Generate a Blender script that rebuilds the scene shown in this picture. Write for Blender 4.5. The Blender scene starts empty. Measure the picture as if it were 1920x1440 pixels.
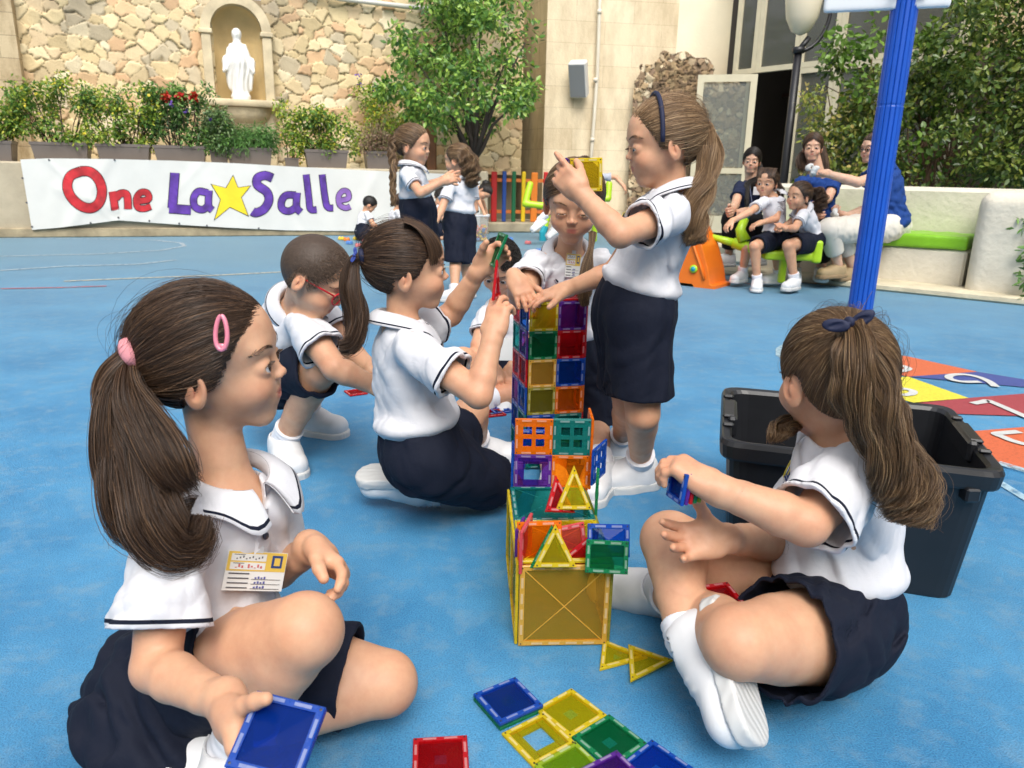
import bpy, math, random, os
import numpy as np
from mathutils import Vector, Matrix
random.seed(7)
R_ = math.radians
scene = bpy.context.scene

# ------------------------------------------------------------------ camera, sky, sun, exposure
PITCH, ROLL, CAM_H, FOC = R_(15.8), R_(1.16), 0.87, 1400.0
CF = np.array([0, math.cos(PITCH), -math.sin(PITCH)])
_r0 = np.array([1.0, 0, 0]); _u0 = np.array([0, math.sin(PITCH), math.cos(PITCH)])
CR = _r0 * math.cos(ROLL) + _u0 * math.sin(ROLL)
CU = -_r0 * math.sin(ROLL) + _u0 * math.cos(ROLL)
CAM = np.array([0, 0, CAM_H])
cd = bpy.data.cameras.new('camera'); cam = bpy.data.objects.new('camera', cd); scene.collection.objects.link(cam)
cam.matrix_world = Matrix(((CR[0], CU[0], -CF[0], 0), (CR[1], CU[1], -CF[1], 0), (CR[2], CU[2], -CF[2], CAM_H), (0, 0, 0, 1)))
cd.sensor_width = 36; cd.lens = FOC / 1920 * 36; cd.clip_start = 0.02; cd.clip_end = 500
cd.dof.use_dof = True; cd.dof.focus_distance = 1.6; cd.dof.aperture_fstop = 9.5
scene.camera = cam
SUN_EL, SUN_AZ = R_(52), R_(172)
world = bpy.data.worlds.new('World'); scene.world = world; world.use_nodes = True
wn = world.node_tree; wn.nodes.clear()
sky = wn.nodes.new('ShaderNodeTexSky'); sky.sky_type = 'NISHITA'; sky.sun_disc = False
sky.sun_elevation = SUN_EL; sky.sun_rotation = SUN_AZ; sky.dust_density = 3.5; sky.air_density = 1.0
hs = wn.nodes.new('ShaderNodeHueSaturation'); hs.inputs['Saturation'].default_value = 0.28
bgn = wn.nodes.new('ShaderNodeBackground'); bgn.inputs['Strength'].default_value = 0.15
wo = wn.nodes.new('ShaderNodeOutputWorld')
wn.links.new(sky.outputs[0], hs.inputs['Color']); wn.links.new(hs.outputs[0], bgn.inputs[0]); wn.links.new(bgn.outputs[0], wo.inputs[0])
sl = bpy.data.lights.new('sun', 'SUN'); sl.energy = 1.25; sl.angle = R_(36); sl.color = (1.0, 0.95, 0.87)
sun = bpy.data.objects.new('sun', sl); scene.collection.objects.link(sun)
_sd = Vector((math.sin(SUN_AZ) * math.cos(SUN_EL), math.cos(SUN_AZ) * math.cos(SUN_EL), math.sin(SUN_EL)))
sun.rotation_euler = _sd.to_track_quat('Z', 'Y').to_euler()
vs = scene.view_settings; vs.view_transform = 'Standard'; vs.look = 'None'; vs.exposure = 0.80; vs.gamma = 1; vs.use_curve_mapping = False
cy = scene.cycles; cy.use_denoising = True; cy.max_bounces = 8; cy.transparent_max_bounces = 24; cy.transmission_bounces = 6
cy.diffuse_bounces = 3; cy.glossy_bounces = 3; cy.caustics_reflective = False; cy.caustics_refractive = False
cy.sample_clamp_indirect = 6

def V(*a): return np.array(a, float)
def ray(x, y): return (x - 960) / FOC * CR - (y - 720) / FOC * CU + CF
def P(x, y, z): return CAM + z * ray(x, y)                       # point at distance z along the optical axis
def G(x, y, h=0.0): d = ray(x, y); return CAM + d * ((h - CAM_H) / d[2])   # point at height h
def AY(x, y, yy): d = ray(x, y); return CAM + d * (yy / d[1])     # point on the plane y = yy
def zc(p): return float((np.asarray(p) - CAM) @ CF)
def pixof(p):
    q = np.asarray(p) - CAM; z = q @ CF
    return (960 + FOC * (q @ CR) / z, 720 - FOC * (q @ CU) / z, z)
def J(parent, x, y, L, far=False):
    """joint seen at pixel x,y at distance L from its parent joint (nearer or farther solution)"""
    d = ray(x, y); q = CAM - parent
    a = d @ d; b = 2 * (d @ q); c = q @ q - L * L
    disc = b * b - 4 * a * c
    if disc < 0: t = -b / (2 * a)
    else: t = (-b + (math.sqrt(disc) if far else -math.sqrt(disc))) / (2 * a)
    return CAM + t * d
def nrm(v): v = np.asarray(v, float); return v / (np.linalg.norm(v) + 1e-12)

# ------------------------------------------------------------------ objects
COL = scene.collection
def link(o, parent=None):
    COL.objects.link(o)
    if parent is not None: o.parent = parent
    return o
def tag(o, label=None, cat=None, group=None, kind=None):
    if label: o['label'] = label
    if cat: o['category'] = cat
    if group: o['group'] = group
    if kind: o['kind'] = kind
    return o
def thing(name, loc, label, cat, group=None, rz=0.0):
    o = bpy.data.objects.new(name, None); o.empty_display_size = .05; link(o)
    o.location = [float(v) for v in loc]; o.rotation_euler = (0, 0, rz)
    return tag(o, label, cat, group)
def np_mesh(name, verts, faces, mats, parent=None, smooth=True, world=True, fm=None, attrs=None):
    """faces: (n,4) or (n,3) int array or list of lists. verts in world coordinates when world=True"""
    verts = np.asarray(verts, np.float32).reshape(-1, 3)
    if parent is not None and world:
        M = np.array((Matrix.Translation(parent.location) @ parent.rotation_euler.to_matrix().to_4x4()).inverted())
        pp = parent.parent
        if pp is not None:
            M2 = np.array((Matrix.Translation(pp.location) @ pp.rotation_euler.to_matrix().to_4x4()).inverted()); M = M @ M2
        verts = verts @ M[:3, :3].T.astype(np.float32) + M[:3, 3].astype(np.float32)
    me = bpy.data.meshes.new(name)
    if isinstance(faces, np.ndarray):
        n, k = faces.shape
        me.vertices.add(len(verts)); me.vertices.foreach_set('co', verts.ravel())
        me.loops.add(n * k); me.loops.foreach_set('vertex_index', faces.astype(np.int32).ravel())
        me.polygons.add(n); me.polygons.foreach_set('loop_start', np.arange(0, n * k, k, dtype=np.int32))
        try: me.polygons.foreach_set('loop_total', np.full(n, k, np.int32))
        except Exception: pass
    else:
        me.from_pydata([tuple(map(float, v)) for v in verts], [], [tuple(int(i) for i in f) for f in faces]); n = len(me.polygons)
    if not isinstance(mats, (list, tuple)): mats = [mats]
    for m in mats: me.materials.append(m)
    if fm is not None: me.polygons.foreach_set('material_index', np.asarray(fm, np.int32))
    me.update(calc_edges=True)
    me.polygons.foreach_set('use_smooth', np.full(len(me.polygons), bool(smooth)))
    for nm, val in (attrs or {}).items():
        val = np.asarray(val, np.float32)
        if val.ndim == 1:
            a = me.attributes.new(nm, 'FLOAT', 'POINT'); a.data.foreach_set('value', val)
        else:
            if val.shape[1] == 3: val = np.concatenate([val, np.ones((len(val), 1), np.float32)], 1)
            a = me.attributes.new(nm, 'FLOAT_COLOR', 'POINT'); a.data.foreach_set('color', val.ravel())
    o = bpy.data.objects.new(name, me); link(o, parent)
    return o

class MB:
    """collects plain geometry (world coordinates) for ONE mesh object"""
    def __init__(s): s.v = []; s.f = []; s.m = []; s.mi = 0
    def add(s, vs_, fs_):
        b = len(s.v); s.v += [tuple(float(c) for c in v) for v in vs_]
        for f_ in fs_: s.f.append([b + i for i in f_]); s.m.append(s.mi)
        return s
    def box(s, c, size, M=None, bev=0.0):
        hx, hy, hz = [q / 2 for q in size]
        if bev <= 0:
            pts = [(-hx, -hy, -hz), (hx, -hy, -hz), (hx, hy, -hz), (-hx, hy, -hz), (-hx, -hy, hz), (hx, -hy, hz), (hx, hy, hz), (-hx, hy, hz)]
            fs_ = [(0, 3, 2, 1), (4, 5, 6, 7), (0, 1, 5, 4), (1, 2, 6, 5), (2, 3, 7, 6), (3, 0, 4, 7)]
        else:
            b = min(bev, hx * .99, hy * .99, hz * .99); pts = []; idx = {}
            for sx in (-1, 1):
                for sy in (-1, 1):
                    for sz in (-1, 1):
                        for k in range(3):
                            q = [sx * (hx - b), sy * (hy - b), sz * (hz - b)]; q[k] += (sx, sy, sz)[k] * b
                            idx[(sx, sy, sz, k)] = len(pts); pts.append(tuple(q))
            fs_ = []
            for k in range(3):
                i, j = [(1, 2), (2, 0), (0, 1)][k]
                for sg in (-1, 1):
                    def kk(a, b_):
                        t = [0, 0, 0]; t[k] = sg; t[i] = a; t[j] = b_; return idx[(t[0], t[1], t[2], k)]
                    q = [kk(-1, -1), kk(1, -1), kk(1, 1), kk(-1, 1)]
                    fs_.append(q if sg > 0 else q[::-1])
            for k in range(3):
                i, j = [(1, 2), (2, 0), (0, 1)][k]
                for a in (-1, 1):
                    for b_ in (-1, 1):
                        def kk(t_k, which):
                            t = [0, 0, 0]; t[k] = t_k; t[i] = a; t[j] = b_; return idx[(t[0], t[1], t[2], which)]
                        q = [kk(-1, i), kk(1, i), kk(1, j), kk(-1, j)]
                        fs_.append(q if a * b_ < 0 else q[::-1])
            for sx in (-1, 1):
                for sy in (-1, 1):
                    for sz in (-1, 1):
                        q = [idx[(sx, sy, sz, 0)], idx[(sx, sy, sz, 1)], idx[(sx, sy, sz, 2)]]
                        fs_.append(q if sx * sy * sz > 0 else q[::-1])
        pts = np.array(pts)
        if M is not None: pts = pts @ np.asarray(M).T
        return s.add(pts + np.asarray(c), fs_)
    def tube(s, pts, rads, n=10, cap=True):
        pts = [np.asarray(p, float) for p in pts]
        if not hasattr(rads, '__len__'): rads = [rads] * len(pts)
        vv = []; prev = None
        for i, p in enumerate(pts):
            d = nrm(pts[min(i + 1, len(pts) - 1)] - pts[max(i - 1, 0)])
            if prev is None: a = nrm(np.cross(d, (0, 0, 1) if abs(d[2]) < .9 else (1, 0, 0)))
            else: a = nrm(prev - d * (prev @ d))
            prev = a; b = np.cross(d, a)
            for k in range(n):
                t = 2 * math.pi * k / n; vv.append(p + rads[i] * (a * math.cos(t) + b * math.sin(t)))
        ff = []
        for i in range(len(pts) - 1):
            for k in range(n):
                k2 = (k + 1) % n; ff.append([i * n + k, i * n + k2, (i + 1) * n + k2, (i + 1) * n + k])
        if cap: ff.append(list(range(n))[::-1]); ff.append([(len(pts) - 1) * n + k for k in range(n)])
        return s.add(vv, ff)
    def prism(s, poly, d):
        """poly: 3D polygon points, extruded by vector d"""
        n = len(poly); poly = [np.asarray(p, float) for p in poly]; d = np.asarray(d, float)
        vv = poly + [p + d for p in poly]
        return s.add(vv, [list(range(n))[::-1], [n + i for i in range(n)]] + [[i, (i + 1) % n, n + (i + 1) % n, n + i] for i in range(n)])
    def lathe(s, c, prof, n=24, M=None, a0=0, a1=2 * math.pi):
        full = abs(a1 - a0 - 2 * math.pi) < 1e-6; m = n if full else n + 1; vv = []
        for rr, zz in prof:
            for k in range(m):
                t = a0 + (a1 - a0) * k / n; vv.append((rr * math.cos(t), rr * math.sin(t), zz))
        vv = np.array(vv)
        if M is not None: vv = vv @ np.asarray(M).T
        ff = []
        for i in range(len(prof) - 1):
            for k in range(n):
                k2 = (k + 1) % m; ff.append([i * m + k, i * m + k2, (i + 1) * m + k2, (i + 1) * m + k])
        return s.add(vv + np.asarray(c), ff)
    def build(s, name, mats, parent=None, smooth=False, **kw):
        return np_mesh(name, np.array(s.v), s.f, mats, parent, smooth, fm=s.m if (isinstance(mats, (list, tuple)) and len(mats) > 1) else None, **kw)
def frame(f_, up=(0, 0, 1)):
    """columns: right, forward, up"""
    f_ = nrm(f_); r = nrm(np.cross(f_, up)); u = np.cross(r, f_)
    return np.array([r, f_, u]).T

# ------------------------------------------------------------------ materials
MATS = {}
def srgb(r, g, b):
    return tuple((c / 255 / 12.92 if c / 255 <= .04045 else ((c / 255 + .055) / 1.055) ** 2.4) for c in (r, g, b)) + (1.0,)
def newmat(name):
    m = bpy.data.materials.new(name); m.use_nodes = True; nt = m.node_tree
    return m, nt, nt.nodes['Principled BSDF'], nt.nodes['Material Output']
def N(nt, t, **kw):
    n = nt.nodes.new(t)
    for k, v in kw.items():
        if k.startswith('i_'): n.inputs[k[2:].replace('_', ' ')].default_value = v
        else: setattr(n, k, v)
    return n
def bump(nt, b, scale, strength, dist=.002, kind='noise', detail=4, coord='Object'):
    tc = N(nt, 'ShaderNodeTexCoord')
    if kind == 'noise': t = N(nt, 'ShaderNodeTexNoise'); t.inputs['Scale'].default_value = scale; t.inputs['Detail'].default_value = detail; o = t.outputs[0]
    elif kind == 'voronoi': t = N(nt, 'ShaderNodeTexVoronoi'); t.inputs['Scale'].default_value = scale; o = t.outputs['Distance']
    nt.links.new(tc.outputs[coord], t.inputs['Vector'])
    bp = N(nt, 'ShaderNodeBump'); bp.inputs['Strength'].default_value = strength; bp.inputs['Distance'].default_value = dist
    nt.links.new(o, bp.inputs['Height']); nt.links.new(bp.outputs[0], b.inputs['Normal'])
    return bp
def mat(name, col, rough=.6, spec=.5, var=0.0, vscale=8, bs=0, bstr=.3, bdist=.002, metal=0, sss=0, sssr=(.01, .004, .002), coat=0, col2=None, sheen=0):
    if name in MATS: return MATS[name]
    m, nt, b, out = newmat(name)
    b.inputs['Base Color'].default_value = col; b.inputs['Roughness'].default_value = rough
    b.inputs['Specular IOR Level'].default_value = spec; b.inputs['Metallic'].default_value = metal
    b.inputs['Coat Weight'].default_value = coat; b.inputs['Sheen Weight'].default_value = sheen
    if sss: b.inputs['Subsurface Weight'].default_value = sss; b.inputs['Subsurface Radius'].default_value = sssr; b.inputs['Subsurface Scale'].default_value = 1
    if var or col2:
        tc = N(nt, 'ShaderNodeTexCoord'); nz = N(nt, 'ShaderNodeTexNoise'); nz.inputs['Scale'].default_value = vscale; nz.inputs['Detail'].default_value = 6
        nt.links.new(tc.outputs['Object'], nz.inputs['Vector'])
        cr = N(nt, 'ShaderNodeValToRGB'); cr.color_ramp.elements[0].position = .3; cr.color_ramp.elements[1].position = .7
        c2 = col2 or tuple(min(1, c * (1 + var)) for c in col[:3]) + (1,)
        c1 = col if col2 else tuple(c * (1 - var) for c in col[:3]) + (1,)
        cr.color_ramp.elements[0].color = c1; cr.color_ramp.elements[1].color = c2
        nt.links.new(nz.outputs[0], cr.inputs[0]); nt.links.new(cr.outputs[0], b.inputs['Base Color'])
    if bs: bump(nt, b, bs, bstr, bdist)
    MATS[name] = m; return m

# ------------------------------------------------------------------ implicit surfaces
def smin(a, b, k):
    if k <= 0: return np.minimum(a, b)
    h = np.maximum(k - np.abs(a - b), 0) / k
    return np.minimum(a, b) - h * h * k * .25
class SDF:
    def __init__(s): s.p = []; s.disp = None; s.lo = []; s.hi = []
    def _add(s, op, k, fn, c, rad):
        s.p.append((op, k, fn, np.asarray(c, np.float32), float(rad)))
        if op == 'u': s.lo.append(np.asarray(c) - rad); s.hi.append(np.asarray(c) + rad)
        return s
    def cone(s, a, b, ra, rb, k=.02, op='u'):
        a = np.asarray(a, np.float32); b = np.asarray(b, np.float32); ba = b - a; bb = float(ba @ ba) + 1e-12
        def fn(p):
            pa = p - a; t = np.clip((pa @ ba) / bb, 0, 1)
            q = pa - t[:, None] * ba
            return np.sqrt((q * q).sum(1)) - (ra + (rb - ra) * t)
        return s._add(op, k, fn, (a + b) / 2, math.sqrt(bb) / 2 + max(ra, rb))
    def ell(s, c, r, M=None, k=.02, op='u'):
        c = np.asarray(c, np.float32); r = np.asarray(r, np.float32); Mi = None if M is None else np.asarray(M, np.float32)
        def fn(p):
            q = p - c
            if Mi is not None: q = q @ Mi
            a = q / r; k0 = np.sqrt((a * a).sum(1)); b = a / r; k1 = np.sqrt((b * b).sum(1)) + 1e-9
            return k0 * (k0 - 1) / k1
        return s._add(op, k, fn, c, float(r.max()))
    def box(s, c, half, rr, M=None, k=.0, op='u'):
        c = np.asarray(c, np.float32); half = np.asarray(half, np.float32) - rr; Mi = None if M is None else np.asarray(M, np.float32)
        def fn(p):
            q = p - c
            if Mi is not None: q = q @ Mi
            q = np.abs(q) - half
            return np.sqrt((np.maximum(q, 0) ** 2).sum(1)) + np.minimum(q.max(1), 0) - rr
        return s._add(op, k, fn, c, float(np.linalg.norm(half)) + rr)
    def warp(s, fn): return s._add('d', 0, fn, (0, 0, 0), 0)
    def sleeve(s, a, b, ra, rb, th, k=.02, disp=None, hollow=.6, M2=None, flat=1.0, cutn=None):
        """a cloth tube cut square at b and open there (wall th)"""
        a = np.asarray(a, np.float32); b = np.asarray(b, np.float32); ba = b - a; bb = float(ba @ ba); L = math.sqrt(bb); dn = ba / L
        cn = dn if cutn is None else nrm(cutn).astype(np.float32)
        def fn(p):
            pa = p - a; t = np.clip((pa @ ba) / bb, 0, 1.6); q = pa - t[:, None] * ba
            d = np.sqrt((q * q).sum(1)) - (ra + (rb - ra) * t)
            if disp is not None: d = d + disp(p)
            cav = np.maximum(d + th, -((p - b) @ cn) - L * hollow)
            return np.maximum(np.maximum(d, (p - b) @ cn), -cav)
        return s._add('u', k, fn, (a + b) / 2, L / 2 + max(ra, rb) * 1.35)
    def plane(s, c, n, k=.0, near=None, rad=.1):
        """keep the side opposite to n; with near: only inside a ball of radius rad"""
        c = np.asarray(c, np.float32); n = nrm(n).astype(np.float32)
        if near is None:
            return s._add('i', k, lambda p: (p - c) @ n, c, 0)
        near = np.asarray(near, np.float32)
        def fn(p):     # region removed: halfspace within the ball
            q = p - near
            return np.maximum(-((p - c) @ n), np.sqrt((q * q).sum(1)) - rad)
        return s._add('s', k, fn, near, rad)
    def ev(s, p, sel=None):
        d = np.full(len(p), 1.0, np.float32)
        for i, (op, k, fn, c, rad) in enumerate(s.p):
            if sel is not None and not sel[i]: continue
            v = fn(p)
            if op == 'u': d = smin(d, v, k)
            elif op == 's': d = -smin(-d, v, k)
            elif op == 'd': d = d + v
            else: d = -smin(-d, -v, k)
        if s.disp is not None: d = d + s.disp(p)
        return d.astype(np.float32)
    def mesh(s, h, regions=None, outside=None):
        """regions: only quads inside these balls; outside: only quads outside these balls"""
        lo = np.min(s.lo, 0) - 2 * h; hi = np.max(s.hi, 0) + 2 * h
        if regions:
            lo = np.maximum(lo, np.min([c - r for c, r in regions], 0) - 2 * h); hi = np.minimum(hi, np.max([c + r for c, r in regions], 0) + 2 * h)
        n = 16; bs = n * h
        nb = np.ceil((hi - lo) / bs).astype(int)
        gi = np.stack(np.meshgrid(*[np.arange(q) for q in nb], indexing='ij'), -1).reshape(-1, 3)
        cen = (lo + (gi + .5) * bs).astype(np.float32); br = bs * .87
        if regions:
            ok = np.zeros(len(cen), bool)
            for c, r in regions: ok |= np.linalg.norm(cen - c, axis=1) < r + br
            gi = gi[ok]; cen = cen[ok]
        if outside:
            ok = np.ones(len(cen), bool)
            for c, r in outside: ok &= ~(np.linalg.norm(cen - c, axis=1) < r - br - h)
            gi = gi[ok]; cen = cen[ok]
        if not len(cen): return np.zeros((0, 3), np.float32), np.zeros((0, 4), int)
        dc = np.abs(s.ev(cen)); act = dc < br * 1.5 + .012
        gi = gi[act]; cen = cen[act]
        ax = np.arange(n + 1, dtype=np.float32) * h
        base = np.stack(np.meshgrid(ax, ax, ax, indexing='ij'), -1).reshape(-1, 3)
        PC = np.array([q[3] for q in s.p]); PR = np.array([q[4] for q in s.p]); PK = np.array([q[1] for q in s.p]); PI = np.array([q[0] in 'id' for q in s.p])
        keysV = []; posV = []; Q = []
        big = np.array([nb[1] * n + 8, nb[2] * n + 8]); S1 = int(big[0] * big[1]); S2 = int(big[1])
        key = lambda i, j, k: (i + 2) * S1 + (j + 2) * S2 + (k + 2)
        for g, c in zip(gi, cen):
            sel = (np.linalg.norm(PC - c, axis=1) - PR - br < PK + 3 * h + .01) | PI
            if not sel.any(): continue
            o = (lo + g * bs).astype(np.float32)
            v = s.ev(base + o, sel)
            if v.min() > 0 or v.max() < 0: continue
            v = v.reshape(n + 1, n + 1, n + 1); ins = v < 0
            acc = np.zeros((n, n, n, 3), np.float32); cnt = np.zeros((n, n, n), np.float32)
            g0 = g * n
            for axn in range(3):
                w = np.moveaxis(v, axn, 0); iw = np.moveaxis(ins, axn, 0)
                cr = iw[:-1] != iw[1:]
                den = w[:-1] - w[1:]; den[den == 0] = 1e-9
                t = np.where(cr, w[:-1] / den, 0)
                A = np.moveaxis(acc, axn, 0); Cn = np.moveaxis(cnt, axn, 0)
                ii = np.arange(n, dtype=np.float32)[:, None, None]
                o1, o2 = [(1, 2), (0, 2), (0, 1)][axn]
                for da in (0, 1):
                    for db in (0, 1):
                        c_ = cr[:, da:da + n, db:db + n]; Cn += c_
                        A[..., axn] += np.where(c_, ii + t[:, da:da + n, db:db + n], 0)
                        A[..., o1] += c_ * (np.arange(n)[None, :, None] + da)
                        A[..., o2] += c_ * (np.arange(n)[None, None, :] + db)
                e = np.argwhere(cr[:, :n, :n])
                if len(e):
                    sgn = iw[:-1][:, :n, :n][e[:, 0], e[:, 1], e[:, 2]]
                    E = np.zeros_like(e); E[:, axn] = e[:, 0]; E[:, o1] = e[:, 1]; E[:, o2] = e[:, 2]; E = E + g0
                    def kk(a, b_):
                        T = E.copy(); T[:, o1] += a; T[:, o2] += b_; return key(T[:, 0], T[:, 1], T[:, 2])
                    q = np.stack([kk(-1, -1), kk(0, -1), kk(0, 0), kk(-1, 0)], 1)
                    fl = sgn if axn != 1 else ~sgn
                    q = np.where(fl[:, None], q, q[:, ::-1]); Q.append(q)
            m = cnt > 0; idx = np.argwhere(m)
            posV.append(acc[m] / cnt[m][:, None] * h + o); T = idx + g0; keysV.append(key(T[:, 0], T[:, 1], T[:, 2]))
        if not posV: return np.zeros((0, 3), np.float32), np.zeros((0, 4), int)
        pos = np.concatenate(posV); keys = np.concatenate(keysV); Q = np.concatenate(Q)
        order = np.argsort(keys); ks = keys[order]
        ix = np.searchsorted(ks, Q); ix = np.clip(ix, 0, len(ks) - 1); ok = (ks[ix] == Q).all(1); F_ = order[ix[ok]]
        cq = pos[F_].mean(1); keep = np.ones(len(F_), bool)
        if regions:
            keep = np.zeros(len(F_), bool)
            for c, r in regions: keep |= np.linalg.norm(cq - c, axis=1) < r
        if outside:
            for c, r in outside: keep &= ~(np.linalg.norm(cq - c, axis=1) < r - .35 * h)
        F_ = F_[keep]; used = np.unique(F_); mp = np.full(len(pos), -1); mp[used] = np.arange(len(used))
        return pos[used], mp[F_]
def sdf_mesh2(S, h, fine=None, hf=None):
    if not fine: return S.mesh(h)
    a, fa = S.mesh(h, outside=fine); b, fb = S.mesh(hf, regions=fine)
    return np.concatenate([a, b]), np.concatenate([fa, fb + len(a)])
SY = (-1, 1)
# ------------------------------------------------------------------ the setting: rubber ground
def ground_mat():
    m, nt, b, out = newmat('blue_rubber')
    tc = N(nt, 'ShaderNodeTexCoord')
    n1 = N(nt, 'ShaderNodeTexNoise'); n1.inputs['Scale'].default_value = 1.7; n1.inputs['Detail'].default_value = 8; n1.inputs['Roughness'].default_value = .65
    n2 = N(nt, 'ShaderNodeTexNoise'); n2.inputs['Scale'].default_value = 330; n2.inputs['Detail'].default_value = 2
    n3 = N(nt, 'ShaderNodeTexNoise'); n3.inputs['Scale'].default_value = 14; n3.inputs['Detail'].default_value = 9; n3.inputs['Roughness'].default_value = .7
    for n in (n1, n2, n3): nt.links.new(tc.outputs['Object'], n.inputs['Vector'])
    cr = N(nt, 'ShaderNodeValToRGB'); cr.color_ramp.elements[0].position = .32; cr.color_ramp.elements[0].color = (.030, .19, .40, 1); cr.color_ramp.elements[1].position = .68; cr.color_ramp.elements[1].color = (.090, .33, .58, 1)
    nt.links.new(n1.outputs[0], cr.inputs[0])
    c2 = N(nt, 'ShaderNodeValToRGB'); c2.color_ramp.elements[0].position = .30; c2.color_ramp.elements[0].color = (.45, .5, .58, 1); c2.color_ramp.elements[1].position = .60; c2.color_ramp.elements[1].color = (1.12, 1.1, 1.06, 1)
    nt.links.new(n2.outputs[0], c2.inputs[0])
    mx = N(nt, 'ShaderNodeMixRGB', blend_type='MULTIPLY'); mx.inputs[0].default_value = .8; nt.links.new(cr.outputs[0], mx.inputs[1]); nt.links.new(c2.outputs[0], mx.inputs[2])
    c3 = N(nt, 'ShaderNodeValToRGB'); c3.color_ramp.elements[0].position = .50; c3.color_ramp.elements[0].color = (0, 0, 0, 1); c3.color_ramp.elements[1].position = .80; c3.color_ramp.elements[1].color = (.75, .75, .75, 1)
    nt.links.new(n3.outputs[0], c3.inputs[0])
    m2 = N(nt, 'ShaderNodeMixRGB'); m2.inputs[2].default_value = (.20, .32, .42, 1); nt.links.new(c3.outputs[0], m2.inputs[0]); nt.links.new(mx.outputs[0], m2.inputs[1])
    # grazing sky sheen painted in, greyer with distance, broken up by wear
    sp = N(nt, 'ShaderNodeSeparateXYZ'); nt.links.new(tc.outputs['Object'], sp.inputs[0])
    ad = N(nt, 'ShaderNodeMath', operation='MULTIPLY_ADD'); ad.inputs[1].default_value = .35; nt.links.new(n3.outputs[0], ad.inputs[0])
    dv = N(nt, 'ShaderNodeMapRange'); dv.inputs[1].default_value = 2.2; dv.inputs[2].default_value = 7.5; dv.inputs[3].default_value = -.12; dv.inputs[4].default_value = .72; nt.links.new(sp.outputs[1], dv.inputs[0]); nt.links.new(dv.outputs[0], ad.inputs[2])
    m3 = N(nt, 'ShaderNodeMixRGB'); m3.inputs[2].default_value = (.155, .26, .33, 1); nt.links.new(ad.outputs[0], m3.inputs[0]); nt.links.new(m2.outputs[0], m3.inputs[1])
    nt.links.new(m3.outputs[0], b.inputs['Base Color']); b.inputs['Roughness'].default_value = .62; b.inputs['Specular IOR Level'].default_value = .35
    bp = N(nt, 'ShaderNodeBump'); bp.inputs['Strength'].default_value = .7; bp.inputs['Distance'].default_value = .0035; nt.links.new(n2.outputs[0], bp.inputs['Height']); nt.links.new(bp.outputs[0], b.inputs['Normal'])
    return m
def paint(name, col, wear=.25, alpha=1.0):
    """road paint on the rubber, a little worn"""
    if name in MATS: return MATS[name]
    m, nt, b, out = newmat(name); tc = N(nt, 'ShaderNodeTexCoord'); n = N(nt, 'ShaderNodeTexNoise'); n.inputs['Scale'].default_value = 120; n.inputs['Detail'].default_value = 6
    nt.links.new(tc.outputs['Object'], n.inputs['Vector']); cr = N(nt, 'ShaderNodeValToRGB'); cr.color_ramp.elements[0].position = .25; cr.color_ramp.elements[1].position = .5
    cr.color_ramp.elements[0].color = tuple(c * (1 - wear) for c in col[:3]) + (1,); cr.color_ramp.elements[1].color = col
    nt.links.new(n.outputs[0], cr.inputs[0]); nt.links.new(cr.outputs[0], b.inputs['Base Color']); b.inputs['Roughness'].default_value = .6; bump(nt, b, 280, .5, .003)
    if alpha < 1:
        n3 = N(nt, 'ShaderNodeTexNoise'); n3.inputs['Scale'].default_value = 25; n3.inputs['Detail'].default_value = 8; nt.links.new(tc.outputs['Object'], n3.inputs['Vector'])
        r2 = N(nt, 'ShaderNodeMapRange'); r2.inputs[1].default_value = .25; r2.inputs[2].default_value = .5; r2.inputs[4].default_value = alpha; nt.links.new(n3.outputs[0], r2.inputs[0]); nt.links.new(r2.outputs[0], b.inputs['Alpha'])
    MATS[name] = m; return m
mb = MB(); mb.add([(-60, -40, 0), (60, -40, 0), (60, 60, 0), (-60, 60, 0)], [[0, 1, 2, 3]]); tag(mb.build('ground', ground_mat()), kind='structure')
for a_, b_ in ((V(-11, -9, 0), V(12, -9, 0)), (V(-11, 9, 0), V(-11, -9, 0)), (V(12, -9, 0), V(12, 6, 0))):  # unseen walls added around the yard to cut low sky light, deepening contact shade
    mb = MB(); c = (a_ + b_) / 2; L_ = b_ - a_; mb.box(c + V(0, 0, 3.5), (max(abs(L_[0]), .4), max(abs(L_[1]), .4), 7)); tag(mb.build('unseen_enclosing_wall', mat('unseen_wall_plaster', (.58, .50, .36, 1), .9)), kind='structure')
def strip(name, pts, w, m, z=.004):
    """a painted line on the ground through pts (x, y)"""
    pts = [V(p[0], p[1], z) for p in pts]; mb = MB(); L = []; R2 = []
    for i, p in enumerate(pts):
        d = nrm(pts[min(i + 1, len(pts) - 1)] - pts[max(i - 1, 0)]); n = V(-d[1], d[0], 0); L.append(p + n * w / 2); R2.append(p - n * w / 2)
    k = len(pts); mb.add(L + R2, [[k + i, k + i + 1, i + 1, i] for i in range(k - 1)]); return tag(mb.build(name, m), kind='structure')
GL = lambda *ps: [G(x, y) for x, y in ps]
wl = paint('white_paint', (.42, .50, .55, 1), alpha=.8)
strip('court_marking', GL((-200, 449), (60, 447), (200, 449), (290, 451), (340, 456), (346, 462), (300, 470), (180, 477), (0, 481), (-200, 482)), .05, wl)
strip('court_marking', GL((120, 528), (260, 522), (400, 517), (520, 511), (700, 503), (900, 500), (1000, 498)), .05, paint('cream_paint', (.50, .47, .36, 1), alpha=.9))
strip('court_marking', GL((-200, 546), (0, 542), (110, 540), (200, 537)), .04, paint('red_paint_line', (.42, .12, .13, 1), alpha=.9))
strip('court_marking', GL((1430, 538), (1240, 500), (1000, 470), (800, 463)), .04, paint('pink_paint', (.45, .26, .26, 1), alpha=.7))
strip('court_marking', GL((0, 508), (120, 500), (260, 496), (330, 488)), .05, wl, .0045)
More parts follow.
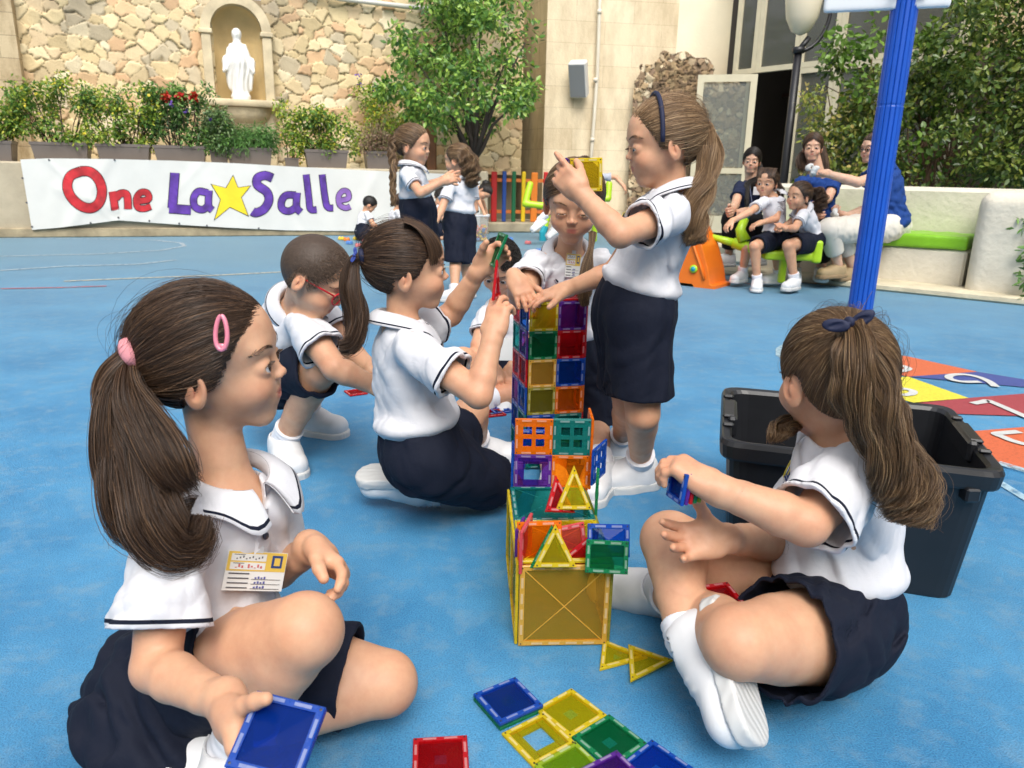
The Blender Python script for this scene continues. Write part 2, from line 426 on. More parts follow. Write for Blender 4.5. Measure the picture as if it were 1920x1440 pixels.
# hopscotch grid
HA, HB, HC = G(1700, 667), G(1920, 712), G(1640, 712)
ex_ = G(1920, 711) - G(1811, 690); 
def hop(name, corners, col, digit=None):
    mb = MB(); cs = [G(x, y, .004) for x, y in corners]; mb.add(cs, [[3, 2, 1, 0]]); return tag(mb.build(name, paint('paint_' + name.split('_')[1], col, .3)), kind='structure')
hop('hopscotch_orange_marking', [(1560, 672), (1697, 667), (1833, 697), (1703, 706), (1560, 709)], (.58, .13, .05, 1))
hop('hopscotch_blue_marking', [(1703, 706), (1833, 697), (1920, 711), (2100, 742), (1920, 737), (1816, 746)][:4] + [(1816, 746)], (.05, .075, .27, 1))
hop('hopscotch_yellow_marking', [(1560, 713), (1703, 706), (1816, 746), (1717, 756), (1560, 765)], (.66, .60, .05, 1))
hop('hopscotch_crimson_marking', [(1560, 768), (1816, 746), (2100, 724), (2100, 786), (1814, 809), (1560, 830)], (.33, .045, .06, 1))
hop('hopscotch_vermilion_marking', [(1700, 818), (1814, 809), (2100, 786), (2100, 935), (1880, 871)], (.58, .12, .045, 1))
def stroke(pts, w=.034, nm='painted_numeral_marking'):
    p = np.array([G(1180 + x / 2.572, 560 + y / 2.572) for x, y in pts]); q = []
    for i in range(len(p) - 1):
        p0, p1, p2, p3 = p[max(i - 1, 0)], p[i], p[i + 1], p[min(i + 2, len(p) - 1)]
        for f2 in np.linspace(0, 1, 7, endpoint=(i == len(p) - 2)): q.append(.5 * (2 * p1 + (p2 - p0) * f2 + (2 * p0 - 5 * p1 + 4 * p2 - p3) * f2 ** 2 + (3 * p1 - p0 - 3 * p2 + p3) * f2 ** 3))
    return strip(nm, q, w, paint('numeral_white', (.55, .56, .55, 1), .15), .008)
stroke([(1765, 432), (1735, 408), (1690, 388), (1640, 376), (1590, 372), (1552, 376), (1538, 386), (1556, 398), (1610, 408), (1690, 408)])
stroke([(1655, 514), (1700, 506), (1725, 500), (1745, 506), (1820, 538), (1920, 582)])
stroke([(1225, 330), (1270, 327), (1320, 332), (1345, 345), (1310, 357), (1225, 358)])
stroke([(1270, 447), (1320, 442), (1365, 452), (1362, 466), (1325, 472), (1270, 468)])
stroke([(1880, 650), (1830, 654), (1768, 661), (1800, 676), (1850, 696), (1920, 712), (1980, 700)])
strip('hopscotch_border_marking', GL((1560, 668), (1650, 660), (1690, 668)), .03, paint('pale_line', (.40, .58, .68, 1), alpha=.8))
strip('hopscotch_border_marking', GL((1870, 870), (1920, 885), (2050, 920)), .04, MATS['pale_line'], .006)
strip('hopscotch_border_marking', GL((1860, 898), (1920, 935), (2000, 980)), .03, MATS['pale_line'])
strip('painted_circle_marking', GL((1500, 640), (1475, 645), (1460, 655), (1460, 668), (1480, 680)), .03, paint('numeral_white2', (.36, .50, .56, 1), alpha=.8))

# ------------------------------------------------------------------ walls
def lime(name, c1, c2, grout=(.30, .24, .15, 1), bw=.62, bh=.28, mort=.006, stain=.5, coord='UV'):
    m, nt, b, out = newmat(name); tc = N(nt, 'ShaderNodeTexCoord')
    br = N(nt, 'ShaderNodeTexBrick'); br.inputs['Scale'].default_value = 1; br.inputs['Brick Width'].default_value = bw; br.inputs['Row Height'].default_value = bh; br.inputs['Mortar Size'].default_value = mort; br.inputs['Mortar Smooth'].default_value = .6
    br.inputs['Color1'].default_value = c1; br.inputs['Color2'].default_value = c2; br.inputs['Mortar'].default_value = grout
    at = N(nt, 'ShaderNodeAttribute', attribute_name='wall_uv'); nt.links.new(at.outputs['Vector'], br.inputs['Vector'])
    nz = N(nt, 'ShaderNodeTexNoise'); nz.inputs['Scale'].default_value = 1.4; nz.inputs['Detail'].default_value = 10; nz.inputs['Roughness'].default_value = .7
    mp = N(nt, 'ShaderNodeMapping'); mp.inputs['Scale'].default_value = (2.2, 2.2, .8); nt.links.new(tc.outputs['Object'], mp.inputs[0]); nt.links.new(mp.outputs[0], nz.inputs['Vector'])
    cr = N(nt, 'ShaderNodeValToRGB'); cr.color_ramp.elements[0].position = .34; cr.color_ramp.elements[0].color = (1 - stain, 1 - stain * 1.1, 1 - stain * 1.25, 1); cr.color_ramp.elements[1].position = .60; cr.color_ramp.elements[1].color = (1, 1, 1, 1)
    nt.links.new(nz.outputs[0], cr.inputs[0]); mx = N(nt, 'ShaderNodeMixRGB', blend_type='MULTIPLY'); mx.inputs[0].default_value = 1; nt.links.new(br.outputs[0], mx.inputs[1]); nt.links.new(cr.outputs[0], mx.inputs[2])
    nt.links.new(mx.outputs[0], b.inputs['Base Color']); b.inputs['Roughness'].default_value = .9
    n2 = N(nt, 'ShaderNodeTexNoise'); n2.inputs['Scale'].default_value = 40; n2.inputs['Detail'].default_value = 8; nt.links.new(tc.outputs['Object'], n2.inputs['Vector'])
    bp = N(nt, 'ShaderNodeBump'); bp.inputs['Strength'].default_value = .5; bp.inputs['Distance'].default_value = .01; nt.links.new(n2.outputs[0], bp.inputs['Height']); nt.links.new(bp.outputs[0], b.inputs['Normal'])
    return m
def wall_box(name, a, b, h0, h1, thick, m, parent=None):
    """upright slab from ground point a to b (front face), thick behind; wall_uv = (distance, height)"""
    a = V(a[0], a[1], 0); b = V(b[0], b[1], 0); d = nrm(b - a); n = V(-d[1], d[0], 0)
    if n @ (CAM * V(1, 1, 0) - a) > 0: n = -n
    L = np.linalg.norm(b - a); vs_ = []; uv = []; ff = []
    def quad(p, q): base = len(vs_); vs_.extend(p); uv.extend(q); ff.append([base, base + 1, base + 2, base + 3])
    z0, z1 = V(0, 0, h0), V(0, 0, h1); t = n * thick
    quad([a + z0, b + z0, b + z1, a + z1], [(0, h0, 0), (L, h0, 0), (L, h1, 0), (0, h1, 0)])
    quad([a + z1, b + z1, b + z1 + t, a + z1 + t], [(0, 0, 0), (L, 0, 0), (L, thick, 0), (0, thick, 0)])
    quad([a + z0 + t, a + z0, a + z1, a + z1 + t], [(thick, h0, 0), (0, h0, 0), (0, h1, 0), (thick, h1, 0)])
    quad([b + z0, b + z0 + t, b + z1 + t, b + z1], [(0, h0, 0), (thick, h0, 0), (thick, h1, 0), (0, h1, 0)])
    quad([b + z0 + t, a + z0 + t, a + z1 + t, b + z1 + t], [(0, h0, 0), (L, h0, 0), (L, h1, 0), (0, h1, 0)])
    return np_mesh(name, vs_, ff, m, parent, False, attrs={'wall_uv': np.array(uv)})
def rubble(name, origin, ux, W_, H_, cell, cols, parent=None, res=.014, depth=.03, mortar=(.30, .23, .13), seed=1, mask=None, ratio=1.0, moss=None, vcol_var=.12):
    """a face of irregular stones: real relief, one colour per stone"""
    rng = np.random.default_rng(seed); nx, nz = int(W_ / res) + 1, int(H_ / res) + 1; X, Z = np.meshgrid(np.linspace(0, W_, nx), np.linspace(0, H_, nz), indexing='ij')
    gx, gz = int(W_ / cell) + 3, int(H_ / cell / ratio) + 3
    sx = (np.arange(gx)[:, None] - 1 + rng.uniform(.08, .92, (gx, gz))) * cell; sz = (np.arange(gz)[None] - 1 + rng.uniform(.08, .92, (gx, gz))) * cell * ratio
    wx = X + .012 * np.sin(Z * 31 + 3 * np.sin(X * 17)); wz = Z + .012 * np.sin(X * 27 + 2 * np.sin(Z * 23)); ci = np.clip((wx / cell).astype(int) + 1, 0, gx - 1); cj = np.clip((wz / cell / ratio).astype(int) + 1, 0, gz - 1)
    d1 = np.full(X.shape, 9.); d2 = np.full(X.shape, 9.); id_ = np.zeros(X.shape, int)
    wgt = rng.uniform(-.25, .25, (gx, gz)) * cell
    for a in range(-2, 3):
        for b in range(-2, 3):
            i = np.clip(ci + a, 0, gx - 1); j = np.clip(cj + b, 0, gz - 1); dx = np.abs(wx - sx[i, j]); dz = np.abs(wz - sz[i, j]) / ratio
            d = (dx ** 2.6 + dz ** 2.6) ** (1 / 2.6) + wgt[i, j]; nid = i * gz + j; new = d < d1
            d2 = np.where(new, d1, np.where((d < d2) & (nid != id_), d, d2)); id_ = np.where(new, nid, id_); d1 = np.where(new, d, d1)
    edge = d2 - d1; e = np.clip(edge / (.13 * cell), 0, 1); prof = (1 - (1 - e) ** 2.5)
    off = rng.uniform(.35, 1.0, gx * gz); tl = rng.normal(size=(gx * gz, 2)) * .10; cx = sx.ravel()[id_]; cz = sz.ravel()[id_]
    nzv = sum(np.sin(X * f * 1.3 + Z * f + p) * np.sin(Z * f * .9 - X * f * .4 + p * 2) / k for k, (f, p) in enumerate(((23, 1), (57, 2), (131, 3), (240, 5)), 1)) * .25
    hgt = depth * prof * (off[id_] + tl[id_, 0] * (X - cx) / cell * 3 + tl[id_, 1] * (Z - cz) / cell * 3) + nzv * depth * .18 * prof
    pal = np.array(cols); pc = pal[rng.integers(0, len(pal), gx * gz)] * rng.uniform(1 - vcol_var, 1 + vcol_var, (gx * gz, 1)); c = pc[id_] * (1 + .10 * nzv[..., None])
    mm = np.clip((e - .10) / .25, 0, 1)[..., None]; c = c * mm + np.array(mortar) * (1 - mm)
    if moss is not None: w = moss(X, Z)[..., None] * (.55 + .45 * np.clip(nzv, -1, 1)[..., None]); c = c * (1 - w) + np.array((.10, .085, .065)) * w
    ux = nrm(V(ux[0], ux[1], 0)); n = V(ux[1], -ux[0], 0)
    if n @ (CAM - origin) < 0: n = -n
    Pv = np.asarray(origin)[None, None] + X[..., None] * ux + Z[..., None] * V(0, 0, 1) + hgt[..., None] * n
    i = np.arange(nx - 1)[:, None]; j = np.arange(nz - 1)[None]; a = i * nz + j; Fq = np.stack([a, a + nz, a + nz + 1, a + 1], -1).reshape(-1, 4)
    if mask is not None: ok = mask(X, Z).ravel(); Fq = Fq[ok[Fq].all(1)]
    if 'rubble' not in MATS:
        m, nt, b, out = newmat('rubble'); at = N(nt, 'ShaderNodeAttribute', attribute_name='col'); nt.links.new(at.outputs['Color'], b.inputs['Base Color']); b.inputs['Roughness'].default_value = .92; bump(nt, b, 55, .6, .01, detail=9); MATS['rubble'] = m
    return np_mesh(name, Pv.reshape(-1, 3), Fq, MATS['rubble'], parent, True, attrs={'col': c.reshape(-1, 3)})

# low planter wall with the banner
WA, WB = G(-260, 447), G(915, 439); wd = nrm(WB - WA); wn_ = V(-wd[1], wd[0], 0); LWH = .885
t = thing('planter_wall', WA, 'long low cream rendered wall carrying the hand painted banner and the row of planters', 'wall')
plaster = mat('cream_render', (.50, .43, .31, 1), .9, var=.18, vscale=3, bs=40, bstr=.4, bdist=.01)
mb = MB(); mid = (WA + WB) / 2; Lw = np.linalg.norm(WB - WA); Mw = np.array([wd, wn_, (0, 0, 1)]).T
mb.box(mid + wn_ * .65 + V(0, 0, LWH / 2), (Lw, 1.3, LWH), Mw, .02); mb.build('wall_body', plaster, t)
mb = MB(); mb.box(mid + wn_ * .0 + V(0, 0, .055), (Lw, .10, .11), Mw, .01); mb.build('plinth', mat('stone_plinth', (.34, .28, .18, 1), .9, var=.3, vscale=6, bs=30, bstr=.6, bdist=.01), t)
def onwall(x, y, off=0.0):
    """pixel -> point on the low wall's front plane, off metres in front"""
    d = ray(x, y); n = wn_; return CAM + d * (((WA - n * off - CAM) @ n) / (d @ n))
# rear stone wall
RA = WA + wn_ * 1.45; RB = G(760, 440) + wn_ * 1.45 + wd * 2.2
stone_cols = [(.68, .54, .31), (.74, .61, .38), (.64, .50, .28), (.72, .55, .31), (.64, .42, .24), (.76, .65, .44), (.62, .49, .29), (.70, .54, .33), (.68, .47, .27), (.56, .47, .32), (.74, .60, .36), (.72, .58, .33)]
wall_t = thing('stone_wall', RA, 'tall wall of irregular yellow and orange stones behind the planters', 'wall')
Lr = np.linalg.norm(RB - RA)
def niche_u(px): d = ray(px, 150); q = CAM + d * (((RA - CAM) @ wn_) / (d @ wn_)); return float((q - RA) @ wd)
u0_, u1_ = niche_u(400), niche_u(505)
moss = lambda X, Z: np.clip((Z - 1.9 - .35 * np.sin(X * 2.3) - .2 * np.sin(X * 5.1)) / 1.0, 0, .75) * (1 - np.clip((X - u1_ - .6) / 1.0, 0, 1) * .5)
rubble('stone_face', RA + V(0, 0, LWH - .05), wd, Lr, 3.35 - LWH, .185, stone_cols, wall_t, res=.0145, depth=.045, seed=4, mask=lambda X, Z: ~((X > u0_ + .05) & (X < u1_ - .05) & (Z < 3.2 - LWH)), moss=moss, ratio=.82)
mb = MB(); mb.box((RA + RB) / 2 + wn_ * .60 + V(0, 0, 1.6), (Lr, .4, 3.2), Mw); mb.build('wall_core', mat('core_stone', (.3, .24, .15, 1), .9), wall_t)
mb = MB(); a_ = onwall(640, 0); 
def onrear(x, y, off=0.0): d = ray(x, y); return CAM + d * (((RA - wn_ * off - CAM) @ wn_) / (d @ wn_))
mb.tube([onrear(560, -22, .12), onrear(640, -2, .12), onrear(760, 12, .12), onrear(860, 22, .12), onrear(930, 30, .12)], .035, 8); tag(mb.build('wall_pipe', mat('white_pipe', (.62, .60, .54, 1), .5), smooth=True), 'white pipe running along the top of the stone wall', 'pipe')
# ashlar pilaster on the left
ash = lime('ashlar', (.58, .47, .30, 1), (.50, .39, .24, 1), bw=.5, bh=.27, stain=.55)
wall_box('stone_pilaster', onrear(-120, 150, .18), onrear(42, 150, .18), 0, 3.4, .3, ash); tag(bpy.data.objects['stone_pilaster'], 'smooth block pilaster at the left end of the stone wall', 'pilaster')

# niche with statue
NC = onrear(452, 180, .10); nch = V(NC[0], NC[1], 0); half_o, half_i = .46, .335; zb, zs = 1.78, 2.62
Mn = np.array([wd, wn_, (0, 0, 1)]).T
ns_m = mat('niche_stone', (.60, .50, .33, 1), .9, var=.2, vscale=5, bs=40, bstr=.5, bdist=.01); ni_m = mat('niche_inner', (.74, .56, .28, 1), .9, var=.15, vscale=3, bs=30, bstr=.4, bdist=.01)
nt_ = thing('stone_niche', nch, 'arched limestone niche with fluted basin ledge let into the stone wall', 'niche')
mb = MB()
for sx in SY: mb.box(nch + wd * sx * (half_o + half_i) / 2 + V(0, 0, (zb + zs) / 2), (half_o - half_i, .22, zs - zb), Mn, .01)
for sx in SY: mb.box(nch + wd * sx * (half_o + half_i) / 2 + V(0, 0, zs + .03), (half_o - half_i + .05, .27, .06), Mn, .01)
n_ = 18
for k in range(n_):
    t0, t1 = math.pi * k / n_, math.pi * (k + 1) / n_; q = []
    for rr in (half_i, half_o):
        for tt in (t0, t1): q.append((rr * math.cos(tt), rr * math.sin(tt)))
    pts = [nch + wd * a_ + V(0, 0, zs + .06 + b_) - wn_ * .12 for a_, b_ in (q[0], q[2], q[3], q[1])]; mb.prism(pts, wn_ * .24)
mb.build('arch_frame', ns_m, nt_)
mb = MB(); K = 16; rows = []
zz = list(np.linspace(zb, zs + .06, 6)); 
for z in zz: rows.append([nch + wd * half_i * math.cos(t) + wn_ * (.06 + half_i * .72 * math.sin(t)) + V(0, 0, z) for t in np.linspace(0, math.pi, K + 1)])
for j in range(1, 9):
    f_ = math.pi / 2 * j / 8; rows.append([nch + wd * half_i * math.cos(t) * math.cos(f_) + wn_ * (.06 + half_i * .62 * math.sin(t) * math.cos(f_)) + V(0, 0, zs + .06 + half_i * math.sin(f_)) for t in np.linspace(0, math.pi, K + 1)])
vv = [p for r_ in rows for p in r_]; mb.add(vv, [[i * (K + 1) + k, i * (K + 1) + k + 1, (i + 1) * (K + 1) + k + 1, (i + 1) * (K + 1) + k] for i in range(len(rows) - 1) for k in range(K)]); mb.build('recess', ni_m, nt_, smooth=True)
mb = MB(); mb.box(nch + V(0, 0, zb - .05) + wn_ * .1, (half_o * 2 + .1, .75, .10), Mn, .015)
prof = [(.30, 0), (.36, .05), (.40, .12), (.41, .18), (.43, .20)]; vv = []
Kf = 44
for rr, z in prof:
    for k in range(Kf + 1):
        tt = math.pi + math.pi * k / Kf; f2 = 1 + .03 * math.cos(k * math.pi) * (1 if z < .19 else 0); vv.append(nch + wd * rr * f2 * math.cos(tt) + wn_ * rr * .8 * f2 * math.sin(tt) + V(0, 0, zb - .31 + z))
mb.add(vv, [[i * (Kf + 1) + k, i * (Kf + 1) + k + 1, (i + 1) * (Kf + 1) + k + 1, (i + 1) * (Kf + 1) + k] for i in range(len(prof) - 1) for k in range(Kf)]); mb.build('basin', ns_m, nt_, smooth=True)
mb = MB(); mb.box(nch + V(0, 0, (zb - .3 + .5) / 2 + .2) + wn_ * .05 + wd * .08, (.72, .3, zb - .3 - .5 + .1), Mn, .02); mb.build('pier', ns_m, nt_)
# statue: robed figure with open hands
S = SDF(); sb = nch + V(0, 0, zb) - wn_ * .02; T_ = lambda x, y, z: sb + wd * x + wn_ * y + V(0, 0, z)
Ms = np.array([wd, wn_, (0, 0, 1)]).T
S.ell(T_(0, 0, .05), V(.14, .12, .07), Ms, .02); S.cone(T_(0, 0, .12), T_(0, 0, .50), .105, .12, .03); S.cone(T_(0, 0, .5), T_(0, 0, .74), .115, .055, .04)
for sx in SY:
    S.cone(T_(sx * .08, 0, .70), T_(sx * .155, -.01, .52), .045, .045, .03); S.cone(T_(sx * .155, -.01, .52), T_(sx * .185, -.06, .40), .045, .03, .02); S.cone(T_(sx * .17, .01, .5), T_(sx * .12, .02, .16), .05, .035, .05)
    S.ell(T_(sx * .195, -.09, .375), V(.018, .03, .03), Ms, .01)
S.ell(T_(0, -.01, .86), V(.052, .058, .072), Ms, .02); S.ell(T_(0, .012, .87), V(.066, .062, .078), Ms, .01); S.cone(T_(0, 0, .74), T_(0, 0, .85), .05, .045, .03)
S.ell(T_(0, -.066, .855), V(.01, .012, .02), Ms, .01)
c0 = T_(0, 0, 0).astype(np.float32); wd32 = wd.astype(np.float32)
S.warp(lambda p: (.006 * np.sin(((p - c0) @ wd32) * 95 + 2.2 * np.sin((p - c0)[:, 2] * 9)) * np.clip(((p - c0)[:, 2] < .74) * 1.0, 0, 1)).astype(np.float32))
S.cone(T_(0, -.03, 0.0), T_(0, -.03, .01), .12, .12, .01)
v, f_ = S.mesh(.008); o = np_mesh('robed_statue', v, f_, mat('white_statue', (.82, .81, .78, 1), .45, var=.05), None, True)
tag(o, 'white painted statue of a veiled woman with open hands standing in the arched niche', 'statue')

# banner: cloth sheet with lettering cut as thin shapes on it
bt = thing('banner', onwall(60, 300), 'long white cloth banner with hand painted red and purple letters and a yellow star', 'banner')
top = [(38, 299), (90, 297), (200, 298), (320, 301), (440, 306), (560, 313), (680, 319), (742, 322), (830, 326), (900, 329)]; bot = [(60, 431), (110, 427), (175, 419), (222, 413), (330, 421), (430, 427), (540, 432), (640, 433), (746, 435), (830, 437), (900, 438)]
def ipt(arr, t):
    x = arr[0][0] + (arr[-1][0] - arr[0][0]) * t; return x, float(np.interp(x, [p[0] for p in arr], [p[1] for p in arr]))
nu, nv = 220, 36; vv = []
def bsurf(u, v, off=0.0):
    a, b = ipt(top, u), ipt(bot, u); x = a[0] * (1 - v) + b[0] * v; y = a[1] * (1 - v) + b[1] * v; return x, y
def brel(x, y):   # cloth relief in metres
    w = .006 * math.exp(-((x - 330 + .9 * (y - 360)) / 9) ** 2) - .006 * math.exp(-((x - 520 - .7 * (y - 360)) / 10) ** 2) + .007 * math.exp(-((x - 120 - 1.1 * (y - 330)) / 8) ** 2) + .006 * math.exp(-((x - 690 + .5 * (y - 360)) / 9) ** 2) + .010 * math.sin(x * .021 + y * .012) + .004 * math.sin(x * .043 - y * .02 + 2 * math.sin(x * .009)) + .012 * math.exp(-((x - 205 + .6 * (y - 300)) / 14) ** 2) + .010 * math.exp(-((y - 415 + (x - 222) * .5) / 12) ** 2) * math.exp(-((x - 160) / 80) ** 2)
    w += .010 * math.exp(-((y - 395 - (x - 222) * .35) / 10) ** 2) * (100 < x < 222) + .0012 * math.sin(x * .13 + y * .05)
    return .075 + w
for i in range(nu + 1):
    for j in range(nv + 1): x, y = bsurf(i / nu, j / nv); vv.append(onwall(x, y, brel(x, y)))
mb = MB(); mb.add(vv, [[i * (nv + 1) + j, i * (nv + 1) + j + 1, (i + 1) * (nv + 1) + j + 1, (i + 1) * (nv + 1) + j] for i in range(nu) for j in range(nv)])
mb.build('cloth', mat('banner_cloth', (.66, .66, .63, 1), .7, var=.05, vscale=3), bt, smooth=True)
def blot(name, segs, m, w, parent, off=.006):
    """brush strokes: polylines (pixels) of width w pixels laid on the banner"""
    mb = MB(); k_ = 0
    for s_ in segs:
        ww = w
        if isinstance(s_, tuple) and isinstance(s_[0], (int, float)) and isinstance(s_[1], list): ww, s_ = s_
        # smooth the polyline
        p = np.array(s_, float); P2 = []
        for i in range(len(p) - 1):
            p0, p1, p2, p3 = p[max(i - 1, 0)], p[i], p[i + 1], p[min(i + 2, len(p) - 1)]
            for f2 in np.linspace(0, 1, 6, endpoint=(i == len(p) - 2)): P2.append(.5 * (2 * p1 + (p2 - p0) * f2 + (2 * p0 - 5 * p1 + 4 * p2 - p3) * f2 ** 2 + (3 * p1 - p0 - 3 * p2 + p3) * f2 ** 3))
        L = []; R2 = []
        for i, q in enumerate(P2):
            d = P2[min(i + 1, len(P2) - 1)] - P2[max(i - 1, 0)]; d = d / (np.hypot(*d) + 1e-9); n = np.array([-d[1], d[0]]); k_ += 1; o2 = off + .0003 * (k_ % 3)
            for lst, sg in ((L, 1), (R2, -1)): z = q + n * sg * ww / 2; lst.append(onwall(z[0], z[1], brel(*z) + off))
        k = len(L); mb.add(L + R2, [[i, i + 1, k + i + 1, k + i] for i in range(k - 1)])
    return mb.build(name, m, parent)
redp = mat('banner_red', (.50, .02, .028, 1), .7, var=.35, vscale=9); purp = mat('banner_purple', (.10, .035, .30, 1), .7, var=.45, vscale=9); lilac = mat('banner_lilac', (.24, .12, .42, 1), .7, var=.3, vscale=9); yel = mat('banner_yellow', (.80, .62, .02, 1), .7, var=.08, vscale=6); ink = mat('banner_ink', (.02, .015, .02, 1), .7)
LET = [('letter', 17, redp, [[(152, 321), (132, 330), (126, 350), (134, 370), (152, 386), (172, 390), (187, 378), (191, 355), (183, 334), (168, 322), (150, 321)]]),
       ('letter', 13, redp, [[(211, 359), (216, 394)], [(217, 372), (226, 363), (238, 366), (240, 392)]]),
       ('letter', 11, redp, [[(256, 377), (278, 374), (276, 362), (264, 361), (256, 372), (258, 388), (270, 391), (283, 387)]]),
       ('letter', 16, purp, [[(328, 324), (323, 390)], [(317, 391), (358, 394)]]),
       ('letter', 12, purp, [[(390, 362), (372, 359), (363, 372), (366, 388), (380, 393), (392, 384)], [(392, 357), (391, 385), (398, 394)]]),
       ('letter', 15, purp, [[(511, 334), (497, 329), (483, 334), (483, 347), (500, 360), (504, 376), (495, 392), (480, 399), (473, 396)]]),
       ('letter', 12, purp, [[(555, 366), (537, 366), (528, 377), (529, 391), (542, 396), (556, 388)], [(557, 361), (556, 388), (564, 398)]]),
       ('letter', 11, purp, [[(574, 327), (579, 370), (582, 392), (594, 393)]]), ('letter', 11, purp, [[(604, 327), (609, 368), (614, 388), (625, 390)]]),
       ('letter', 9, lilac, [[(636, 376), (653, 372), (652, 360), (643, 358), (635, 368), (637, 384), (648, 390), (657, 387)]])]
for nm, w, m, segs in LET:
    blot('letter_outline', segs, ink, w + 2.6, bt, .004); blot(nm, segs, m, w, bt, .008)
stp = [(437, 330), (446, 352), (469, 349), (452, 370), (465, 404), (431, 388), (403, 411), (414, 374), (397, 346), (424, 353)]
mb = MB(); cst = (435, 368)
for sc, off, mi in ((1.07, .004, 0), (1.0, .008, 1)):
    mb.mi = mi; pp = [(cst[0] + (x - cst[0]) * sc, cst[1] + (y - cst[1]) * sc) for x, y in stp]
    ring = [onwall(x, y, brel(x, y) + off) for x, y in pp]; mb.add(ring + [onwall(*cst, brel(*cst) + off)], [[i, (i + 1) % 10, 10] for i in range(10)])
mb.build('star', [ink, yel], bt)
mb = MB()
for x, y in [(42, 334), (50, 380), (60, 425), (170, 413 + 5), (222, 408), (280, 414), (336, 419), (388, 423), (485, 428), (92, 300), (215, 300)]:
    mb = MB(); c = onwall(x, y, brel(x, y) + .004); mb.lathe(c, [(0, .004), (.011, .003), (.012, 0)], 10, np.array([wd, (0, 0, 1), -wn_]).T)
    mb.build('eyelet', mat('eyelet_metal', (.12, .12, .13, 1), .4, metal=.5), bt)

# ------------------------------------------------------------------ plants
def leaf_mat(name, cols, rough=.45):
    if name in MATS: return MATS[name]
    m, nt, b, out = newmat(name); g = N(nt, 'ShaderNodeNewGeometry'); cr = N(nt, 'ShaderNodeValToRGB'); e = cr.color_ramp.elements
    e[0].color = cols[0]; e[0].position = 0; e[1].color = cols[-1]; e[1].position = 1
    for k, c in enumerate(cols[1:-1], 1): q = e.new(k / (len(cols) - 1)); q.color = c
    nt.links.new(g.outputs['Random Per Island'], cr.inputs[0]); nt.links.new(cr.outputs[0], b.inputs['Base Color']); b.inputs['Roughness'].default_value = rough
    tr = N(nt, 'ShaderNodeBsdfTranslucent'); ms = N(nt, 'ShaderNodeMixShader'); ms.inputs[0].default_value = .22; nt.links.new(cr.outputs[0], tr.inputs[0]); nt.links.new(b.outputs[0], ms.inputs[1]); nt.links.new(tr.outputs[0], ms.inputs[2]); nt.links.new(ms.outputs[0], out.inputs[0])
    MATS[name] = m; return m
def leaves(name, cents, rads, per, size, m, parent, seed=0, asp=.5, droop=.3, up=.2, shell=.5):
    """leaf shaped faces spread through clumps; a folded six sided blade each"""
    rng = np.random.default_rng(seed); cents = np.asarray(cents, float); n = len(cents) * per; ci = np.repeat(np.arange(len(cents)), per)
    d = rng.normal(size=(n, 3)); d /= np.linalg.norm(d, axis=1, keepdims=True); rr = rng.uniform(0, 1, n) ** shell
    rads = np.asarray(rads, float).reshape(-1, 1) if np.ndim(rads) == 1 else np.asarray(rads, float); p = cents[ci] + d * rr[:, None] * rads[ci]
    ax = d * .6 + rng.normal(size=(n, 3)) * .6 + V(0, 0, -droop); ax /= np.linalg.norm(ax, axis=1, keepdims=True)
    nr = rng.normal(size=(n, 3)) * .6 + V(0, -.15, up + .5); sd = np.cross(ax, nr); sd /= np.linalg.norm(sd, axis=1, keepdims=True) + 1e-9; nn = np.cross(sd, ax)
    L = size * rng.uniform(.55, 1.15, n)[:, None]; w = L * asp * .5
    v = np.stack([p, p + ax * L * .38 + sd * w + nn * L * .05, p + ax * L * .75 + sd * w * .7 + nn * L * .03, p + ax * L, p + ax * L * .75 - sd * w * .7 + nn * L * .03, p + ax * L * .38 - sd * w + nn * L * .05], 1).reshape(-1, 3)
    b = np.arange(n)[:, None] * 6; F_ = np.concatenate([b + np.array([[0, 1, 2, 3]]), b + np.array([[0, 3, 4, 5]])])
    return np_mesh(name, v, F_, m, parent, False)
def C4(r, g, b): return (r, g, b, 1)
green_y = leaf_mat('leaf_yellow_green', [C4(.08, .17, .03), C4(.16, .29, .04), C4(.30, .42, .05), C4(.56, .54, .07)]); green_d = leaf_mat('leaf_green', [C4(.04, .11, .03), C4(.08, .19, .04), C4(.14, .28, .06), C4(.26, .40, .08)])
green_g = leaf_mat('leaf_grey_green', [C4(.08, .14, .05), C4(.15, .23, .09), C4(.24, .32, .13)]); green_l = leaf_mat('leaf_fern', [C4(.05, .14, .03), C4(.10, .24, .05), C4(.16, .32, .07)]); dry = leaf_mat('leaf_dry', [C4(.20, .10, .08), C4(.30, .19, .13), C4(.36, .28, .16), C4(.16, .18, .05)])
yellow_f = leaf_mat('yellow_flower', [C4(.6, .5, .03), C4(.75, .6, .05)]); red_f = leaf_mat('red_flower', [C4(.45, .02, .015), C4(.6, .05, .02)]); vio = leaf_mat('violet_flower', [C4(.16, .08, .4), C4(.22, .12, .5)])
bark = mat('bark', (.055, .035, .022, 1), .9, var=.3, vscale=20, bs=40, bstr=.7, bdist=.01); grey_pl = mat('planter_plastic', (.155, .132, .118, 1), .45, var=.08, vscale=4); soil = mat('soil', (.03, .02, .012, 1), .95, bs=60, bstr=.8, bdist=.01)
RNG = np.random.default_rng(11)
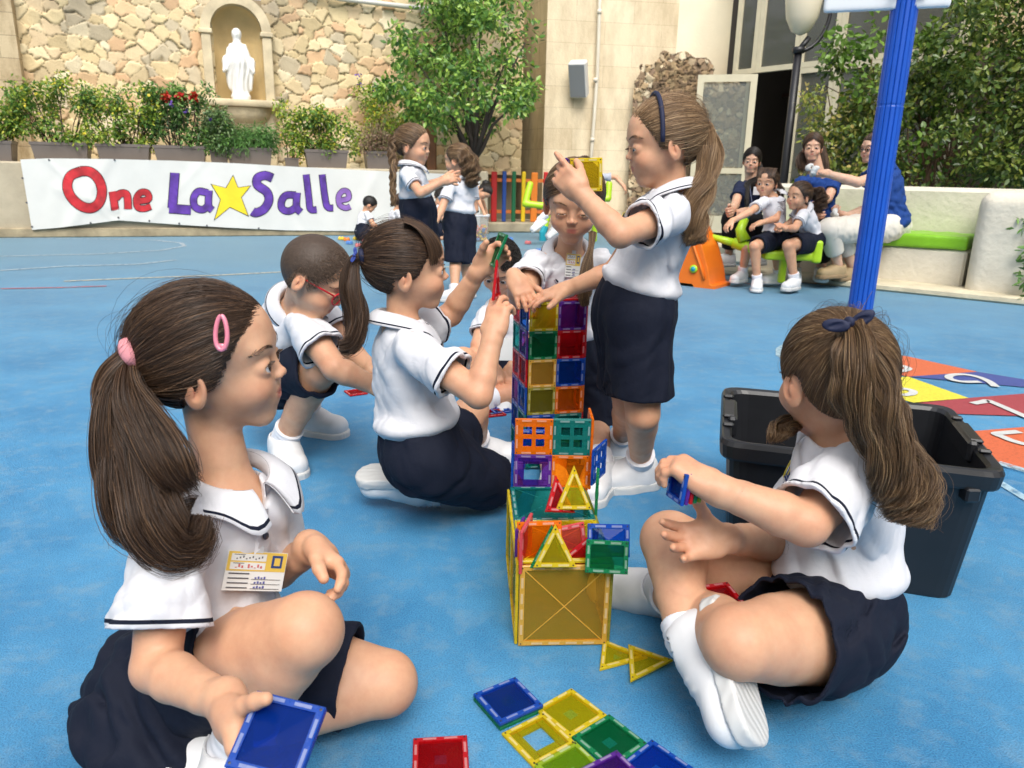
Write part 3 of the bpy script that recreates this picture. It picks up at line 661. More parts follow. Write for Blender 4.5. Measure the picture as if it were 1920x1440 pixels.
def trough(px0, px1, py_top, label, plabel, kind, hgt=60, back=.32, seed=0, small=False, height_m=.235):
    """a plastic trough standing on the wall top, and the plant in it"""
    a = G(px0, 300, LWH) ; q0 = onwall(px0, 285, 0); q1 = onwall(px1, 285, 0); w = float((q1 - q0) @ wd); c = (q0 + q1) / 2 + wn_ * (back + .02); c[2] = LWH
    sc = 1 + back / 10; w *= sc; c = c + wd * (c[0] / 10 * 0)
    D = .30 if not small else w * .9
    t = thing('planter_trough' if not small else 'plant_pot', c, label, 'planter' if not small else 'pot', 'grey plastic troughs on the low wall' if not small else None)
    mb = MB(); H_ = height_m; k = .86
    def ring(z, sx, sy): return [c + wd * sx * a + wn_ * sy * b + V(0, 0, z) for a, b in ((-1, -1), (1, -1), (1, 1), (-1, 1))]
    rings = [ring(0, w / 2 * k, D / 2 * k), ring(H_ * .84, w / 2 * .96, D / 2 * .96), ring(H_ * .85, w / 2, D / 2), ring(H_, w / 2, D / 2), ring(H_, w / 2 - .02, D / 2 - .02), ring(H_ - .03, w / 2 - .025, D / 2 - .025)]
    vv = [p for r_ in rings for p in r_]; mb.add(vv, [[3, 2, 1, 0]] + [[i * 4 + j, i * 4 + (j + 1) % 4, i * 4 + 4 + (j + 1) % 4, i * 4 + 4 + j] for i in range(5) for j in range(4)]); mb.build('tub', grey_pl, t)
    mb = MB(); mb.add(ring(H_ - .03, w / 2 - .025, D / 2 - .025), [[0, 1, 2, 3]]); mb.build('soil_surface', soil, t)
    c2 = c + V(0, 0, H_); pt = thing('potted_plant', c2, plabel, 'plant', 'plants in the troughs on the wall'); hm = hgt / 1400 * 10.3; rng = np.random.default_rng(seed)
    n = 44 if not small else 10; cs = [c2 + wd * rng.uniform(-.62, .62) * w * (1 + .25 * (kind == 'bush')) + wn_ * rng.uniform(-.16, .16) + V(0, 0, hm * rng.uniform(.0, 1.0) ** 1.15) for _ in range(n)]
    cs = [q for q in cs if abs((q - c2) @ wd) < w * .72 * math.sqrt(max(.05, 1 - (max(0, (q[2] - c2[2]) / hm - .35)) ** 2))]
    m1 = {'bush': green_y, 'mix': green_g, 'fern': green_l, 'flower': green_d, 'dry': dry, 'tall': green_y}[kind]
    sz = {'bush': .055, 'mix': .05, 'fern': .085, 'flower': .06, 'dry': .04, 'tall': .06}[kind]; asp = .16 if kind == 'fern' else .5
    leaves('foliage', cs, [.12] * len(cs), 62 if kind != 'fern' else 70, sz, m1, pt, seed, asp=asp, droop=.25 if kind != 'fern' else .7)
    if kind in ('bush', 'mix', 'flower'): leaves('foliage', [q + rng.normal(size=3) * .04 for q in cs[::2]], [.10] * len(cs[::2]), 45, sz, green_d if kind != 'flower' else green_g, pt, seed + 50, asp=.5)
    mb = MB()
    for q in cs[:: 2]: b0 = c2 + wd * ((q - c2) @ wd) * .4; mb.tube([b0 - V(0, 0, .03), (b0 + q) / 2 + rng.normal(size=3) * .02, q], [.008, .006, .003], 5)
    mb.build('stem', bark, pt)
    if kind in ('bush', 'tall'): leaves('blossom', cs[::4], [.13] * len(cs[::4]), 5, .045, yellow_f, pt, seed + 9, asp=.9)
    if kind == 'flower':
        for k_, (fx, fy) in enumerate(((311, 183), (340, 183), (362, 184))):
            q = onwall(fx, fy, -.22); leaves('blossom', [q, q + V(0, 0, .03)], [.045, .03], 26, .055, red_f, pt, seed + 20 + k_, asp=.8); mb = MB(); mb.tube([V(q[0], q[1], c2[2]), q], .004, 5); mb.build('stem', bark, pt)
        for k_, (dx, dz) in enumerate(((.12, .42), (.40, .33), (-.05, .5))): leaves('blossom', [c2 + wd * dx + V(0, 0, dz) - wn_ * .16], [.02], 12, .04, vio, pt, seed + 30 + k_, asp=.9)
    return t
trough(-70, 14, 262, 'dark trough cut off by the left edge, first on the low wall', 'low leafy plant in the trough at the left edge', 'bush', 55, seed=1)
trough(50, 160, 265, 'wide grey trough with a tall yellow green bush, second from left', 'tall spreading bush with yellow green leaves above the second trough', 'bush', 105, seed=2)
trough(175, 277, 267, 'grey trough third from the left under a bright green bush', 'bright green bush with yellow sprigs in the third trough', 'bush', 90, seed=3)
trough(285, 384, 270, 'grey trough below the red flowers', 'spiky plant with three red flowers and small violet blooms', 'flower', 92, seed=4)
trough(392, 425, 280, 'narrow dark trough partly hidden by feathery fern', 'low tangled grey green stems left of the niche', 'mix', 62, seed=14, height_m=.19)
trough(424, 511, 278, 'grey trough under the statue niche', 'feathery light green fern hanging over its trough under the niche', 'fern', 32, seed=5)
trough(535, 562, 291, 'small round edged grey pot right of the niche', 'tall dark leafed shrub standing right of the niche', 'tall', 105, seed=6, small=True, height_m=.12)
trough(574, 656, 280, 'grey trough right of the niche pot', 'speckled yellow green plant in the trough right of the niche', 'bush', 72, seed=7)
trough(690, 745, 282, 'short grey trough draped with dry pinkish stems', 'dry pinkish trailing plant in the last trough beside the braided girl', 'dry', 40, seed=8)
# yellow flowering climber by the tree
t = thing('flowering_shrub', onrear(730, 300, .3), 'loose shrub with yellow flowers climbing the stone wall beside the tree', 'shrub')
rng = np.random.default_rng(5); cs = [onrear(rng.uniform(672, 800), 165 + 115 * rng.uniform(0, 1) ** .8, .35 + rng.uniform(-.2, .3)) for _ in range(46)]
cs += [onrear(700 + rng.normal() * 14, 150 + rng.uniform(0, 60), .3) for _ in range(8)]
leaves('foliage', cs, [.12] * len(cs), 62, .055, green_y, t, 3); leaves('blossom', cs[::2], [.14] * len(cs[::2]), 16, .035, yellow_f, t, 4, asp=.9); leaves('blossom', [onrear(678, 160, .3), onrear(700, 172, .3), onrear(672, 140, .3)], [.05] * 3, 9, .04, vio, t, 6, asp=.9)
mb = MB(); [mb.tube([onrear(730, 330, .4), onrear(725, 270, .4), q], [.012, .009, .003], 5) for q in cs[::4]]; mb.build('stem', bark, t)
# ------------------------------------------------------------------ the building
KX = lambda p: V(p[0], p[1], 0)
B0, B1, B2, B3, B4 = V(-.30, 14.2, 0), V(.42, 12.3, 0), V(2.45, 12.62, 0), V(3.18, 12.0, 0), V(5.15, 9.3, 0)
def plane_hit(px, py, a, b, off=0.0):
    d = ray(px, py); dd = nrm(b - a); n = V(-dd[1], dd[0], 0)
    if n @ (CAM * V(1, 1, 0) - a) < 0: n = -n
    return CAM + d * (((a + n * off - CAM) @ n) / (d @ n)), dd, n
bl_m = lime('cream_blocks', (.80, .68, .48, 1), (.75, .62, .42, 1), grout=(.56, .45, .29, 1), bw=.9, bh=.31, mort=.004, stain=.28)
pl_m = mat('cream_plaster', (.82, .73, .54, 1), .9, var=.07, vscale=2, bs=30, bstr=.3, bdist=.01)
bd = thing('school_building', B1, 'cream limestone building closing the yard, with a stained block corner and dark doorway', 'building')
wall_box('wall', B1, B2, 0, 5.2, .3, bl_m, bd)
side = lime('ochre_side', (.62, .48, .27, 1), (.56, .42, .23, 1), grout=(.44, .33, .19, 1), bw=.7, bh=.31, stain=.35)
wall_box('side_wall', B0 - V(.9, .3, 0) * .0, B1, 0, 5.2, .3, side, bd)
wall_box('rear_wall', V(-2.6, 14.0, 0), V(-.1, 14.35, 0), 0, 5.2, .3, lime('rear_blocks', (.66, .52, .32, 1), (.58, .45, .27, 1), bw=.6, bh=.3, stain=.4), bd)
# curved plaster bay between the block wall and the windows
mb = MB(); K = 10; ring = []
for k in range(K + 1):
    f_ = k / K; q = B2 * (1 - f_) ** 2 + (V(3.05, 12.65, 0)) * 2 * f_ * (1 - f_) + B3 * f_ ** 2; ring.append(q)
vv = [q for q in ring] + [q + V(0, 0, 5.2) for q in ring]; mb.add(vv, [[i, i + 1, K + 2 + i, K + 1 + i] for i in range(K)]); mb.build('curved_wall', pl_m, bd, smooth=True)
# window facade, laid out in its own plane: u along, h up
fd = nrm(B4 - B3); fn = V(-fd[1], fd[0], 0); fn = -fn if fn @ (V(0, 0, 0) - B3) < 0 else fn; MF = np.array([fd, fn, (0, 0, 1)]).T
def fu(px, py, off=0.0): p, _, _ = plane_hit(px, py, B3, B4, off); return float((p - B3) @ fd), float(p[2])
def FP(u, h, off=0.0): return B3 + fd * u + fn * off + V(0, 0, h)
fr_m = mat('cream_metal', (.62, .56, .40, 1), .5, var=.06, vscale=6)
def glass_m():
    m, nt, b, out = newmat('tinted_glass'); b.inputs['Base Color'].default_value = (.16, .16, .14, 1); b.inputs['Roughness'].default_value = .06; b.inputs['Specular IOR Level'].default_value = .8
    tr = N(nt, 'ShaderNodeBsdfTransparent'); tr.inputs[0].default_value = (.55, .55, .5, 1); ms = N(nt, 'ShaderNodeMixShader'); ms.inputs[0].default_value = .45
    nt.links.new(b.outputs[0], ms.inputs[1]); nt.links.new(tr.outputs[0], ms.inputs[2]); nt.links.new(ms.outputs[0], out.inputs[0]); return m
gl_m = glass_m()
uL, _ = fu(1395, 300); uD, _ = fu(1470, 300); uM, _ = fu(1560, 200); uR = 3.3; _, hT = fu(1395, 122); 
hT = 2.32; hTop = 4.2
def framebox(mb, u0, h0, u1, h1, w=.07, d=.07):
    for (a, b, c, e) in ((u0, h0, u0 + w, h1), (u1 - w, h0, u1, h1), (u0 + w, h0, u1 - w, h0 + w), (u0 + w, h1 - w, u1 - w, h1)):
        mb.box(FP((a + c) / 2, (b + e) / 2, .0), (c - a, d, e - b), MF)
def window(u0, h0, u1, h1, nm='window', off=0.0):
    mb = MB(); framebox(mb, u0, h0, u1, h1); o = mb.build(nm, fr_m, bd); mb = MB(); mb.box(FP((u0 + u1) / 2, (h0 + h1) / 2, -.01), (u1 - u0 - .14, .012, h1 - h0 - .14), MF); mb.build('pane', gl_m, o); return o
window(uL - .34, hT + .004, uL + .06, hTop); window(uL + .064, hT + .004, uD + .06, hTop); window(uD + .064, hT + .004, uM, hTop); window(uM + .004, hT + .004, uR, hTop)
window(uD + .064, .12, uM, hT); window(uM + .004, .12, uR, hT); window(uL - .34, .0, uL - .0, hT)
# dark room behind
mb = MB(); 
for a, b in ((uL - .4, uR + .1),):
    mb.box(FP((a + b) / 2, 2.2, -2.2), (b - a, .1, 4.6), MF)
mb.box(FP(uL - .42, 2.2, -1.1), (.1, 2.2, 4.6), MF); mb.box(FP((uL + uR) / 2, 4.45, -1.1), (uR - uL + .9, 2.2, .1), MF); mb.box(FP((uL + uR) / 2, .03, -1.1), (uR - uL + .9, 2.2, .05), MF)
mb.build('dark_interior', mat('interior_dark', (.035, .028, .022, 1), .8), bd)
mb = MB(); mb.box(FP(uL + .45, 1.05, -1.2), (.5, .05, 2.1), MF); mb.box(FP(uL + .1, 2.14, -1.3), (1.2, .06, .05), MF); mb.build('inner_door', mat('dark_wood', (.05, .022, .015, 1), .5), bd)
# curtains behind the right pane
mb = MB(); pts = []
for k in range(40): u = uM - .85 + k * .02; pts.append((u, -.25 + .03 * math.sin(k * 1.3)))
mb.add([FP(u, .15, o_) for u, o_ in pts] + [FP(u, hT - .1, o_) for u, o_ in pts], [[i, i + 1, 41 + i, 40 + i] for i in range(39)]); mb.build('curtain', mat('curtain', (.36, .33, .28, 1), .9), bd, smooth=True)
# open glazed door leaf
LD0, _, _ = plane_hit(1392, 430, B3, B4, .06); LD0[2] = 0; e_ = ray(1286, 430); tt = (11.55) / (e_ @ CF); LD1 = CAM + e_ * tt; LD1[2] = 0; ld = nrm(LD1 - LD0); ln_ = V(-ld[1], ld[0], 0); ML = np.array([ld, ln_, (0, 0, 1)]).T; WL = float(np.linalg.norm(LD1 - LD0))
t = thing('open_door', LD0, 'open glazed cream metal door leaf swung out in front of the rubble arch', 'door')
mb = MB(); HL = 2.3
for (a, b, c, e) in ((0, .05, .09, HL), (WL - .09, .05, WL, HL), (.09, .05, WL - .09, .30), (.09, HL - .1, WL - .09, HL), (.09, .92, WL - .09, 1.0)): mb.box(LD0 + ld * (a + c) / 2 + V(0, 0, (b + e) / 2), (c - a, .05, e - b), ML)
mb.build('door_frame', fr_m, t); mb = MB(); mb.box(LD0 + ld * WL / 2 + V(0, 0, .61), (WL - .18, .01, .6), ML); mb.box(LD0 + ld * WL / 2 + V(0, 0, 1.6), (WL - .18, .01, 1.18), ML)
def clear_m(nm, col=(.8, .82, .78, 1), f_=.8):
    m, nt, b, out = newmat(nm); b.inputs['Base Color'].default_value = (.5, .52, .5, 1); b.inputs['Roughness'].default_value = .05
    tr = N(nt, 'ShaderNodeBsdfTransparent'); tr.inputs[0].default_value = col; ms = N(nt, 'ShaderNodeMixShader'); ms.inputs[0].default_value = f_
    nt.links.new(b.outputs[0], ms.inputs[1]); nt.links.new(tr.outputs[0], ms.inputs[2]); nt.links.new(ms.outputs[0], out.inputs[0]); return m
mb.build('pane', clear_m('clear_glass'), t)
# rough rubble arch niche on the block wall
ap = lambda x, y, off=.0: plane_hit(x, y, B1, B2, off)[0]
A0 = V(1.80, 12.40, 0); A1 = V(3.45, 11.76, 0); aw = float(np.linalg.norm((A1 - A0)[:2]))
bdv = nrm(A1 - A0)
arch = thing('rubble_arch', A0, 'round arched grotto of small rough brown stones on the cream wall', 'arch')
cx_ = .66
def amask(X, Z):
    R0_ = .66 + .05 * np.sin(X * 19) + .04 * np.sin(Z * 23 + X * 7)
    top_ = np.where(np.abs(X - cx_) < R0_, 2.10 + np.sqrt(np.clip(R0_ ** 2 - (X - cx_) ** 2, 0, 1)) * .85, 2.22 + .06 * np.sin(X * 14))
    return Z < top_
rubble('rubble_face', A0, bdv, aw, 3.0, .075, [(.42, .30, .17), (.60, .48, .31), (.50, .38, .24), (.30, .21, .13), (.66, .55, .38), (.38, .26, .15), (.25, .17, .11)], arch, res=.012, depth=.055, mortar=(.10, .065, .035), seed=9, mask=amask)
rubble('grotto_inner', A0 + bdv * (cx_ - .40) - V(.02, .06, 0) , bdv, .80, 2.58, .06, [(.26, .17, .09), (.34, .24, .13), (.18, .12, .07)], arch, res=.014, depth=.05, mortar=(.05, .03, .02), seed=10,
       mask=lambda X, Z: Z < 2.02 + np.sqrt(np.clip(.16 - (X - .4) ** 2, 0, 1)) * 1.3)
# loudspeaker, pipe, hose reel, camera, window of the side wall
c = ap(1085, 148, .17); t = thing('wall_speaker', c, 'white box loudspeaker fixed high on the block wall', 'speaker'); Msp = frame(nrm(CAM - c) + V(-.25, 0, -.35)); mb = MB(); mb.box(c, (.27, .18, .52), Msp, .02); mb.build('cabinet', mat('speaker_white', (.66, .65, .62, 1), .5), t)
mb = MB(); mb.box(c + Msp @ V(0, .097, 0), (.24, .012, .48), Msp, .005); mb.build('grille', mat('speaker_grille', (.26, .27, .28, 1), .6, bs=200, bstr=.6), t); mb = MB(); mb.tube([c, ap(1075, 150, 0)], .025, 8); mb.build('bracket', mat('speaker_white'   , (0, 0, 0, 1)), t)
mb = MB(); mb.tube([ap(1127, -80, .08), ap(1124, 20, .08), ap(1120, 140, .08), ap(1109, 285, .08), ap(1104, 380, .08)], .028, 10)
for y in (22, 150, 262): mb.tube([ap(1124 - (y - 20) * .055, y, .08) + V(0, 0, .03), ap(1124 - (y - 20) * .055, y, .08) - V(0, 0, .03)], .037, 10)
tag(mb.build('drain_pipe', mat('pipe_cream', (.70, .64, .52, 1), .5, var=.1, vscale=3), smooth=True), 'thin cream downpipe running down the block wall beside the loudspeaker', 'pipe')
sp_ = lambda x, y, off=.05: plane_hit(x, y, B0, B1, off)[0]
t = thing('side_window', sp_(925, 225), 'small dark barred window behind the tree', 'window'); mb = MB(); sd_ = nrm(B1 - B0); sn = V(-sd_[1], sd_[0], 0); sn = -sn if sn @ (-B0) < 0 else sn; MS = np.array([sd_, sn, (0, 0, 1)]).T; cw = sp_(928, 225, .0)
for (dx, dz, w, h_) in ((-.34, 0, .05, .62), (.34, 0, .05, .62), (0, .3, .7, .05), (0, -.3, .7, .05), (0, 0, .04, .6)): mb.box(cw + sd_ * dx + V(0, 0, dz) + sn * .03, (w, .06, h_), MS)
mb.build('window_frame', mat('grey_frame', (.30, .28, .24, 1), .6), t); mb = MB(); mb.box(cw + sn * .012, (.66, .01, .6), MS); mb.build('pane', mat('dark_glass', (.03, .035, .04, 1), .1), t)
c = sp_(960, 215, .12); t = thing('security_camera', c, 'small black camera on a bracket at the building corner', 'camera'); mb = MB(); mb.box(c, (.10, .16, .12), MS, .02); mb.build('housing', mat('black_plastic', (.012, .012, .014, 1), .35), t); mb = MB(); mb.tube([c, c + V(-.15, -.05, .12), c + V(-.25, -.02, .14)], .02, 6); mb.build('bracket', MATS['black_plastic'], t)
c = sp_(953, 292, .10); t = thing('hose_reel', c, 'coiled yellow hose on a round wall reel at the building corner', 'hose'); mb = MB(); hx = nrm(V(.9, -.45, 0)); 
for k in range(5): mb.tube([c + sn * (.03 * k) + (sd_ * math.cos(a_) * (.24 + .012 * (k % 2)) + V(0, 0, 1) * math.sin(a_) * (.26 + .02 * k)) for a_ in np.linspace(0, 2 * math.pi, 25)], .017, 7, cap=False)
mb.tube([c + sn * .1 - V(0, 0, .26), c + sn * .12 + V(.05, 0, -.5), c + V(.02, 0, -.75) + sn * .1], .016, 7); mb.build('hose', mat('hose_yellow', (.72, .50, .03, 1), .4), t, smooth=True)
mb = MB(); mb.lathe(c + sn * .05, [(0, .01), (.2, .01), (.21, -.02)], 20, np.array([sd_, (0, 0, 1), sn]).T); mb.build('drum', mat('drum_grey', (.25, .26, .27, 1), .5), t)

# ------------------------------------------------------------------ tree
tb = P(888, 330, 10.6); tb[2] = 0; t = thing('citrus_tree', tb, 'bushy citrus tree with glossy green leaves and forked dark trunk before the building corner', 'tree')
mb = MB(); fk = tb.copy(); fk[2] = 1.02; mb.tube([tb, tb * .5 + fk * .5 + V(.02, 0, 0), fk], [.07, .055, .05], 9)
rng = np.random.default_rng(21); tips = []
for x, y in ((850, 190), (800, 150), (870, 110), (920, 170), (950, 110), (770, 100), (900, 60), (960, 200), (830, 40), (985, 80)):
    e = P(x, y, 10.6 + rng.uniform(-.7, .5)); m_ = (fk + e) / 2 + V(0, 0, .12); mb.tube([fk, fk * .6 + m_ * .4 + rng.normal(size=3) * .03, m_, e], [.042, .034, .022, .008], 7); tips.append(e)
mb.build('trunk', mat('dark_bark', (.035, .026, .02, 1), .85, bs=30, bstr=.6, bdist=.01), t, smooth=True)
outl = [(715, 150), (722, 100), (745, 60), (780, 10), (830, -30), (960, -20), (1000, 40), (990, 100), (1000, 160), (985, 215), (940, 235), (905, 240), (860, 255), (830, 268), (790, 240), (760, 215), (735, 190)]
def inpoly(x, y, poly):
    c_ = False; n = len(poly)
    for i in range(n):
        x1, y1 = poly[i]; x2, y2 = poly[(i + 1) % n]
        if (y1 > y) != (y2 > y) and x < (x2 - x1) * (y - y1) / (y2 - y1) + x1: c_ = not c_
    return c_
cs = []
while len(cs) < 108:
    x, y = rng.uniform(710, 1005), rng.uniform(-90, 272)
    if (inpoly(x, max(y, 2), outl)) and math.sin(x * .05 + 2) * math.sin(y * .06) > -.72: cs.append(P(x, y, 10.6 + rng.uniform(-.95, .75)))
cr_ = leaf_mat('leaf_citrus', [C4(.045, .12, .03), C4(.10, .23, .04), C4(.20, .36, .06), C4(.38, .54, .09)], .35)
leaves('crown', cs, rng.uniform(.13, .27, len(cs)), 84, .098, cr_, t, 2, asp=.48, droop=.35)
# ------------------------------------------------------------------ climbing hedge, low bench wall
hb = V(5.3, 8.0, 0); t = thing('climbing_hedge', hb, 'dense climbing shrub with glossy green and yellowing leaves behind the bench wall', 'hedge')
hout = [(1532, 350), (1506, 300), (1515, 240), (1552, 200), (1536, 140), (1575, 90), (1600, 140), (1650, 120), (1700, 90), (1730, 110), (1738, 70), (1790, 20), (1830, -40), (1960, -60), (2100, -60), (2100, 360), (1532, 360)]
cs = []; rr_ = []; 
def hz(x): return 8.4 - (x - 1530) * .0022
while len(cs) < 250:
    x, y = rng.uniform(1500, 2080), rng.uniform(-60, 360)
    if inpoly(x, y, hout) and not (1690 < x < 1790 and 205 < y < 330 and rng.uniform() < .72) and math.sin(x * .045) * math.sin(y * .05 + x * .01) > -.62: cs.append(P(x, y, hz(x) + rng.uniform(-.5, .3))); rr_.append(rng.uniform(.12, .25))
hm1 = leaf_mat('leaf_hedge', [C4(.03, .07, .016), C4(.075, .13, .025), C4(.14, .21, .035), C4(.27, .30, .05)], .35); hm2 = leaf_mat('leaf_gold', [C4(.10, .16, .02), C4(.25, .28, .04), C4(.45, .35, .12)], .4); hm3 = leaf_mat('leaf_lime', [C4(.08, .17, .02), C4(.17, .29, .04)], .35)
leaves('foliage', cs, rr_, 78, .074, hm1, t, 31, asp=.5, droop=.4)
g1 = [P(rng.uniform(1512, 1660), rng.uniform(180, 330), 8.0 + rng.uniform(-.25, .1)) for _ in range(34)]; leaves('foliage', g1, [.15] * 34, 34, .07, hm2, t, 32, droop=.4)
g1 = [P(*q, 7.9 + rng.uniform(-.25, .1)) for q in [(1570, 70), (1590, 90), (1620, 80), (1650, 60), (1740, 60), (1770, 110), (1760, 150), (1790, 180), (1750, 210), (1800, 230), (1730, 260), (1745, 310), (1560, 100), (1590, 130), (1610, 160), (1730, 90), (1840, 60), (1880, 120)]]; leaves('foliage', g1, [.20] * len(g1), 46, .095, hm3, t, 33, asp=.62, droop=.45)
mb = MB()
for k in range(30):
    x0 = rng.uniform(1690, 1790); a_ = P(x0 + rng.normal() * 6, 352, 8.0); e = P(x0 + rng.normal() * 40, rng.uniform(150, 240), 7.9); mb.tube([a_, (a_ + e) / 2 + rng.normal(size=3) * .06, e], [.010, .008, .004], 5)
for k in range(16):
    a_ = P(rng.uniform(1540, 1900), 352, 8.2); e = P(rng.uniform(1540, 1900), rng.uniform(80, 250), 8.2); mb.tube([a_, (a_ + e) / 2 + rng.normal(size=3) * .12, e], [.014, .010, .005], 5)
mb.build('stem', mat('vine_stem', (.13, .075, .04, 1), .8), t)
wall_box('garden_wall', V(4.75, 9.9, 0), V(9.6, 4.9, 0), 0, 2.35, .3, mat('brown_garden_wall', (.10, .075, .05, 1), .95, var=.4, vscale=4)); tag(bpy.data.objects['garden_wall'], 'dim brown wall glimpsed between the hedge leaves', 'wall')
wall_box('ochre_wall', V(4.4, 11.2, 0), V(10.0, 5.6, 0), 0, 6.5, .3, mat('ochre_plaster', (.66, .52, .30, 1), .9, var=.1, vscale=2)); tag(bpy.data.objects['ochre_wall'], 'ochre plaster wall rising above the hedge at top right', 'wall')
a_, b_ = V(4.44, 11.16, 0), V(9.96, 5.64, 0); q0, dd_, nn_ = plane_hit(1760, 40, a_, b_, .06); Mo = np.array([dd_, nn_, (0, 0, 1)]).T
t = thing('shuttered_window', q0, 'green grey slatted window shutter high above the hedge', 'window'); mb = MB()
for k in range(22): mb.box(q0 + V(0, 0, -.45 + k * .075), (1.0, .02, .06), Mo @ np.array(Matrix.Rotation(R_(28), 3, 'X')))
mb.build('slat', mat('shutter_green', (.22, .21, .14, 1), .6), t); mb = MB(); [mb.box(q0 + dd_ * sx * .56 + V(0, 0, .3), (.12, .08, 1.8), Mo) for sx in SY]; mb.build('window_frame', mat('ochre_frame', (.60, .50, .33, 1), .8), t)
# bench wall
bm = mat('bench_render', (.66, .61, .50, 1), .9, var=.10, vscale=3, bs=25, bstr=.5, bdist=.012)
S0, S1 = V(2.25, 7.1, 0), V(3.60, 6.02, 0); sdir = nrm(S1 - S0); snv = V(sdir[1], -sdir[0], 0); snv = -snv if snv @ (-S0) < 0 else snv; MSb = np.array([sdir, snv, (0, 0, 1)]).T
t = thing('bench_wall', S0, 'rendered cream built-in bench with a rounded end block and planter wall behind', 'bench')
mid = (S0 + S1) / 2; Ls = float(np.linalg.norm(S1 - S0)); mb = MB()
mb.box(mid - snv * .28 + V(0, 0, .17), (Ls, .56, .34), MSb, .02); mb.build('seat_base', bm, t, smooth=False)
mb = MB(); mb.box(mid - snv * .70 + V(0, 0, .41) + sdir * .35, (Ls + 1.6, .28, .82), MSb, .035); mb.build('back_wall', bm, t)
# rounded end block, extruded to the right
S = SDF(); e0 = S1 + sdir * .62; S.box(S1 + sdir * .70 - snv * .22 + V(0, 0, .30), V(.66, .42, .505), .10, MSb); v, f_ = S.mesh(.02); np_mesh('end_block', v, f_, bm, t, True)
mb = MB(); mb.box(mid + snv * .16 + sdir * .8 + V(0, 0, .03), (Ls + 2.4, .36, .06), MSb, .015); mb.build('plinth', mat('cream_slab', (.60, .53, .38, 1), .9, var=.2, vscale=5, bs=30, bstr=.5, bdist=.01), t)
mb = MB(); mb.box(V(3.1, 9.0, .06), (1.5, 1.6, .12), None, .02); tag(mb.build('door_step', mat('cream_slab', (0, 0, 0, 1))), 'low stone step before the dark doorway', 'step')
grn = mat('green_vinyl', (.20, .46, .015, 1), .38, var=.12, vscale=6, bs=20, bstr=.3, bdist=.01)
c = mid - snv * .27 + sdir * (Ls * .24) + V(0, 0, .395); S = SDF(); S.box(c, V(Ls * .255, .285, .055), .018, MSb); S.warp(lambda p: (.0035 * np.sin(p[:, 0] * 21 + 3 * np.sin(p[:, 1] * 9))).astype(np.float32)); v, f_ = S.mesh(.014); tag(np_mesh('seat_cushion', v, f_, grn, None, True), 'bright green vinyl pad on the right half of the built-in bench', 'cushion')
c = mid - snv * .27 - sdir * (Ls * .28) + V(0, 0, .395); S = SDF(); S.box(c, V(Ls * .215, .285, .055), .018, MSb); v, f_ = S.mesh(.02); tag(np_mesh('seat_cushion', v, f_, grn, None, True), 'green vinyl pad under the seated women on the left half of the bench', 'cushion')
# plant at the right edge
c = P(1918, 500, 5.7); t = thing('edge_plant', (c[0], c[1], 0), 'green leafy plant poking in at the right edge beside the end block', 'plant'); leaves('foliage', [P(x, y, 5.5) for x, y in ((1925, 420), (1935, 470), (1930, 520), (1940, 560), (1950, 440), (1955, 500))], [.08] * 6, 42, .08, green_d, t, 8, asp=.35)
mb = MB(); mb.tube([V(c[0] + .1, c[1], 0), P(1940, 480, 5.5)], .01, 6); mb.build('stem', bark, t)

# ------------------------------------------------------------------ lamp post, hoop post
t = thing('street_lamp', V(3.0, 8.85, 0), 'slim black lamp post with an oval cream lantern before the windows', 'lamp'); c = P(1470, 330, 8.47); base_ = V(c[0], c[1], 0); blk = mat('black_iron', (.012, .012, .015, 1), .4)
hd_ = base_ + V(0, 0, 2.52); mb = MB(); mb.tube([base_, base_ + V(0, 0, .9), base_ + V(0, 0, 2.2)], [.055, .048, .042], 12); mb.tube([base_ + V(0, 0, 2.18), base_ + V(0, 0, 2.24)], .065, 12)
mb.tube([base_ + V(0, 0, 2.2) + V(.30 * math.sin(a_) * 1.0 + .0, 0, .42 - .42 * math.cos(a_)) for a_ in np.linspace(.1, 2.6, 14)], .022, 8); mb.tube([base_ + V(0, 0, 2.2), base_ + V(.10, 0, 2.34)], .03, 8); mb.build('post', blk, t, smooth=True)
mb = MB(); mb.lathe(hd_ + V(0, 0, .18), [(0.02, -.34), (.10, -.30), (.165, -.17), (.19, .0), (.18, .2), (.09, .32), (0, .34)], 22); mb.build('lantern', mat('lantern_cream', (.70, .62, .46, 1), .3), t, smooth=True)
pb = G(1612, 583); t = thing('hoop_post', pb, 'blue fluted padded post carrying the hoop backboard', 'post'); mb = MB(); n_ = 16; ring = []
Rr = .080; K = 96; prof_ = []
for k in range(K):
    a_ = 2 * math.pi * k / K; prof_.append(Rr * (1 - .10 * (abs(math.sin(a_ * 8)) < .42)) )
for z in (0, 1.32, 1.325, 1.335, 1.34, 2.6):
    s_ = 1.0 if z not in (1.325, 1.335) else .97; ring.append([pb + V(prof_[k] * s_ * math.cos(2 * math.pi * k / K), prof_[k] * s_ * math.sin(2 * math.pi * k / K), z) for k in range(K)])
mb.add([p for r_ in ring for p in r_], [[i * K + k, i * K + (k + 1) % K, (i + 1) * K + (k + 1) % K, (i + 1) * K + k] for i in range(5) for k in range(K)]); mb.build('padding', mat('blue_padding', (.010, .085, .46, 1), .38, var=.08, vscale=5), t)
hp = pb + V(0, 0, 2.06); bkc = P(1655, 0, 4.55)
t2 = thing('hoop_backboard', hp, 'white rounded backboard with black steel stays, cut off by the top edge', 'backboard'); bb = V(hp[0] - .1, hp[1] - .35, hp[2] + .02)
def bz(x, y, zz_): return P(x, y, zz_)
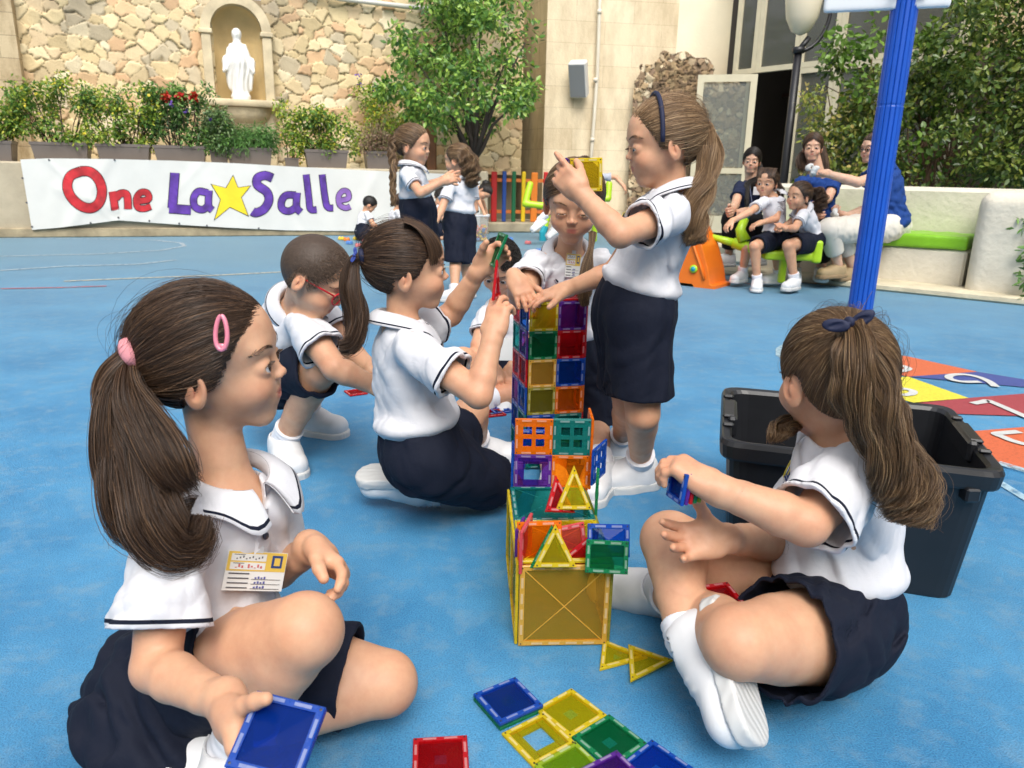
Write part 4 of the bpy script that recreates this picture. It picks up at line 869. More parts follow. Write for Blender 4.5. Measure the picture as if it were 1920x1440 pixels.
mb = MB(); cB = P(1662, 0, 4.62); MBd = frame(V(-.35, -1, 0)); S = SDF(); S.box(cB + V(0, 0, .24), V(.36, .02, .30), .018, MBd); S2 = S; v, f_ = S.mesh(.012); np_mesh('board', v, f_, mat('board_white', (.70, .72, .74, 1), .35), t2, True)
mb = MB(); rr0 = cB + MBd @ V(0, .02, .02)
mb.tube([rr0 + MBd @ V(-.22, .03, 0), rr0 + MBd @ V(.30, -.02, .05)], .012, 8); mb.tube([rr0 + MBd @ V(-.05, -.04, .12), rr0 + MBd @ V(-.05, .12, -.04)], .012, 8); mb.tube([rr0 + MBd @ V(.15, 0, .1), hp + V(0, 0, .04)], .025, 8); mb.tube([rr0 + MBd @ V(.05, 0, .02), hp + V(0, 0, -.02)], .015, 8); mb.build('stay', blk, t2, smooth=True)

# ------------------------------------------------------------------ play things at the back
fb = V(-.75, 11.45, 0); fe = V(1.05, 11.85, 0); fdv = nrm(fe - fb); Mf_ = np.array([fdv, (-fdv[1], fdv[0], 0), (0, 0, 1)]).T
mb = MB(); mb.box((fb + fe) / 2 + V(.2, .35, .075), (2.7, .9, .15), Mf_, .02); tag(mb.build('fence_kerb', mat('kerb_stone', (.38, .32, .22, 1), .9, var=.25, vscale=6)), 'low stone kerb carrying the coloured picket fence', 'kerb')
t = thing('picket_fence', fb, 'low picket fence of red, blue, green, yellow and orange boards', 'fence'); colr = {'red': (.50, .02, .02, 1), 'blue': (.02, .07, .30, 1), 'green': (.01, .13, .05, 1), 'yellow': (.75, .50, .01, 1), 'orange': (.72, .20, .02, 1)}
for x, cn, w in ((926, 'red', .088), (945, 'blue', .062), (963, 'green', .062), (981, 'yellow', .062), (1001, 'orange', .10), (1022, 'red', .07), (1040, 'blue', .06), (1057, 'orange', .08), (1072, 'yellow', .06)):
    q = plane_hit(x, 380, fb, fe, .0)[0]; q[2] = 0; h_ = .74 if w < .08 else .73; mb = MB(); mb.box(q + V(0, 0, .15 + h_ / 2), (w, .028, h_), Mf_, .01); mb.build('picket', mat('fence_' + cn, colr[cn], .45), t)
mb = MB(); a_ = plane_hit(918, 380, fb, fe, -.03)[0]; b_ = plane_hit(1080, 380, fb, fe, -.03)[0]
for z in (.30, .76): mb.box(V((a_[0] + b_[0]) / 2, (a_[1] + b_[1]) / 2, z), (float(np.linalg.norm((b_ - a_)[:2])), .025, .05), Mf_)
mb.build('rail', mat('fence_rail', (.60, .16, .03, 1), .5), t)
mb = MB(); q = P(810, 330, 11.0); q[2] = 0; mb.box(q + V(0, 0, .80), (.13, .13, 1.6), None, .01); mb.box(q + V(0, 0, 1.62), (.18, .18, .05), None, .01); tag(mb.build('wooden_post', mat('brown_wood', (.20, .085, .035, 1), .6, var=.2, vscale=8)), 'square brown timber gate post with a cap behind the braided girl', 'post')
mb = MB(); q = P(790, 350, 11.2); q[2] = 0; mb.box(q + V(-.06, .1, .75), (.26, .10, 1.5), None, .01); tag(mb.build('wooden_gate', mat('dark_brown_wood', (.06, .03, .02, 1), .6)), 'dark timber gate panel beside the brown post', 'gate')
# clear box of coloured bricks
c = G(893, 452); t = thing('storage_box', c, 'clear plastic box full of orange and yellow toy bricks', 'box'); mb = MB(); w, d_, h_ = .33, .26, .33
def hull(k0, k1, z0, z1): return [c + V(sx * w / 2 * k, sy * d_ / 2 * k, z) for z, k in ((z0, k0), (z1, k1)) for sx, sy in ((-1, -1), (1, -1), (1, 1), (-1, 1))]
mb.add(hull(.85, 1.0, .0, h_), [[0, 1, 2, 3], [0, 1, 5, 4], [1, 2, 6, 5], [2, 3, 7, 6], [3, 0, 4, 7]]); mb.build('tub', clear_m('clear_plastic', (.86, .86, .88, 1), .72), t)
mb = MB(); 
for a_, b_ in (((-1, -1), (1, -1)), ((1, -1), (1, 1)), ((1, 1), (-1, 1)), ((-1, 1), (-1, -1))): mb.tube([c + V(a_[0] * w / 2, a_[1] * d_ / 2, h_), c + V(b_[0] * w / 2, b_[1] * d_ / 2, h_)], .010, 6)
mb.build('rim', mat('rim_plastic', (.6, .6, .62, 1), .4), t)
mb = MB(); bc = [mat('brick_orange', (.75, .22, .03, 1), .4), mat('brick_yellow', (.78, .55, .05, 1), .4), mat('brick_pink', (.7, .2, .2, 1), .4), mat('brick_blue', (.1, .25, .6, 1), .4)]
for k in range(90): mb.mi = int(rng.choice([0, 1, 1, 0, 2, 3])); mb.box(c + V(rng.uniform(-.12, .12), rng.uniform(-.09, .09), rng.uniform(.02, .20)), (.045, .03, .028), np.array(Matrix.Rotation(rng.uniform(0, 6), 3, Vector(rng.normal(size=3)))), .004)
tag(mb.build('toy_bricks', bc), 'loose heap of orange and yellow toy bricks inside the clear box', 'bricks', kind='stuff')
for k, (x, y, cn) in enumerate(((650, 449, 0), (668, 447, 1), (684, 452, 2), (700, 450, 0), (655, 455, 3), (672, 460, 2), (716, 452, 0), (958, 448, 3), (990, 455, 2), (640, 447, 1), (1010, 470, 3))):
    c = G(x, y, .02); mb = MB(); Mr = np.array(Matrix.Rotation(k * .7, 3, 'Z')); mb.box(c, (.075, .05, .035), Mr, .006)
    for sx in SY: mb.lathe(c + Mr @ V(sx * .02, 0, .017), [(.011, 0), (.011, .009), (0, .009)], 8)
    names = [('orange', 'left of'), ('yellow', 'beside'), ('pink', 'near'), ('blue', 'on')]
    tag(mb.build('toy_brick', bc[cn]), ('%s toy brick lying on the blue ground %s' % (names[cn][0], ['at the foot of the banner', 'beside the small boy', 'between boy and wall', 'before the small boy', 'nearest the wall foot', 'in front of the other scattered bricks', 'right of the small boy', 'near the picket fence', 'before the fence kerb', 'at the very left of the scatter', 'alone on the open ground past the box'][k])), 'toy brick', 'toy bricks scattered by the banner')
# orange slide side and lime seesaw
ob, oc = G(1262, 534), G(1334, 542); od = nrm(oc - ob); od = nrm(V(od[0], od[1], 0)); on_ = V(od[1], -od[0], 0); on_ = -on_ if on_ @ (-ob) < 0 else on_
t = thing('orange_play_panel', ob, 'orange moulded plastic foot of a play set standing behind the headband girl', 'play set'); orm = mat('orange_plastic', (.78, .17, .012, 1), .35, var=.05)
out_ = [(1238, 533), (1243, 480), (1262, 440), (1282, 418), (1298, 424), (1316, 462), (1327, 505), (1331, 534), (1340, 536), (1340, 544), (1302, 541), (1297, 533), (1262, 529), (1240, 534)]
op = [plane_hit(x, y, ob, oc)[0] for x, y in out_]; S = None; mb = MB(); mb.prism(op, -on_ * .34); o_ = mb.build('panel', orm, t); bv = o_.modifiers.new('bevel', 'BEVEL'); bv.width = .02; bv.segments = 3
inn = [(1250, 522), (1258, 478), (1272, 444), (1284, 432), (1300, 460), (1314, 500), (1320, 524)]; ip = [plane_hit(x, y, ob, oc, .006)[0] for x, y in inn]; mb = MB(); mb.tube(ip, .012, 8); mb.build('rib', orm, t, smooth=True)
mb = MB(); q = plane_hit(1301, 504, ob, oc, .004)[0]; Mq = np.array([od, (0, 0, 1), on_]).T; mb.lathe(q, [(.032, 0), (.032, .012), (.02, .014)], 20, Mq); mb.build('cap_ring', mat('lime_plastic', (.42, .66, .02, 1), .35), t, smooth=True); mb = MB(); mb.lathe(q + on_ * .012, [(.02, 0), (.018, .008), (0, .010)], 16, Mq); mb.build('cap', mat('teal_plastic', (.02, .33, .42, 1), .35), t, smooth=True)
lime_p = MATS['lime_plastic']; teal_p = MATS['teal_plastic']
t = thing('seesaw', G(1450, 545), 'lime green plastic seesaw with blue handles carrying two girls', 'seesaw'); z_ = 6.1
p0, p1, p2, p3 = P(1318, 440, 6.3), P(1375, 455, 6.15), P(1430, 472, 6.05), P(1533, 485, 6.0)
mb = MB(); mb.tube([p0, p0 * .5 + p1 * .5, p1], [.022, .028, .034], 10); mb.tube([p1, p2], [.045, .05], 10); mb.build('beam', lime_p, t, smooth=True)
S = SDF(); S.box((p2 + p3) / 2 + V(0, 0, .0), V(.22, .10, .035), .02, frame(V(.1, 1, .0))); S.box(p3 + V(-.03, 0, .06), V(.035, .10, .09), .02, frame(V(.1, 1, 0))); v, f_ = S.mesh(.012); np_mesh('seat', v, f_, lime_p, t, True)
mb = MB(); mb.box(P(1467, 505, 6.05), (.05, .06, .22), None, .01); mb.build('leg', lime_p, t)
h0 = P(1395, 452, 6.1); mb = MB(); mb.tube([h0, P(1388, 430, 6.1), P(1397, 410, 6.1)], [.055, .04, .034], 10); mb.build('handle_post', lime_p, t, smooth=True)
mb = MB(); mb.tube([P(1397, 412, 6.1), P(1404, 402, 6.1), P(1410, 398, 6.02)], .02, 8); mb.build('handle', teal_p, t, smooth=True); mb = MB(); mb.tube([P(1470, 430, 6.05), P(1472, 420, 5.95)], .02, 8); mb.build('handle', teal_p, t, smooth=True)
# second lime rocker behind the forward facing girl
t = thing('rocking_toy', G(1000, 442), 'lime green plastic rocker with raised back standing before the picket fence', 'rocker'); zr = 10.0
def LP(*ps, r=.05): 
    for a_, b_ in zip(ps[:-1], ps[1:]): S.cone(P(a_[0], a_[1], zr), P(b_[0], b_[1], zr), r, r, .01)
S = SDF(); LP((994, 346), (985, 382), (1020, 386), (1040, 376), r=.045); LP((1032, 384), (1022, 425), r=.04); LP((1040, 380), (1140, 372), (1142, 345), r=.045); v, f_ = S.mesh(.016); np_mesh('seat', v, f_, lime_p, t, True); mb = MB(); fq = P(1018, 436, zr); mb.tube([P(1022, 425, zr), fq, V(fq[0], fq[1], 0)], .05, 8); mb.build('foot', teal_p, t)
for dx in (.35, .7):
    mb = MB(); fq = P(1018, 400, zr) + V(dx, 0, 0); mb.tube([fq, V(fq[0], fq[1], 0)], .04, 8); mb.build('leg', lime_p, t)
# ------------------------------------------------------------------ magnetic tiles
TC = {'yellow': (.78, .60, .02), 'amber': (.84, .50, .08), 'orange': (.88, .20, .005), 'red': (.62, .012, .02), 'pink': (.75, .10, .12), 'purple': (.13, .03, .33), 'blue': (.01, .09, .50), 'green': (.01, .26, .10), 'lime': (.35, .52, .03), 'teal': (.01, .22, .20), 'olive': (.38, .34, .04)}
def tile_mats(cn):
    if 'tile_' + cn in MATS: return [MATS['tile_' + cn], MATS['tilerim_' + cn], MATS['tilemag_' + cn], MATS['tile_rivet']]
    c = TC[cn]; res = []
    for nm, tf, k, ro in (('tile_', .84, .95, .07), ('tilerim_', .46, 1.0, .2), ('tilemag_', .10, .55, .35)):
        m, nt, b, out = newmat(nm + cn); col = tuple(min(1, q * k) for q in c)
        if nm == 'tilemag_': col = tuple(.55 * q + .18 for q in c)
        b.inputs['Base Color'].default_value = col + (1,); b.inputs['Roughness'].default_value = ro; b.inputs['Specular IOR Level'].default_value = .5
        tc = N(nt, 'ShaderNodeTexCoord'); nz = N(nt, 'ShaderNodeTexNoise'); nz.inputs['Scale'].default_value = 60; nz.inputs['Detail'].default_value = 8; nt.links.new(tc.outputs['Object'], nz.inputs['Vector'])
        rr = N(nt, 'ShaderNodeMapRange'); rr.inputs[1].default_value = .35; rr.inputs[2].default_value = .7; rr.inputs[3].default_value = ro * .7; rr.inputs[4].default_value = ro * 2.4; nt.links.new(nz.outputs[0], rr.inputs[0]); nt.links.new(rr.outputs[0], b.inputs['Roughness'])
        tr = N(nt, 'ShaderNodeBsdfTransparent'); tr.inputs[0].default_value = tuple(min(1, q ** .42 * 1.02) for q in c) + (1,)
        ms = N(nt, 'ShaderNodeMixShader'); ms.inputs[0].default_value = tf; nt.links.new(b.outputs[0], ms.inputs[1]); nt.links.new(tr.outputs[0], ms.inputs[2]); nt.links.new(ms.outputs[0], out.inputs[0]); MATS[nm + cn] = m; res.append(m)
    return res + [mat('tile_rivet', (.04, .04, .045, 1), .3, metal=.6)]
TILE_N = 0
def tile(c, M, cn, label, kind='square', w=.085, w2=None, group='magnetic tiles', th=.0062):
    """M columns: x (side), y (side), normal. kinds: square, window4, window1, triangle (isosceles), slim"""
    mats = tile_mats(cn); w2 = w2 or w; c = np.asarray(c, float); M = np.asarray(M)
    t = thing('magnetic_tile', c, label, 'magnetic tile', group)
    if kind == 'triangle': poly = np.array([(-w / 2, -w2 / 2), (w / 2, -w2 / 2), (0, w2 / 2)])
    elif kind == 'rtriangle': poly = np.array([(-w / 2, -w2 / 2), (w / 2, -w2 / 2), (-w / 2, w2 / 2)])
    else: poly = np.array([(-w / 2, -w2 / 2), (w / 2, -w2 / 2), (w / 2, w2 / 2), (-w / 2, w2 / 2)])
    n = len(poly); e = np.roll(poly, -1, 0) - poly; nrm2 = np.stack([-e[:, 1], e[:, 0]], 1) / np.linalg.norm(e, axis=1)[:, None]
    def inset(d):
        res = []
        for i in range(n):
            n1, n2 = nrm2[i - 1], nrm2[i]; p = poly[i]; A = np.array([n1, n2]); res.append(p + np.linalg.solve(A, [d, d]))
        return np.array(res)
    bw = .0085 if w < .12 else .0095; W3 = lambda q, z: c + M @ V(q[0], q[1], z)
    mb = MB(); mb.mi = 0; h = th / 2
    rings = [(inset(.0012), h), (inset(0), h - .0012), (inset(0), -h + .0012), (inset(.0012), -h), (inset(bw), -h), (inset(bw), h)]
    vv = [W3(q, z) for r_, z in rings for q in r_]; K = len(rings)
    mb.add(vv, [[i * n + j, ((i + 1) % K) * n + j, ((i + 1) % K) * n + (j + 1) % n, i * n + (j + 1) % n] for i in range(K) for j in range(n)])
    mb.mi = 1
    for i in range(n):                       # magnets inside the rim
        a, b_ = poly[i], poly[(i + 1) % n]; L = np.linalg.norm(b_ - a); d_ = (b_ - a) / L; km = 2 if w < .12 else 4
        for k in range(km):
            ctr = a + d_ * L * ((k + .5) / km * .78 + .11) + nrm2[i] * bw * .52; ax = M @ V(d_[0], d_[1], 0); ay = M @ V(nrm2[i][0], nrm2[i][1], 0)
            mb.box(W3(ctr, 0), (L * .62 / km * .8, bw * .46, th + .0006), np.array([ax, ay, M[:, 2]]).T)
    mb.mi = 2
    cor = inset(bw * .5)
    for q in cor:
        for sg in SY: mb.lathe(W3(q, sg * (h + .0002)), [(0, 0.0004), (.0016, .0002), (.0017, -.0006)], 8, M if sg > 0 else M * V(1, -1, -1))
    mb.build('rim', [mats[1], mats[2], mats[3]], t)
    mb = MB(); inn = inset(bw); ct = inn.mean(0); pz = .0012
    def pane(pts, peak):
        k = len(pts); cc = np.mean(pts, 0); mb.add([W3(q, pz) for q in pts] + [W3(cc, pz + peak)], [[i, (i + 1) % k, k] for i in range(k)]); mb.add([W3(q, -pz) for q in pts] + [W3(cc, -pz - peak)], [[(i + 1) % k, i, k] for i in range(k)])
    if kind in ('square', 'triangle', 'rtriangle'):
        if w > .12:
            cc = inn.mean(0); cr_ = .0011
            pane(inn, .0022)
            mbr = MB()
            for i in range(n): d_ = inn[i] - cc; L = np.linalg.norm(d_); d_ = d_ / L; p_ = np.array([-d_[1], d_[0]]); mbr.add([W3(cc + p_ * cr_, .0042), W3(cc - p_ * cr_, .0042), W3(inn[i] - p_ * cr_, .0022), W3(inn[i] + p_ * cr_, .0022)], [[0, 1, 2, 3]])
            mbr.build('rib', mats[1], t)
        else: pane(inn, .0030)
        mb.build('pane', mats[0], t)
    elif kind == 'window4':
        a = inn[2][0]; b1 = .010; g = .0045; 
        for x0, x1, y0, y1 in ((-a, a, -g, g), (-g, g, -a, -g), (-g, g, g, a)): mb.box(W3(((x0 + x1) / 2, (y0 + y1) / 2), 0), (x1 - x0, y1 - y0, th * .9), M)
        for x0, x1, y0, y1 in ((-a, a, a - b1, a), (-a, a, -a, -a + b1), (-a, -a + b1, -a + b1, a - b1), (a - b1, a, -a + b1, a - b1)): mb.box(W3(((x0 + x1) / 2, (y0 + y1) / 2), 0), (x1 - x0, y1 - y0, th * .8), M)
        mb.build('muntin', mats[1], t)
    elif kind == 'window1':
        a = inn[2][0]; b1 = .014
        for x0, x1, y0, y1 in ((-a, a, a - b1, a), (-a, a, -a, -a + b1), (-a, -a + b1, -a + b1, a - b1), (a - b1, a, -a + b1, a - b1)): mb.box(W3(((x0 + x1) / 2, (y0 + y1) / 2), 0), (x1 - x0, y1 - y0, th * .7), M)
        mb.build('inner_frame', mats[0], t)
    return t
TS = .085; OR = ['bottom', 'second', 'third', 'fourth', 'fifth', 'top']
# the tall tower, turned a little so its left side shows
ya = R_(13.5); tx = V(math.cos(ya), math.sin(ya), 0); ty = V(-math.sin(ya), math.cos(ya), 0); tz = V(0, 0, 1); TO = V(.047, 2.115, .004)
Mfr = np.array([tx, tz, -ty]).T; Mlf = np.array([ty, tz, -tx]).T; Mtp = np.array([tx, ty, tz]).T
fc = [('teal', 'olive'), ('blue', 'teal'), ('olive', 'orange'), ('amber', 'blue'), ('green', 'red'), ('yellow', 'purple')]
lc = [('blue', 'teal'), ('teal', 'blue'), ('blue', 'purple'), ('red', 'pink'), ('purple', 'teal'), ('blue', 'pink')]
rc = [('blue', 'green'), ('red', 'teal'), ('orange', 'blue'), ('blue', 'red'), ('red', 'yellow'), ('pink', 'purple')]
for r_ in range(6):
    z = .0015 + TS * (r_ + .5); row = '%s row' % (('lowest', 'second', 'third', 'fourth', 'fifth', 'top')[r_])
    for k in range(2):
        tile(TO + tx * TS * (k + .5) + tz * z, Mfr, fc[r_][k], '%s clear tile, %s front face of the tall tower, %s from the ground' % (fc[r_][k], ('left', 'right')[k], row))
        tile(TO + ty * TS * (k + .5) - tx * .004 + ty * .004 + tz * z, Mlf, lc[r_][k], '%s clear tile on the left side of the tall tower, %s half, %s' % (lc[r_][k], ('front', 'back')[k], row))
        tile(TO + tx * (2 * TS + .004) + ty * (TS * (k + .5) + .004) + tz * z, Mlf, rc[r_][k], '%s clear tile on the right side of the tall tower, %s half, %s' % (rc[r_][k], ('front', 'back')[k], row))
    if r_ % 2 == 1:
        for k in range(2):
            cn = ('yellow', 'red', 'teal', 'blue', 'olive', 'pink')[r_ - (k)]; tile(TO + tx * TS * (k + .5) + ty * (2 * TS + .008) + tz * z, Mfr, cn, '%s clear tile on the hidden back of the tower, %s half, %s' % (cn, ('left', 'right')[k], row))
topc = [['green', 'red'], ['blue', 'pink']]
for i in range(2):
    for k in range(2): tile(TO + tx * TS * (i + .5) + ty * TS * (k + .5) + tz * (6 * TS + .006), Mtp, topc[k][i], '%s clear tile lying flat on the tower top, %s %s corner' % (topc[k][i], ('front', 'back')[k], ('left', 'right')[i]))
tile(TO + tx * .035 + ty * .03 + tz * (6 * TS + .0135), Mtp @ np.array(Matrix.Rotation(.5, 3, 'Z')), 'blue', 'dark blue clear tile under the spread fingers on the tower top')
tile(TO + tx * .12 + ty * .11 + tz * (6 * TS + .0135), Mtp @ np.array(Matrix.Rotation(-.3, 3, 'Z')), 'red', 'red clear tile loose on the back of the tower top')
tile(TO + tx * -.005 + ty * .01 + tz * (6 * TS + .021), Mtp @ np.array(Matrix.Rotation(.2, 3, 'Z')) @ np.array(Matrix.Rotation(R_(8), 3, 'X')), 'green', 'dark green tile pinched at the front left edge of the tower top', w=.07)
# the front house on the big yellow box
Mf0 = np.array([(1, 0, 0), (0, 0, 1), (0, -1, 0)]).T; Ms0 = np.array([(0, 1, 0), (0, 0, 1), (-1, 0, 0)]).T; Mt0 = np.eye(3)
hx, hy, hz = .009, 1.585, .172
tile((hx + .5 * TS, hy, hz + .5 * TS), Mf0, 'purple', 'purple single window frame tile, lower left of the house front', 'window1'); tile((hx + 1.5 * TS, hy, hz + .5 * TS), Mf0, 'orange', 'plain orange clear tile, lower right of the house front')
tile((hx + .5 * TS, hy, hz + 1.5 * TS), Mf0, 'orange', 'orange four pane window tile, upper left of the house front', 'window4'); tile((hx + 1.5 * TS, hy, hz + 1.5 * TS), Mf0, 'teal', 'dark green tile with cross bars, upper right of the house front', 'window4')
tile((hx + 1.5 * TS, hy + .006, hz + 1.5 * TS), Mf0, 'teal', 'dark green clear tile directly behind the cross barred green one')
tile((hx + 2 * TS + .004, hy + .5 * TS + .004, hz + .5 * TS), Ms0, 'orange', 'orange clear tile on the right side of the house, lower row'); tile((hx + 2 * TS + .004, hy + .5 * TS + .004, hz + 1.5 * TS), Ms0, 'orange', 'orange clear window tile on the right side of the house, upper row', 'window4')
tile(P(1123, 866, 1.70), np.array([nrm(V(.45, .9, 0)), (0, 0, 1), nrm(np.cross(nrm(V(.45, .9, 0)), (0, 0, 1)))]).T, 'blue', 'bright blue window tile standing off the right side of the house', 'window4')
tile(P(1119, 925, 1.62), np.array([nrm(V(.12, .99, 0)), (0, 0, 1), nrm(np.cross(nrm(V(.12, .99, 0)), (0, 0, 1)))]).T, 'green', 'green clear tile upright at the right of the box below the blue window tile')
tile((hx + .5 * TS, hy + 2 * TS, hz + .5 * TS), Mf0, 'blue', 'blue clear tile at the back of the small house, left'); tile((hx - .004, hy + .5 * TS + .004, hz + .5 * TS), Ms0, 'blue', 'blue clear tile on the left side of the small house')
bx, by, LW = .0215, 1.236, .17
yb = R_(3.5); bX, bY, bO = V(math.cos(yb), math.sin(yb), 0), V(-math.sin(yb), math.cos(yb), 0), V(bx, by, 0); BF = np.array([bX, tz, -bY]).T; BS = np.array([bY, tz, -bX]).T; BT = np.array([bX, bY, tz]).T
tile(bO + bX * LW / 2 + tz * (.0025 + LW / 2), BF, 'amber', 'large amber yellow square tile with crossed ribs, front of the big box', w=LW)
for k in range(2):
    tile(bO - bX * .004 + bY * (.004 + LW * (k + .5)) + tz * (.0025 + LW / 2), BS, 'yellow', 'large yellow square tile, left side of the big box, %s half' % ('front', 'back')[k], w=LW); tile(bO + bX * (LW + .004) + bY * (.004 + LW * (k + .5)) + tz * (.0025 + LW / 2), BS, 'olive', 'large olive tile, right side of the big box, %s half' % ('front', 'back')[k], w=LW)
tile(bO + bX * LW / 2 + bY * (.004 + LW * .5) + tz * (LW + .006), BT, 'yellow', 'large yellow tile lying on the front half of the big box under the pile', w=LW); tile(bO + bX * LW / 2 + bY * (.004 + LW * 1.5) + tz * (LW + .006), BT, 'teal', 'large dark green square tile on the back half of the big box top', w=LW)
def lean(px, py, z, side, up, cn, label, kind='square', w=TS, w2=None, **k):
    s_ = nrm(side); u_ = nrm(V(*up) - s_ * (V(*up) @ s_)); return tile(P(px, py, z), np.array([s_, u_, np.cross(s_, u_)]).T, cn, label, kind, w, w2, **k)
# pile on the box
lean(1012, 1020, 1.405, (1, .12, 0), (0, .35, 1), 'orange', 'orange clear tile leaning at the left of the pile on the big box')
lean(986, 1018, 1.405, (.25, 1, 0), (0, 0, 1), 'pink', 'pink red tile edge standing at the far left of the pile'); lean(975, 1008, 1.43, (.25, 1, 0), (0, 0, 1), 'purple', 'pale purple tile standing behind the pink one at the pile\'s left end', w=.06)
lean(1041, 1023, 1.365, (1, .05, 0), (0, .25, 1), 'yellow', 'yellow clear triangle standing in the middle of the pile on the box', 'triangle', w=.080, w2=.080); lean(1034, 1024, 1.38, (1, .05, 0), (0, .25, 1), 'green', 'green triangle just behind the yellow one in the pile', 'triangle', w=.080, w2=.080)
lean(1083, 1022, 1.40, (-1, .1, .12), (-.1, .2, 1), 'red', 'red clear triangle at the right of the pile on the box', 'rtriangle', w=.070, w2=.085); lean(1070, 1012, 1.43, (1, .3, .1), (0, .2, 1), 'pink', 'pink clear tile behind the red triangle in the pile', w=.06)
lean(1141, 1013, 1.385, (1, 0, 0), (0, .45, 1), 'blue', 'blue clear tile overhanging the right edge of the box, upper of two', w=.078, w2=.06); lean(1138, 1044, 1.365, (1, 0, -.03), (0, .35, 1), 'green', 'green clear tile overhanging the right edge of the box, lower of two', w=.078, w2=.06)
# triangles on the green lid
lean(1046, 926, 1.50, (.8, .5, -.25), (-.1, .7, .9), 'red', 'red clear triangle leaning on the dark green lid before the house', 'triangle', w=.075, w2=.075); lean(1076, 914, 1.50, (1, .3, -.12), (-.2, .35, 1), 'yellow', 'tall yellow clear triangle propped on the green lid before the house', 'triangle', w=.078, w2=.088)
def gtile(p0, p1, cn, label, kind='square', w=TS, w2=None, h=.0034, flip=1, tilt=0):
    a = G(p0[0], p0[1], h); b_ = G(p1[0], p1[1], h); s_ = nrm(b_ - a); n = V(0, 0, 1); u_ = np.cross(n, s_) * flip; w2 = w2 or w
    c = (a + b_) / 2 + u_ * w2 / 2; M = np.array([s_, u_, np.cross(s_, u_)]).T; return tile(c + V(0, 0, tilt), M, cn, label, kind, w, w2)
gtile((888, 1312), (937, 1368), 'green', 'green clear tile at the bottom of the small stack on the ground'); gtile((888, 1306), (937, 1362), 'teal', 'dark teal tile, middle of the small blue topped stack', h=.0100); gtile((888, 1303), (937, 1359), 'blue', 'deep blue tile on top of the small stack lying on the ground', h=.0166)
gtile((1003, 1331), (1068, 1385), 'yellow', 'plain yellow clear tile lying right of the blue stack'); gtile((940, 1376), (1001, 1440), 'yellow', 'yellow square window frame tile lying flat, blue ground showing through', 'window1'); gtile((1004, 1440), (1062, 1500), 'lime', 'yellow clear tile at the bottom edge beside the window frame tile'); gtile((1076, 1386), (1140, 1440), 'green', 'green clear tile lying flat behind the purple one')
gtile((1070, 1445), (1148, 1530), 'purple', 'purple clear tile lying tilted over the green one at the bottom edge', h=.012); gtile((1160, 1440), (1240, 1500), 'blue', 'blue clear tile cut by the bottom edge, right of the purple one')
gtile((773, 1465), (880, 1458), 'red', 'red clear tile alone on the ground by the bottom edge', w=.085)
gtile((1120, 1258), (1218, 1232), 'yellow', 'flat yellow triangle lying on the ground left of its twin', 'triangle', w=.102, w2=.078); t_ = gtile((1185, 1212), (1254, 1236), 'yellow', 'yellow triangle resting on the tip of another beside the white shoe', 'triangle', w=.088, w2=.098, h=.010, flip=-1)
for k, (p0, p1, cn, kd, lb) in enumerate((((862, 782), (880, 790), 'red', 'window1', 'red window frame tile on the ground behind the kneeling girl, nearest'), ((868, 768), (892, 776), 'blue', 'window1', 'blue window frame tile on the ground behind the kneeling girl'), ((915, 782), (950, 778), 'red', 'window1', 'red window frame tile in front of the curly haired boy'), ((930, 776), (962, 772), 'blue', 'window1', 'blue window frame tile touching the red one by the curly haired boy'), ((658, 742), (688, 738), 'red', 'square', 'small red tile on the ground under the crouching boy\'s hands'))):
    gtile(p0, p1, cn, lb, kd, w=.075, h=.0034 + .0003 * k)
# tiles in hands and laps
_w = P(428, 1322, .875); TILE_T = nrm(V(.05, -.52, .85)); _d = .30 * CR - .95 * CU; TILE_D = nrm(_d - TILE_T * (_d @ TILE_T)); TILE_N = np.cross(TILE_T, TILE_D)
_s = TILE_D * math.sin(.66) + TILE_N * math.cos(.66) ; HTM = np.array([_s, np.cross(TILE_T, _s), TILE_T]).T; _r = ray(519, 1381); _p0 = _w + TILE_T * .036; HTC = CAM + _r * (((_p0 - CAM) @ TILE_T) / (_r @ TILE_T))
tile(HTC, HTM, 'blue', 'bright blue clear tile held in the hand of the girl at lower left', w=.082); tile(HTC - TILE_T * .0068, HTM, 'blue', 'second blue tile held right under the bright blue one at lower left', w=.082)
lean(1099, 328, 1.70, (1, .1, .05), (-.06, 0, 1), 'yellow', 'yellow clear tile held up by the girl with the headband', w=.074); lean(1062, 318, 1.70, (.5, .8, -.3), (.4, 0, 1), 'purple', 'purple clear tile pinched behind the raised finger of the headband girl', w=.042)
lean(932, 468, 1.85, (-.25, 1, 0), (.42, 0, 1), 'green', 'green clear tile held on edge in the kneeling girl\'s far hand', w=.085); lean(931, 524, 1.62, (.3, 1, 0), (0, 0, 1), 'red', 'red clear triangle held upright in the kneeling girl\'s near hand', 'triangle', w=.05, w2=.085); 
for k, cn in enumerate(('blue', 'purple', 'red', 'green', 'lime')):
    s_ = nrm(V(.9, .25, -.05)); q = P(1270 + k * 8, 910 - k * 1.5, 1.155 + .004 * k); lab = {'blue': 'outermost blue', 'purple': 'purple, second', 'red': 'red, third', 'green': 'green, fourth', 'lime': 'lime, innermost'}[cn]
    M = np.array([nrm(V(-.25, 1, -.1)), nrm(V(.12, .1, 1)), nrm(V(1, .25, -.1))]).T; tile(q, M, cn, '%s tile of the stack in the raised hand of the girl by the bin' % lab, w=.052, w2=.05)
for k, (cn) in enumerate(('orange', 'blue', 'red')): lean(1352, 1140 - 9 * k, 1.27, (1, .35, -.05), (.0, 1, .15), cn, '%s tile of the small stack in the lap of the cross legged girl' % cn, w=.07)

